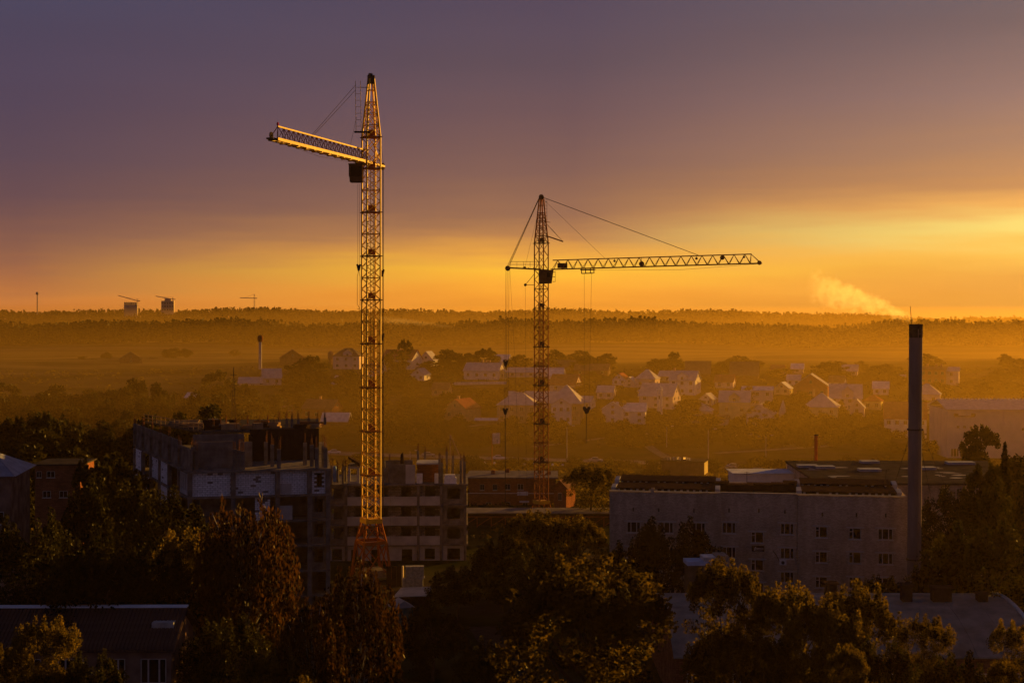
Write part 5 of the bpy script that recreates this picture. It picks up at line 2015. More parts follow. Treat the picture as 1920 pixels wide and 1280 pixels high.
# warehouse on the right
g = G(1905, 858)
D_ = g.y
s = D_ / F
x0 = P3(1776, 800, D_).x
wh = empty('warehouse', (x0, D_, g.z), R(-2.5), 'long white panel warehouse with pale metal roof edged in bright sun', 'warehouse')
Lw = 75.0
hw = (858 - 768) * s
m_pan = mat('white_wall_panel', (0.56, 0.47, 0.42), 0.8, 0.12, 0.3)
np_ = 12
for i in range(np_):
    for j in range(3):
        b = MB()
        z0, z1 = -2.5 if j == 0 else hw * j / 3 + 0.02, hw * (j + 1) / 3
        b.b0(Lw * i / np_ + 0.03, Lw * (i + 1) / np_, 0.012 * ((i + j) % 2), 0.4, z0, z1)
        b.build('wall_panel', m_pan, wh)
b = MB()
b.b0(0.02, Lw, 0.42, 24, -2.5, hw - 0.02)
b.build('core_wall', m_pan, wh)
b = MB()
b.hexa([(-0.5, -0.7, hw), (Lw + 0.5, -0.7, hw), (Lw + 0.5, 12, hw + 2.6), (-0.5, 12, hw + 2.6), (-0.5, -0.7, hw + 0.18), (Lw + 0.5, -0.7, hw + 0.18), (Lw + 0.5, 12, hw + 2.8), (-0.5, 12, hw + 2.8)])
b.hexa([(-0.5, 12, hw + 2.6), (Lw + 0.5, 12, hw + 2.6), (Lw + 0.5, 24.7, hw), (-0.5, 24.7, hw), (-0.5, 12, hw + 2.8), (Lw + 0.5, 12, hw + 2.8), (Lw + 0.5, 24.7, hw + 0.18), (-0.5, 24.7, hw + 0.18)])
rf = b.build('roof', m_rgry, wh)
b = MB()
n = 60
for i in range(n):
    b.b0(Lw * i / n, Lw * (i + 0.55) / n, 11.7, 12.3, hw + 2.78, hw + 3.15)
b.build('ridge_vent', m_rwht, rf)
for px, py, w, h, k in ((1796, 800, 0.9, 0.9, 1), (1808, 800, 0.9, 0.9, 1), (1820, 801, 0.9, 0.9, 1), (1790, 848, 2.6, 2.8, 3), (1803, 849, 1.2, 2.6, 1), (1916, 804, 0.9, 0.9, 1)):
    window(wh, P3(px, py, D_).x - x0, -0.03, CZ + (HY - py) / F * D_ - g.z, w, h, k, sill=False)
b = MB()
b.bar((P3(1790, 0, D_).x - x0, -0.5, hw - 2.0), (P3(1826, 0, D_).x - x0, -0.5, hw - 2.2), 0.25)
for px in (1792, 1824):
    b.box((P3(px, 0, D_).x - x0, -0.45, hw - 1.6), 1.2, 0.8, 0.9)
b.build('duct', m_rbrn, wh)

# ------------------------------------------------------------------ yard buildings between crane and road
g = gnd(958, 300.0)
two = empty('brick_office', (P3(878, 900, 300).x, 300, g.z - 0.4), R(-1.5), 'two-storey orange brick office with flat pale roof behind the second crane', 'building')
W = P3(1036, 0, 300).x - P3(872, 0, 300).x
h = CZ - (896 - HY) / F * 300 - two.location.z
ops = []
lst = []
for px, py, w, hh in ((880, 913, 5, 11), (904, 913, 8, 11), (928, 913, 8, 11), (952, 912, 9, 11), (976, 912, 11, 11), (916, 948, 10, 13), (951, 947, 11, 13), (985, 946, 10, 9)):
    u, z = P3(px, 0, 300).x - two.location.x, CZ - (py - HY) / F * 300 - two.location.z
    hw_, hh_ = w * 300 / F / 2, hh * 300 / F / 2
    if u - hw_ < 0.1:
        continue
    ops.append((u - hw_, u + hw_, z - hh_, z + hh_))
    lst.append((u, z, 2 * hw_, 2 * hh_))
wall_open(W, h, 0.35, ops).build('wall', mat('orange_brick', (0.36, 0.15, 0.06), 0.9, 0.2, 0.6, brick=(0.5, 0.16, 0.015)), two)
for u, z, w, hh in lst:
    window(two, u, 0.16, z, w, hh, 1)
b = MB()
b.b0(-0.001, 0.35, 0.36, 12, 0, h - 0.002)
b.b0(W - 0.35, W + 0.001, 0.36, 12, 0, h - 0.002)
b.b0(0.35, W - 0.35, 11.6, 12, 0, h - 0.002)
b.b0(0.36, W - 0.36, 0.5, 0.7, 0, h - 0.1)
b.build('wall', m_brick, two)
b = MB()
b.b0(-0.5, W + 0.5, -0.5, 12.5, h, h + 0.25)
rf = b.build('roof', mat('dusty_flat_roof', (0.20, 0.17, 0.15), 0.9, 0.3, 0.5), two)
for i, (x, y) in enumerate(((5, 6), (8, 9), (15, 8), (17, 5))):
    MB().box((x, y, h + 0.6), 0.8, 0.8, 0.8).build('roof_vent', m_brick, rf)
z = CZ - (924 - HY) / F * 300 - two.location.z
MB().b0(P3(970, 0, 300).x - two.location.x, P3(990, 0, 300).x - two.location.x, -0.9, -0.01, z - 0.35, z + 0.35).build('balcony', m_wht, two)
z = CZ - (939 - HY) / F * 300 - two.location.z
MB().b0(P3(974, 0, 300).x - two.location.x, P3(992, 0, 300).x - two.location.x, -1.2, -0.01, z - 0.1, z + 0.1).build('canopy', m_rwht, two)
MB().b0(0, W, -0.06, -0.003, h * 0.46, h * 0.46 + 0.18).build('string_course', m_pnk, two)
house('brick_hut', 'small orange brick hut with gabled front right of the second crane', 1060, 955, 24, 40, 12, D=7, rot=-18, kind='front', wm=m_brick, rm=m_rbrn, win=1, d=292, cat='hut')
# low pale flat roof in front of it
g = gnd(930, 262.0)
lw = empty('low_store', (P3(868, 0, 262).x, 262, g.z), 0, 'low long store with pale flat roof and open racks in front of the brick office', 'building')
ztp = CZ - (966 - HY) / F * 262 - g.z
MB().b0(0, 30, 3, 9, -0.5, ztp).build('wall', m_form, lw)
MB().b0(-0.4, 30.4, 2.2, 9.4, ztp, ztp + 0.18).build('roof', mat('dusty_flat_roof', (0.20, 0.17, 0.15)), lw)
b = MB()
for i in range(12):
    b.bar((i * 2.6, 0.5, -0.3), (i * 2.6, 0.5, ztp - 0.3), 0.12)
    b.bar((i * 2.6, 0.5, 0.2), (min(i + 1, 11) * 2.6, 0.5, ztp - 0.4), 0.1)
b.bar((0, 0.5, ztp - 0.3), (28.6, 0.5, ztp - 0.3), 0.14)
b.build('rack', m_rust, lw)

# long flat-roofed workshop behind the brick block
DW, DW2 = 205.0, 236.0
ztp = CZ - (905 - HY) / F * DW
a0, a1 = P3(1537, 0, DW).x, P3(1870, 0, DW).x
gz = H(a0, DW) - 0.5
wk_ = empty('flat_roof_workshop', (a0, DW, gz), 0, 'long workshop with flat weathered felt roof and roof lights behind the brick building', 'building')
hh = ztp - gz
bl = P3(1474, 868, DW2).x - a0
b = MB()
b.prism([(0, 0), (a1 - a0, 0), (P3(1850, 0, DW2).x - a0, DW2 - DW), (bl, DW2 - DW)], 0, hh - 0.3)
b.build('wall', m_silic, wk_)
b = MB()
b.prism([(-0.15, -0.2), (a1 - a0 + 0.2, -0.2), (P3(1850, 0, DW2).x - a0 + 0.2, DW2 - DW + 0.2), (bl - 0.15, DW2 - DW + 0.2)], hh - 0.3, hh)
rf = b.build('roof', m_felt, wk_)
m_pud = mat('wet_felt_patch', (0.08, 0.07, 0.065), 0.35, 0.2, 2.0, spec=0.3)
for i in range(16):
    t, v = rng.uniform(0.08, 0.92), rng.uniform(0.2, 0.75)
    c = Vector((t * (a1 - a0) + bl * v * (1 - t), v * (DW2 - DW), hh + 0.004))
    w, l = rng.uniform(0.7, 2.4), rng.uniform(0.3, 1.1)
    b = MB()
    b.face([c + Vector((w * math.cos(q) * rng.uniform(0.6, 1), l * math.sin(q) * rng.uniform(0.6, 1), 0)) for q in [k * math.pi / 5 for k in range(10)]])
    b.build('puddle', m_pud, rf)
for px, py, w in ((1514, 878, 3.2), (1546, 880, 3.0), (1630, 885, 3.4), (1735, 882, 3.0), (1630, 870, 3.0), (1800, 872, 4.5)):
    d = DW + (905 - py) / (905 - 868) * (DW2 - DW) * 0.95
    b = MB()
    c = (P3(px, 0, d).x - a0, d - DW, hh)
    b.hexa([(c[0] - w / 2, c[1] - 1, c[2]), (c[0] + w / 2, c[1] - 1, c[2]), (c[0] + w / 2, c[1] + 1, c[2]), (c[0] - w / 2, c[1] + 1, c[2]),
            (c[0] - w / 2 + 0.1, c[1] - 0.9, c[2] + 0.28), (c[0] + w / 2 - 0.1, c[1] - 0.9, c[2] + 0.28), (c[0] + w / 2 - 0.1, c[1] + 0.9, c[2] + 0.28), (c[0] - w / 2 + 0.1, c[1] + 0.9, c[2] + 0.28)])
    b.b0(c[0] - w / 2, c[0] + w / 2, c[1] - 1, c[1] + 1, c[2] + 0.282, c[2] + 0.35)
    b.build('roof_light', m_broof, rf)
# slim brown pipe standing at its far side
g = gnd(1530, 244.0)
pz = CZ - (815 - HY) / F * 244 - g.z
pi = empty('boiler_pipe', g, 0, 'slim rusty brown boiler pipe standing behind the workshop roof', 'chimney')
MB().tube((0, 0, -0.3), (0, 0, pz), 0.3, 0.28, n=14).build('pipe', m_rust, pi)
MB().tube((0, 0, pz - 0.1), (0, 0, pz + 0.04), 0.33, n=14).build('rim', m_steel, pi)
# white gabled tent roof left of it
g = gnd(1430, 228.0)
tn = empty('white_shed', (g.x, g.y, g.z), 0, 'low white sheeted shed peeking above the brick building roof', 'shed')
zt_ = CZ - (888 - HY) / F * 228 - g.z
MB().b0(-4.6, 5.5, 0, 6, -0.3, zt_).build('wall', m_wht, tn)
MB().b0(-4.9, 5.8, -0.3, 6.3, zt_, zt_ + 0.14).build('roof', m_rwht, tn)

# dark trading kiosk with bright bits on its roof, by the road
g = G(1280, 893)
s = g.y / F
ki = empty('roadside_depot', g, R(-16), 'dark flat roadside depot with glinting clutter on its roof and sunlit end', 'depot')
W = 80 * s
h = 28 * s
MB().b0(-W / 2, W / 2, 0, 8, -0.5, h).build('wall', m_log, ki)
MB().b0(-W / 2 - 0.3, W / 2 + 0.3, -0.3, 8.3, h, h + 0.2).build('roof', m_felt, ki)
MB().b0(W / 2 + 0.005, W / 2 + 0.06, 0.5, 7.0, 0.6, h - 0.3).build('sunlit_end_patch', m_ylw, ki)  # yellow sheet puts the sunlight on this end into colour
m_glint = mat('shiny_scrap', (0.75, 0.7, 0.6), 0.25, 0.2, 3.0, metal=0.7)
k = 0
for i in range(12):
    b = MB()
    b.box((-W / 2 + 1.5 + i * (W - 5) / 12, 1.5 + rng.uniform(0, 3), h + 0.5), 0.35, 0.4, 0.6 + rng.uniform(0, .3), rng.uniform(0, 1.5))
    b.build('roof_clutter', m_glint, ki)

# ------------------------------------------------------------------ small roadside things
def car(px, py, rot, colr, label, d=None):
    g = G(px, py) if d is None else gnd(px, d)
    e = empty('car', (g.x, g.y, g.z + 0.1), R(rot), label, 'car')
    L_, w = 4.4, 1.75
    b = MB()
    prof = [(-2.2, 0.35), (2.2, 0.35), (2.2, 0.72), (1.2, 0.92), (0.62, 1.42), (-0.95, 1.45), (-1.6, 1.0), (-2.2, 0.92)]
    n = len(prof)
    for y in (-w / 2, w / 2):
        b.v += [(x, y * (0.86 if z > 1.1 else 1), z) for x, z in prof]
    b.f.append(tuple(range(n)))
    b.f.append(tuple(reversed(range(n, 2 * n))))
    for i in range(n):
        j = (i + 1) % n
        b.f.append((i, i + n, j + n, j))
    b.build('body', colr, e)
    b = MB()
    for sy in (-1, 1):
        p = [(-1.35, 1.02), (1.05, 0.98), (0.55, 1.36), (-0.9, 1.38)]
        b.face([(x, sy * (w / 2 * (0.995 if z < 1.1 else 0.87) + 0.012), z) for x, z in p][::sy])
    b.build('side_window', m_glass, e)
    MB().hexa([(1.18, -0.72, 0.96), (1.18, 0.72, 0.96), (0.66, 0.66, 1.39), (0.66, -0.66, 1.39), (1.21, -0.72, 0.98), (1.21, 0.72, 0.98), (0.69, 0.66, 1.41), (0.69, -0.66, 1.41)]).build('windscreen', m_glass, e)
    for x in (-1.35, 1.38):
        for y in (-0.82, 0.62):
            MB().tube((x, y, 0.32), (x, y + 0.2, 0.32), 0.32, n=12).build('wheel', m_steel, e)
    for y in (-0.6, 0.6):
        MB().box((2.2, y, 0.68), 0.06, 0.3, 0.14).build('headlight', m_frame, e)


m_cw = mat('white_car_paint', (0.7, 0.7, 0.7), 0.3, 0.05)
m_cs = mat('silver_car_paint', (0.4, 0.4, 0.42), 0.3, 0.05, metal=0.4)
car(627, 851, 4, m_cw, 'white car on the road just right of the near unfinished wing')
car(803, 856, 2, m_cs, 'silver car on the road left of the billboard behind the rebar columns')
car(935, 862, -2, m_cw, 'white car passing under the billboard')
car(1117, 866, -6, m_cs, 'silver car on the road right of the second crane')
car(1376, 878, -10, m_cs, 'silver car parked near the roadside depot')
car(1600, 792, 60, m_cs, 'car coming down the side lane with bright windscreen')

g = G(922.5, 874)
s = g.y / F
bd = empty('billboard', g, 0, 'sunlit square billboard on a single post above the road', 'billboard')
hp_ = 42 * s
MB().tube((0, 0, -0.5), (0, 0, 62 * s), 0.2, n=8).build('post', m_rust, bd)
b = MB()
b.b0(0.1, 15.5 * s, -0.12, 0.12, 0, 20 * s)
pn = b.build('panel', mat('billboard_print_ground', (0.78, 0.62, 0.48), 0.6, 0.25, 0.8), bd, (0, 0, hp_), R(20))
MB().b0(9.5 * s, 10.6 * s, -0.15, -0.123, 0.05, 8 * s).build('printed_stroke', m_rust, pn)
MB().lathe([(0.1, 0), (0.42, 0.3), (0.3, 0.8), (0.05, 1.0)], (10 * s, 0, 11 * s), 8).build('printed_blot', m_rust, pn).scale = (1, 0.2, 1)
MB().b0(0.8 * s, 8.5 * s, -0.14, -0.123, 3.2 * s, 4.0 * s).build('printed_stroke', m_tan, pn)
MB().b0(5.0 * s, 5.7 * s, -0.14, -0.123, 7 * s, 13 * s).build('printed_stroke', m_tan, pn)


def lamp(px, py, top, label, arm=1.8):
    g = G(px, py)
    s = g.y / F
    h = (py - top) * s
    e = empty('street_lamp', g, R(rng.uniform(-30, 30)), label, 'street lamp', None)
    MB().tube((0, 0, -0.3), (0, 0, h), 0.13, 0.08, n=8).build('pole', m_concw, e)
    MB().bar((0, 0, h), (arm, 0, h + 0.35), 0.09).build('arm', m_steel, e)
    MB().hexa([(arm - 0.1, -0.18, h + 0.25), (arm + 0.8, -0.14, h + 0.32), (arm + 0.8, 0.14, h + 0.32), (arm - 0.1, 0.18, h + 0.25),
               (arm - 0.1, -0.14, h + 0.47), (arm + 0.8, -0.1, h + 0.44), (arm + 0.8, 0.1, h + 0.44), (arm - 0.1, 0.14, h + 0.47)]).build('lamp_head', m_frame, e)


lamp(1063, 866, 800, 'street lamp by the road right of the second crane mast')
lamp(1328, 878, 806, 'street lamp beside the roadside depot end')
lamp(1436, 862, 818, 'short street lamp near the pale track')
lamp(1250, 838, 800, 'street lamp below the slender turret')
lamp(769, 862, 846, 'short lamp behind the broken top storey')
# row of white-topped marker posts on the verge
b = MB()
b.tube((0, 0, -0.2), (0, 0, 0.9), 0.09, n=6)
pm = b.mesh('post', m_steel)
b = MB()
b.lathe([(0.08, 0.85), (0.3, 0.95), (0.34, 1.2), (0.22, 1.45), (0.05, 1.52)], n=8)
pc = b.mesh('globe', m_white)
for px, py in ((891, 869), (909, 869), (927, 870), (945, 870), (962, 861), (981, 872), (985, 872), (1000, 872), (1036, 873), (1055, 874), (1069, 874), (1075, 874)):
    g = G(px, py + 5)
    e = empty('marker_post', g, 0, 'little white globe marker post on the verge below the road', 'marker post', 'row of globe marker posts along the verge')
    put('post', pm, e)
    put('globe', pc, e)

# pale wall and fence lengths on the slope
for a, hgt, label in ((((1368, 824), (1446, 819)), 1.9, 'long pale plastered garden wall under the white gabled cottage'), (((1490, 824), (1580, 822)), 1.2, 'low pale fence above the boiler pipe'),
                      (((835, 722), (950, 720)), 1.3, 'low pale fence below the long rendered house')):
    p, q = G(*a[0]), G(*a[1])
    n = max(6, int((q - p).length / 2.5))
    e = empty('garden_wall', p, 0, label, 'wall')
    for i in range(n):
        u0, u1 = p.lerp(q, i / n), p.lerp(q, (i + 0.97) / n)
        z = min(H(u0.x, u0.y), H(u1.x, u1.y))
        MB().bar(Vector((u0.x, u0.y, z + hgt / 2 - 0.3)) - p, Vector((u1.x, u1.y, z + hgt / 2 - 0.3)) - p, 0.2, hgt + 0.6).build('panel', m_wht, e)

# water towers, pylon, far masts and cranes
g = G(488, 692)
s = g.y / F
wt = empty('water_tower', g, 0, 'slim water tower with swollen tank on top standing in the field', 'water tower')
h = (692 - 630) * s
MB().lathe([(0.85, -0.5), (0.75, h * 0.82)], n=12).build('column', m_concw, wt)
MB().lathe([(0.78, h * 0.82), (1.4, h * 0.87), (1.4, h * 0.98), (0.5, h * 1.03)], n=12).build('tank', m_rust, wt)
g = G(620, 686)
s = g.y / F
wt = empty('water_tower', g, 0, 'stubby water tank on a thin stem beside the turreted mansion', 'water tower')
MB().lathe([(0.9, -0.5), (0.9, 12 * s)], n=10).build('column', m_rbrn, wt)
MB().lathe([(0.95, 12 * s), (1.5, 14 * s), (1.5, 25 * s), (0.4, 28 * s)], n=10).build('tank', m_rbrn, wt)
g = gnd(438, 430)
py_ = empty('lattice_pylon', g, R(20), 'dark lattice power pylon among trees behind the unfinished wing', 'pylon')
h = CZ - (688 - HY) / F * 430 - g.z
b = MB()
for sx in (-1, 1):
    for sy in (-1, 1):
        b.bar((sx * 1.4, sy * 1.4, -0.5), (sx * 0.35, sy * 0.35, h * 0.7), 0.16)
        b.bar((sx * 0.35, sy * 0.35, h * 0.7), (0, 0, h), 0.12)
n = 11
for i in range(n):
    t0, t1 = i / n, (i + 1) / n
    w0, w1 = 1.4 - 1.05 * t0, 1.4 - 1.05 * t1
    z0, z1 = h * 0.7 * t0, h * 0.7 * t1
    c = [(-1, -1), (1, -1), (1, 1), (-1, 1)]
    for k in range(4):
        (ax_, ay_), (bx_, by_) = c[k], c[(k + 1) % 4]
        b.bar((ax_ * w0, ay_ * w0, z0), (bx_ * w1, by_ * w1, z1), 0.09)
        b.bar((bx_ * w0, by_ * w0, z0), (ax_ * w1, ay_ * w1, z1), 0.09)
b.build('lattice', m_steel, py_)
b = MB()
for z, w in ((0.72, 1.9), (0.82, 1.4), (0.92, 1.0)):
    b.bar((-w, 0, h * z), (w, 0, h * z), 0.16)
b.build('cross_arm', m_steel, py_)

DF = 1800.0
m_far = mat('far_haze_tint', (0.44, 0.35, 0.28), 0.9, 0.1, 0.1)  # lightened warm tone puts the distant haze into the colour


def far_base(px):
    x = (px - 960) / F * DF
    return Vector((x, DF, H(x, DF)))


def farz(py):
    return CZ + (HY - py) / F * DF


g = far_base(70)
e = empty('radio_mast', g, 0, 'thin far radio mast on the wooded skyline', 'mast')
MB().tube((0, 0, 0), (0, 0, farz(548) - g.z), 0.9, 0.6, n=6).build('pole', m_far, e)
MB().lathe([(0.8, 0), (2.0, 1), (2.0, 3), (0.8, 4)], (0, 0, farz(553) - g.z), 8).build('antenna_drum', m_far, e)
for px, w, py, lab in ((246, 24, 567, 'far grey frame of apartment block on the skyline'), (315, 23, 564, 'far pale finished apartment block on the skyline')):
    g = far_base(px)
    e = empty('far_block', g, R(8), lab, 'building')
    W = w / F * DF
    h = farz(py) - g.z
    MB().b0(-W / 2, W / 2, -6, 6, -2, h - (3 if px == 246 else 0)).build('wall', m_far, e)
    if px == 246:
        for i in range(7):
            MB().b0(-W / 2 + i * (W - 1.2) / 6, -W / 2 + i * (W - 1.2) / 6 + 1.2, -5, 5, h - 3, h + 0.5).build('column', m_far, e)
    else:
        MB().b0(-W / 4, W / 4, -4, 4, h, h + 3.0).build('roof_house', m_far, e)
        for r in range(3):
            for i in range(5):
                window(e, -W / 2 + W * (i + 0.5) / 5, -6.1, h - 3 - 4 * r, 1.6, 2, 1, sill=False)
for px, base, top, jx, jy, lab in ((258, 572, 560, 222, 554, 'far tower crane with jib tilted up to the left over the grey frame'), (324, 566, 557, 292, 555, 'far tower crane leaning over the pale far block'), (477, 580, 551, 450, 558, 'far solitary tower crane silhouetted on the skyline')):
    g = far_base(px)
    e = empty('far_crane', g, 0, lab, 'crane')
    h = farz(top) - g.z
    b = MB()
    for sx in (-0.6, 0.6):
        b.bar((sx, 0, 0), (sx, 0, h), 0.35)
    n = 8
    for i in range(n):
        b.bar((-0.6, 0, h * i / n), (0.6, 0, h * (i + 1) / n), 0.25)
    b.build('mast', m_far, e)
    J = Vector(((jx - px) / F * DF, 0, farz(jy) - g.z))
    zj = farz(top + 8 if px == 477 else top + 4) - g.z
    MB().bar((0, 0, zj), J, 0.8, 0.9).build('jib', m_far, e)
    MB().bar((0, 0, zj), (3.5, 0, zj), 0.8, 1.0).build('counter_jib', m_far, e)
    MB().bar((0, 0, h), J * 0.7 + Vector((0, 0, 0.3 * zj)), 0.2).build('jib_stay', m_far, e)

# ------------------------------------------------------------------ trees
NP = np.random.default_rng(11)
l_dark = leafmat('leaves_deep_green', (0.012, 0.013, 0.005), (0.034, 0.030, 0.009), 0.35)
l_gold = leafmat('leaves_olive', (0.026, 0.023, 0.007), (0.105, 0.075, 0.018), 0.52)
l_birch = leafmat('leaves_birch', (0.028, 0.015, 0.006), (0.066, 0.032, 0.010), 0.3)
l_far = leafmat('leaves_far', (0.018, 0.019, 0.007), (0.046, 0.042, 0.013), 0.3)
l_wood = leafmat('leaves_forest', (0.014, 0.015, 0.006), (0.030, 0.028, 0.010), 0.12)
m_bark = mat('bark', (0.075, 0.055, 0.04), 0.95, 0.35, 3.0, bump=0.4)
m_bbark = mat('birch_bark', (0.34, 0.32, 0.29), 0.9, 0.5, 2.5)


def leaf_quads(cen, size, elong=1.5, hang=False):
    """one bent-free leaf card per centre, random facing"""
    n = len(cen)
    a = NP.normal(size=(n, 3))
    if hang:
        a = NP.normal(size=(n, 3)) * 0.35 + np.array([0, 0, -1.0])
    a /= np.linalg.norm(a, axis=1)[:, None]
    r = NP.normal(size=(n, 3))
    b = np.cross(a, r)
    b /= np.linalg.norm(b, axis=1)[:, None] + 1e-9
    s = (size * NP.uniform(0.6, 1.35, n))[:, None]
    A_, B_ = a * s * elong / 2, b * s / 2
    # a leaf-like kite, widest a little below the middle
    return np.stack([cen - A_, cen + B_ - A_ * 0.1, cen + A_, cen - B_ - A_ * 0.1], 1)


def crown_points(n, nclump, rad, cz, shell=0.55, cr=(0.10, 0.17), spikes=0, skirt=0.0):
    """clumps of leaves spread through an uneven crown; rad=(rx,rz), heights as a share of tree height"""
    out = []
    cl = []
    while len(cl) < nclump:
        v = NP.normal(size=3)
        v /= np.linalg.norm(v)
        t = NP.uniform(0, 1) ** (1 / 3.0) if NP.uniform() > shell else NP.uniform(0.72, 1.0)
        p = np.array([v[0] * rad[0], v[1] * rad[0], v[2] * rad[1]]) * t
        if p[2] < -rad[1] * (0.75 + skirt) or (skirt and NP.uniform() < 0.0):
            continue
        p[2] += cz
        cl.append((p, NP.uniform(*cr)))
    for i in range(spikes):
        a = NP.uniform(0, 2 * math.pi)
        rr = rad[0] * math.sqrt(NP.uniform(0, 0.85))
        z0 = cz + rad[1] * math.sqrt(max(0, 1 - (rr / rad[0]) ** 2)) * 0.8
        L_ = NP.uniform(0.06, 0.17)
        for k in range(5):
            cl.append((np.array([rr * math.cos(a), rr * math.sin(a), z0 + L_ * k / 4]), 0.055 * (1 - 0.13 * k)))
    w = np.array([c[1] ** 2 for c in cl])
    cnt = np.maximum((w / w.sum() * n).astype(int), 6)
    for (p, r), k in zip(cl, cnt):
        v = NP.normal(size=(k, 3))
        v /= np.linalg.norm(v, axis=1)[:, None]
        q = p + v * (r * NP.uniform(0.45, 1.08, k) ** 0.7)[:, None] * np.array([1, 1, 0.8])
        out.append(q)
    return np.concatenate(out), cl


def trunk_mesh(name, cl, mt, r0=0.022, top=0.62, limbs=9):
    b = MB()
    pts = [Vector((0, 0, -0.05))]
    for i in range(1, 6):
        pts.append(Vector((rng.uniform(-0.012, 0.012), rng.uniform(-0.012, 0.012), top * i / 5)))
    for i in range(5):
        b.tube(pts[i], pts[i + 1], r0 * (1 - 0.16 * i), r0 * (1 - 0.16 * (i + 1)), n=7, cap=False)
    for (p, r) in [cl[k] for k in sorted(rng.sample(range(len(cl)), min(limbs, len(cl))))]:
        z = min(max(p[2] * 0.55, 0.16), top)
        st_ = Vector((0, 0, z))
        en = Vector(p)
        md = st_.lerp(en, 0.5) + Vector((0, 0, 0.03))
        b.tube(st_, md, r0 * 0.42, r0 * 0.28, n=5, cap=False)
        b.tube(md, en, r0 * 0.28, r0 * 0.1, n=5, cap=False)
    return b.mesh(name, mt)


PROTO = {}


def proto(key, n, nclump, rad, cz, leaf, mt, bark=None, **kw):
    P_, cl = crown_points(n, nclump, rad, cz, **kw)
    me = quads('crown', leaf_quads(P_, leaf), mt)
    PROTO[key] = (me, trunk_mesh('trunk', cl, bark or m_bark), rad[0], P_[:, 2].max())


proto('near_a', 17000, 40, (0.38, 0.38), 0.60, 0.0155, l_dark, cr=(0.05, 0.16), spikes=14)
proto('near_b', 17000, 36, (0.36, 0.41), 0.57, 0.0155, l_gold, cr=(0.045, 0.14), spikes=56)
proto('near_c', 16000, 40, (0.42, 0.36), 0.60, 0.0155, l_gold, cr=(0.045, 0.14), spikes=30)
proto('mid_a', 4600, 36, (0.36, 0.46), 0.52, 0.038, l_dark, cr=(0.08, 0.15), skirt=0.3)
proto('mid_b', 4600, 34, (0.30, 0.46), 0.52, 0.038, l_far, cr=(0.08, 0.13), spikes=8, skirt=0.3)
proto('mid_c', 4600, 40, (0.44, 0.46), 0.50, 0.038, l_far, cr=(0.08, 0.15), skirt=0.3)
proto('bush', 1400, 22, (0.62, 0.5), 0.45, 0.07, l_far, cr=(0.14, 0.26))
proto('bush_b', 1400, 24, (0.75, 0.5), 0.42, 0.07, l_dark, cr=(0.14, 0.28))


def weeping(key, nstr, nleaf, leaf, mt):
    S = []
    cl = []
    for i in range(nstr):
        a = NP.uniform(0, 2 * math.pi)
        r = 0.30 * math.sqrt(NP.uniform(0.02, 1))
        zt_ = 0.93 - 0.24 * (r / 0.3) ** 3 + 0.05 * math.sin(3 * a + 1) + 0.035 * math.sin(7 * a) - NP.uniform(0, 0.14)
        if NP.uniform() < 0.35:
            zt_ = NP.uniform(0.35, 0.75)
        L_ = NP.uniform(0.10, 0.38)
        n = nleaf
        t = NP.uniform(0, 1, n)
        x = r * math.cos(a) * (1 + 0.12 * t) + NP.normal(0, 0.007, n)
        y = r * math.sin(a) * (1 + 0.12 * t) + NP.normal(0, 0.007, n)
        z = zt_ - L_ * t
        S.append(np.stack([x, y, np.maximum(z, 0.1)], 1))
        if i % 5 == 0:
            cl.append((np.array([r * math.cos(a), r * math.sin(a), zt_]), 0.05))
    P_ = np.concatenate(S)
    me = quads('crown', leaf_quads(P_, leaf, 1.9, hang=True), mt)
    PROTO[key] = (me, trunk_mesh('trunk', cl, m_bbark, 0.016, 0.8, 16), 0.31, 0.97)


weeping('weep', 430, 34, 0.0135, l_birch)
weeping('weep_b', 300, 34, 0.014, l_birch)


def conifer(key, n, leaf, mt):
    t = NP.uniform(0, 1, n) ** 0.75
    z = 0.06 + 0.94 * (1 - t)
    lay = 0.7 + 0.3 * np.abs(np.sin(z * 34))
    r = t * 0.20 * lay * np.sqrt(NP.uniform(0.15, 1, n))
    a = NP.uniform(0, 2 * math.pi, n)
    P_ = np.stack([r * np.cos(a), r * np.sin(a), z - 0.25 * r], 1)
    me = quads('crown', leaf_quads(P_, leaf, 1.6), mt)
    b = MB().tube((0, 0, -0.05), (0, 0, 0.95), 0.014, 0.003, n=6)
    PROTO[key] = (me, b.mesh('trunk', m_bark), 0.2, 1.0)


conifer('fir', 3200, 0.034, l_dark)


def tree(key, px, ytop, d, wpx, label, group=None, name='tree', cat='tree', rot=None):
    me, tk, r, zt_ = PROTO[key]
    x = (px - 960) / F * d
    g = Vector((x, d, H(x, d)))
    h = (CZ + (HY - ytop) / F * d - g.z + 0.2) / zt_
    if h < 0.6:
        h = 0.6
    wx = (wpx / 2) * d / F / r
    e = empty(name, (g.x, g.y, g.z - 0.2), rng.uniform(0, 6.28) if rot is None else rot, label, cat, group)
    o = put('trunk', tk, e)
    o.scale = (min(wx, h * 1.2), min(wx, h * 1.2), h)
    hc = min(h, wx * 1.25)
    z, k = (h - hc) * zt_, 0
    while True:
        o = put('crown', me, e, (0, 0, z), 1.9 * k)
        o.scale = (wx * (1 + 0.12 * k), wx * (1 + 0.12 * k), hc)
        z -= hc * 0.5
        k += 1
        if z < -0.12 * h or k > 4:
            break
    return e


def near_house(px, d):
    x = (px - 960) / F * d
    hx, hy, nm = min(HINFO, key=lambda q: (q[0] - x) ** 2 + (q[1] - d) ** 2)
    return ('behind' if d > hy + 9 else 'in front of' if d < hy - 4 else 'beside'), nm


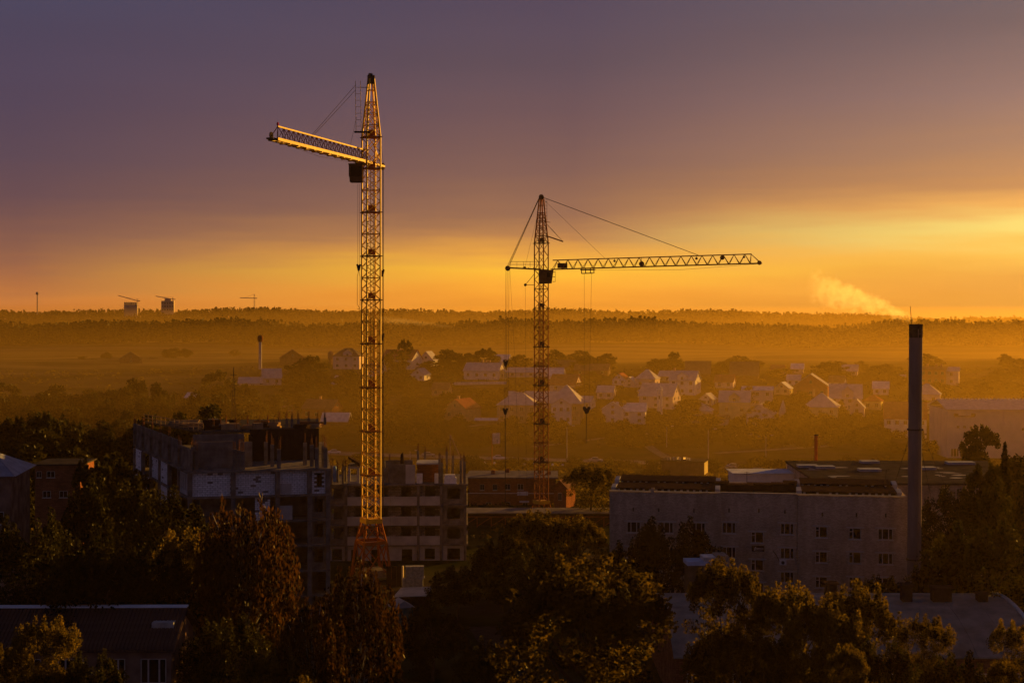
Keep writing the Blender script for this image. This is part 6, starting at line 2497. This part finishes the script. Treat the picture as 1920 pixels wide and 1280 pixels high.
def style(key, hgt):
    return ('low' if hgt < 6 else 'middling' if hgt < 10 else 'tall') + ' ' + {'mid_a': 'rounded', 'mid_b': 'slim', 'mid_c': 'broad', 'bush': 'tufted', 'bush_b': 'dense'}[key]


def tall(px, yt, d):
    return CZ + (HY - yt) / F * d - gnd(px, d).z


def sunlit_lane(px, yt, d, w):
    """True when a tree here would stand in the sun of a house end wall"""
    x = (px - 960) / F * d
    sx_, sy_ = math.sin(SUN_AZ), math.cos(SUN_AZ)
    zt_ = CZ + (HY - yt) / F * d
    for hx, hy, hz_ in LANES:
        t = (x - hx) * sx_ + (d - hy) * sy_
        lat = abs((x - hx) * sy_ - (d - hy) * sx_)
        if 1 < t < 140 and lat < w * d / F / 2 + 1.5 and zt_ > hz_ + t * math.tan(SUN_EL):
            return True
    return False


# foreground trees, most placed by their tops in the photograph
tree('weep', 462, 925, 122, 205, 'large weeping birch with reddish hanging twigs in front of the unfinished wing', name='birch_tree')
tree('weep_b', 672, 1048, 112, 170, 'smaller weeping birch at the foot of the tall crane', name='birch_tree')
tree('weep_b', 585, 1120, 106, 130, 'slim drooping birch between the two weeping birches', name='birch_tree')
tree('near_a', 205, 880, 150, 190, 'broad dark tree below the low red brick house', rot=1)
tree('near_a', 318, 905, 143, 170, 'dark bushy tree against the left side of the unfinished wing', rot=2.2)
tree('near_c', 372, 985, 128, 180, 'dark spreading tree left of the large weeping birch')
tree('near_a', 65, 952, 120, 180, 'tall dark tree under the pyramid roofed building', rot=4)
tree('near_a', 175, 985, 116, 210, 'wide dark tree above the pale ridge of the tiled house', rot=5)
tree('near_a', 290, 1020, 118, 150, 'dark tree behind the right end of the tiled house', rot=0.4)
tree('near_c', 86, 1155, 92, 130, 'small golden tree in front of the tiled house roof')
tree('near_a', 175, 1215, 92, 110, 'dark low tree before the tiled house windows', rot=3.3)
tree('near_c', 10, 1205, 92, 110, 'golden edged shrubby tree at the tiled house corner')
tree('near_a', 430, 1150, 112, 190, 'dark dense tree under the weeping birch right of the tiled house', rot=1.8)
tree('near_c', 520, 1215, 103, 150, 'low dusky tree beneath the slim drooping birch')
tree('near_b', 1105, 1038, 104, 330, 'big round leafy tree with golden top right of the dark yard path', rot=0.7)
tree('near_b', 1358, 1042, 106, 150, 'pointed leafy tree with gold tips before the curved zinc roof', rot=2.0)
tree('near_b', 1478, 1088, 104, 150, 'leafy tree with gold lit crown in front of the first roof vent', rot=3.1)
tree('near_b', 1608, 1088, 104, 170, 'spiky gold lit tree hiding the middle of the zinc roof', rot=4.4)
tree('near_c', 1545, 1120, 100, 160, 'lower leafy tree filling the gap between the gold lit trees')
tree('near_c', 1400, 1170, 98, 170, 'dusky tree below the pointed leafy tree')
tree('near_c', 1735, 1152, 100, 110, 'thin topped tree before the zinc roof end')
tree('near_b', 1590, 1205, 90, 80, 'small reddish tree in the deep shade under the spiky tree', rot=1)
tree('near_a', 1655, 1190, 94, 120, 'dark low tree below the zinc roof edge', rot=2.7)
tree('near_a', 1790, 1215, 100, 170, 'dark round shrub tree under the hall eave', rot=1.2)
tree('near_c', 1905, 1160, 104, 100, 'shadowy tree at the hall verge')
tree('near_a', 812, 1128, 140, 120, 'dark tree added to cover sunlit ground below the white block stacks', rot=2.1)  # invented tree, hides ground that the sun makes too bright
tree('near_a', 905, 1195, 118, 120, 'dark tree added to darken the open ground by the yard track', rot=4.9)  # another added tree, darkens open ground lit by the sun
tree('near_a', 1262, 965, 158, 175, 'dark leafy tree covering windows of the pale brick building', rot=2.9)
tree('near_a', 1180, 1010, 156, 110, 'dark tree at the left corner of the pale brick building', rot=0.2)
tree('near_b', 1005, 955, 190, 130, 'sun-flecked tree in front of the second crane base', rot=5.2)
tree('near_b', 1078, 965, 188, 120, 'sun-flecked tree left of the pale brick building', rot=3.6)
tree('near_a', 935, 1000, 180, 120, 'dark tree right of the far unfinished wing', rot=4.6)
tree('near_a', 860, 1058, 172, 110, 'dark bushy tree beside the white block stacks', rot=0.9)
tree('near_a', 985, 1030, 165, 140, 'dark tree behind the big round leafy tree', rot=5.9)
tree('near_b', 1108, 868, 268, 110, 'hazy round tree standing behind the pale brick building corner', rot=2.4)
tree('near_a', 1855, 962, 146, 230, 'large dense willow-like tree below the guy wires', rot=3.9)
tree('near_a', 1790, 905, 178, 130, 'dark tree against the right side of the flue', rot=0.8)
tree('near_a', 1905, 890, 172, 150, 'tall dark tree at the right of the guy wires', rot=2.5)
tree('fir', 1884, 832, 186, 60, 'dark pointed fir rising over the right hand trees', name='fir_tree')
tree('mid_b', 1850, 868, 190, 90, 'leafy tree beside the pointed fir')
tree('near_a', 1760, 1030, 150, 120, 'dark tree by the foot of the flue', rot=4.1)
tree('near_c', 1655, 1078, 152, 110, 'hedge-like shrub under the lower windows of the pale brick building', name='shrub', cat='shrub')
tree('mid_b', 1838, 795, 330, 70, 'hazy deciduous tree in front of the white warehouse')
tree('mid_a', 1900, 852, 250, 120, 'hazy bushy tree at the warehouse foot')
tree('mid_a', 40, 830, 235, 150, 'dim tree behind the pyramid roofed building')
tree('mid_a', 150, 835, 230, 160, 'dim tree behind the low red brick house')
tree('mid_b', 215, 850, 212, 110, 'dim olive tree near the bluish hip roofed shed')
tree('mid_a', 90, 800, 300, 150, 'dim rounded tree in the thicket on the left')
tree('mid_b', 168, 860, 209, 70, 'dim slender tree added to shade the end of the low red brick house')  # extra tree set here to shade the brick end wall
tree('mid_c', 250, 880, 190, 110, 'olive topped tree beside the low red brick house')
tree('mid_c', 400, 757, 300, 90, 'olive bush tree behind the unfinished wing roof')
tree('mid_a', 335, 772, 320, 70, 'dim tree behind the unfinished wing railing')

# hazy trees among the houses: (px, top, distance, width)
VT = [(842, 640, 735, 60), (880, 662, 725, 40), (912, 652, 735, 46), (970, 650, 735, 44), (1025, 660, 735, 42), (1095, 652, 735, 48), (1135, 662, 740, 40), (740, 655, 745, 40),
      (760, 636, 770, 26), (1232, 672, 735, 34), (1355, 678, 740, 44), (1465, 676, 735, 52), (1558, 664, 725, 56), (1660, 668, 720, 58), (1630, 684, 720, 40), (1690, 690, 700, 40),
      (410, 680, 560, 70), (460, 705, 540, 60), (575, 666, 640, 80), (610, 690, 610, 70), (560, 700, 590, 70), (660, 680, 620, 60), (735, 680, 640, 60), (700, 705, 600, 60), (770, 695, 640, 50),
      (330, 652, 1010, 40), (315, 654, 1015, 30), (348, 653, 1012, 28), (200, 660, 1000, 22), (155, 668, 1000, 20), (175, 674, 990, 16), (440, 655, 1040, 22), (260, 672, 1005, 20), (288, 674, 1005, 18),
      (1225, 772, 555, 30), (1210, 758, 570, 26), (1275, 770, 565, 40), (1340, 770, 575, 28), (1495, 765, 575, 40), (1640, 742, 590, 50), (1665, 720, 640, 50), (1860, 712, 640, 120), (1915, 716, 660, 80),
      (1810, 735, 620, 60), (1170, 775, 560, 34), (800, 745, 580, 46), (700, 760, 560, 60), (745, 775, 540, 60), (775, 735, 600, 50), (1120, 725, 640, 50), (1160, 735, 620, 50), (905, 728, 640, 60), (850, 722, 650, 60),
      (1000, 722, 650, 40), (1340, 730, 640, 60), (1640, 815, 500, 60), (1700, 830, 490, 60), (1760, 822, 490, 60), (1120, 700, 690, 40), (1190, 700, 690, 40), (1260, 690, 720, 40), (1440, 725, 650, 40),
      (1510, 690, 710, 36), (1350, 700, 700, 40), (660, 735, 570, 50), (700, 735, 590, 50), (520, 740, 540, 60), (480, 750, 520, 60), (440, 735, 530, 60), (395, 740, 500, 60)]
for i, (px, yt, d, w) in enumerate(VT):
    key = ('mid_a', 'mid_c', 'mid_b')[i % 3]
    far = d > 950
    if 690 < d < 780:
        d -= 38
        w *= 1.15
    if far:
        d -= 95
        w *= 0.9
    if not far and sunlit_lane(px, yt, d, w) and d < 700:
        yt += 14
    rel, nm = near_house(px, d)
    tree(key, px, yt, d, w, f'{style(key, tall(px, yt, d))} hazy tree {rel} the {nm}', 'village trees')
for i in range(34):
    px = -20 + i * 14.0 + rng.uniform(-6, 6)
    d = rng.uniform(440, 560)
    yt = 745 - 22 * (d - 440) / 120 + rng.uniform(-10, 22) - (18 if 240 < px < 300 else 0)
    key = rng.choice(('mid_a', 'mid_c'))
    tree(key, px, yt, d, rng.uniform(45, 85), f'{style(key, tall(px, yt, d))} dark tree in the long thicket along the open field', 'thicket trees along the open field')
for i in range(26):
    px = -20 + i * 17 + rng.uniform(-6, 6)
    d = rng.uniform(300, 400)
    yt = 775 + rng.uniform(-8, 30)
    key = rng.choice(('mid_a', 'mid_c', 'mid_b'))
    tree(key, px, yt, d, rng.uniform(50, 90), f'{style(key, tall(px, yt, d))} dim tree in the valley thicket behind the pyramid roofed building', 'valley thicket trees')


def clear(px, yt, yb, w, d):
    return all(not (px + w / 2 > a and px - w / 2 < b and yb > t and yt < t + (q - t) * 0.5 and d < hd) for a, b, t, q, hd in HOUSES)


n = 0
for i in range(5000):
    if n >= 222:
        break
    px = rng.uniform(620, 1940)
    d = rng.choice((rng.uniform(512, 600), rng.uniform(580, 745)))
    g = gnd(px, d)
    yb = HY + (CZ - g.z) / d * F
    w = rng.uniform(26, 54)
    yt = yb - rng.uniform(18, 44) * 600 / d
    if not clear(px, yt, yb - 3, w * 0.8, d):
        continue
    if sunlit_lane(px, yt, d, w):
        continue
    key = rng.choice(('mid_a', 'mid_b', 'mid_c'))
    rel, nm = near_house(px, d)
    tree(key, px, yt, d, w, f'{style(key, tall(px, yt, d))} hazy tree {rel} the {nm}', 'village trees')
    n += 1
# shrubs on the slopes by the road and in the yards
n = 0
for i in range(900):
    if n >= 170:
        break
    px = rng.uniform(600, 1950)
    py = rng.choice((rng.uniform(786, 846), rng.uniform(872, 905)))
    g = G(px, py)
    w = rng.uniform(16, 40) * (1.3 if py > 870 else 1)
    yt = py - w * rng.uniform(0.3, 0.6)
    if not clear(px, yt, py - 2, w * 0.7, g.y) or 462 < g.y < 505:
        continue
    if any((G_[0] - px) ** 2 < 900 and abs(g.y - G_[1]) < 12 for G_ in ((935, 470), (627, 480), (1117, 465))):
        continue
    key = rng.choice(('bush', 'bush_b'))
    rel, nm = near_house(px, g.y)
    tree(key, px, yt, g.y, w, f'{style(key, tall(px, yt, g.y))} hazy shrub on the verge below the road' if py > 860 else f'{style(key, tall(px, yt, g.y))} hazy shrub on the slope {rel} the {nm}', 'slope shrubs', 'shrub', 'shrub')
    n += 1
# near ground cover in the shade between the trees
n = 0
for i in range(90):
    px, d = rng.uniform(-30, 1950), rng.uniform(120, 215)
    if 850 < px < 1010 and d < 175 or 1110 < px < 1730 and d > 121 or -40 < px < 380 and d < 124 or (d > 158 and 230 < px < 900):
        continue
    g = gnd(px, d)
    yb = HY + (CZ - g.z) / d * F
    tree(rng.choice(('bush', 'bush_b')), px, yb - rng.uniform(1.2, 2.6) / d * F, d, rng.uniform(40, 80), 'dark undergrowth shrub in the shade among the big near trees', 'undergrowth shrubs', 'shrub', 'shrub')

# the far forest: one continuous wood from its front edge to the skyline
def forest():
    n = 10600
    y = np.concatenate([NP.uniform(1195, 1240, 3000), NP.uniform(1240, 1330, 2600), NP.uniform(1600, 1800, 2800), NP.uniform(1800, 1900, 2200)])
    x = NP.uniform(-0.46, 0.46, n) * y
    edge = 25 * np.sin(x / 70.0) + 14 * np.sin(x / 23.0)
    y = np.where(y < 1240, y + edge * 0.7, y)
    z = Hn(x, y)
    hgt = np.where(y < 1400, NP.uniform(13.5, 20.5, n) + 2.0 * np.sin(x / 55.0) + 1.3 * np.sin(x / 19.0 + 2), NP.uniform(11, 16, n) + 1.5 * np.sin(x / 31.0)) * np.where(y > 1780, NP.uniform(0.78, 0.9, n), 1.0)
    con = NP.uniform(0, 1, n) < 0.3
    rad = np.where(con, NP.uniform(1.8, 2.8, n), NP.uniform(3.0, 5.2, n))
    hgt = np.where(con, hgt * 1.03, hgt)
    k = 30
    v = NP.normal(size=(n, k, 3))
    v /= np.linalg.norm(v, axis=2)[:, :, None]
    t = NP.uniform(0.5, 1, (n, k)) ** 0.6
    cx_ = v[:, :, 0] * t
    cy_ = v[:, :, 1] * t
    cz_ = v[:, :, 2] * t
    zz = z[:, None] + hgt[:, None] * (0.55 + 0.45 * cz_)
    taper = np.where(con[:, None], np.clip(0.95 - (0.55 + 0.45 * cz_), 0.05, 1) * 1.6, 1.0)
    P_ = np.stack([x[:, None] + cx_ * rad[:, None] * taper, y[:, None] + cy_ * rad[:, None] * taper, zz], 2).reshape(-1, 3)
    Q = leaf_quads(P_, 2.4, 1.25)
    o = put('forest', quads('forest', Q, l_wood))
    tag(o, 'continuous hazy forest covering the far ridge', 'forest', None, 'stuff')


forest()


def scrub():
    """rough grass and weed tufts over the slopes that nobody could count"""
    n = 5200
    y = np.concatenate([NP.uniform(125, 300, 1200), NP.uniform(300, 455, 1900), NP.uniform(506, 740, 2100)])
    x = NP.uniform(-0.42, 0.42, n) * y
    keep = ~((y < 240) & (x > -60) & (x < 60))
    x, y = x[keep], y[keep]
    z = Hn(x, y)
    k = 9
    m_ = len(x)
    s = NP.uniform(0.5, 1.3, m_)
    P_ = np.stack([x[:, None] + NP.normal(0, 0.7, (m_, k)), y[:, None] + NP.normal(0, 0.7, (m_, k)), z[:, None] + NP.uniform(0.0, 0.7, (m_, k)) * s[:, None]], 2).reshape(-1, 3)
    o = put('undergrowth', quads('undergrowth', leaf_quads(P_, 0.55, 1.5), l_gold))
    tag(o, 'rough weeds and long grass covering the slopes', 'weeds', None, 'stuff')


scrub()

# ------------------------------------------------------------------ hazy air and smoke
def volume(name, col, dens, g):
    M = bpy.data.materials.new(name)
    M.use_nodes = True
    nt = M.node_tree
    nt.nodes.clear()
    out = nt.nodes.new('ShaderNodeOutputMaterial')
    pv = nt.nodes.new('ShaderNodeVolumePrincipled')
    pv.inputs['Color'].default_value = (*col, 1)
    pv.inputs['Density'].default_value = dens
    pv.inputs['Anisotropy'].default_value = g
    nt.links.new(pv.outputs[0], out.inputs['Volume'])
    return M, nt, pv


mh, _, _ = volume('haze', (0.56, 0.36, 0.09), SIG, 0.5)
o = MB().b0(-1450, 1450, -120, 2420, -16.0, TOPZ).build('haze', mh)
tag(o, 'thin golden evening haze filling the valley', 'haze', None, 'stuff')

# smoky mist lying in the valley beyond the cranes
mv, _, _ = volume('valley_mist', (0.62, 0.40, 0.10), 0.0006, 0.5)
o = MB().hexa([(-1440, 318, -15.5), (1440, 318, -15.5), (1440, 1960, -15.5), (-1440, 1960, -15.5),
               (-1440, 318, 17.0), (1440, 318, 17.0), (1440, 1960, 50.0), (-1440, 1960, 50.0)]).build('valley_mist', mv)
tag(o, 'low golden mist lying over the village and fields', 'mist', None, 'stuff')

# drifting smoke: a plume that widens and rises away from its source, broken up by noise
def smoke(name, loc, scale, mult, label, cat):
    ms, nt, pv = volume(name, (0.97, 0.93, 0.86), 0.0, 0.45)
    N = nt.nodes.new
    L = nt.links.new
    tc = N('ShaderNodeTexCoord')
    sp = N('ShaderNodeSeparateXYZ')
    L(tc.outputs['Object'], sp.inputs[0])

    def mm(op, a, b=None, clamp=False):
        n = N('ShaderNodeMath')
        n.operation = op
        n.use_clamp = clamp
        for i, v in enumerate((a, b)):
            if v is None:
                continue
            if isinstance(v, (int, float)):
                n.inputs[i].default_value = v
            else:
                L(v, n.inputs[i])
        return n.outputs[0]
    s_ = mm('DIVIDE', mm('SUBTRACT', 0.0, sp.outputs[0]), 12.0)         # 0 at the source, 1 at the far end
    zc_ = mm('MULTIPLY', mm('POWER', mm('MAXIMUM', s_, 0.0001), 0.75), 4.1)
    rad_ = mm('ADD', mm('MULTIPLY', s_, 1.85), 0.4)
    dz_ = mm('DIVIDE', mm('SUBTRACT', sp.outputs[2], zc_), rad_)
    dy_ = mm('DIVIDE', sp.outputs[1], mm('MULTIPLY', rad_, 1.5))
    r2_ = mm('ADD', mm('MULTIPLY', dz_, dz_), mm('MULTIPLY', dy_, dy_))
    nz = N('ShaderNodeTexNoise')
    nz.inputs['Scale'].default_value = 1.05
    nz.inputs['Detail'].default_value = 5.0
    nz.inputs['Roughness'].default_value = 0.6
    L(tc.outputs['Object'], nz.inputs['Vector'])
    body = mm('SUBTRACT', mm('ADD', 0.75, mm('MULTIPLY', mm('SUBTRACT', nz.outputs[0], 0.5), 5.4)), r2_, True)
    ends = mm('MULTIPLY', mm('MULTIPLY', s_, 12.0, True), mm('MULTIPLY', mm('SUBTRACT', 1.0, s_), 3.0, True), True)
    L(mm('MULTIPLY', mm('MULTIPLY', body, ends), mult), pv.inputs['Density'])
    o = MB().b0(-12.2, 0.6, -3.4, 3.4, -1.0, 7.2).build(name, ms, None, tuple(loc))
    o.scale = scale
    tag(o, label, cat, None, 'stuff')


smoke('smoke_plume', ct + Vector((0, 0, 0.2)), (1, 1, 1), 0.3, 'pale golden smoke plume drifting left from the flue top', 'smoke')
smoke('smoke_wisp', P3(862, 616, 1120), (6.0, 6.0, 2.0), 0.006, 'thin golden wisp of smoke hanging before the far forest', 'smoke')
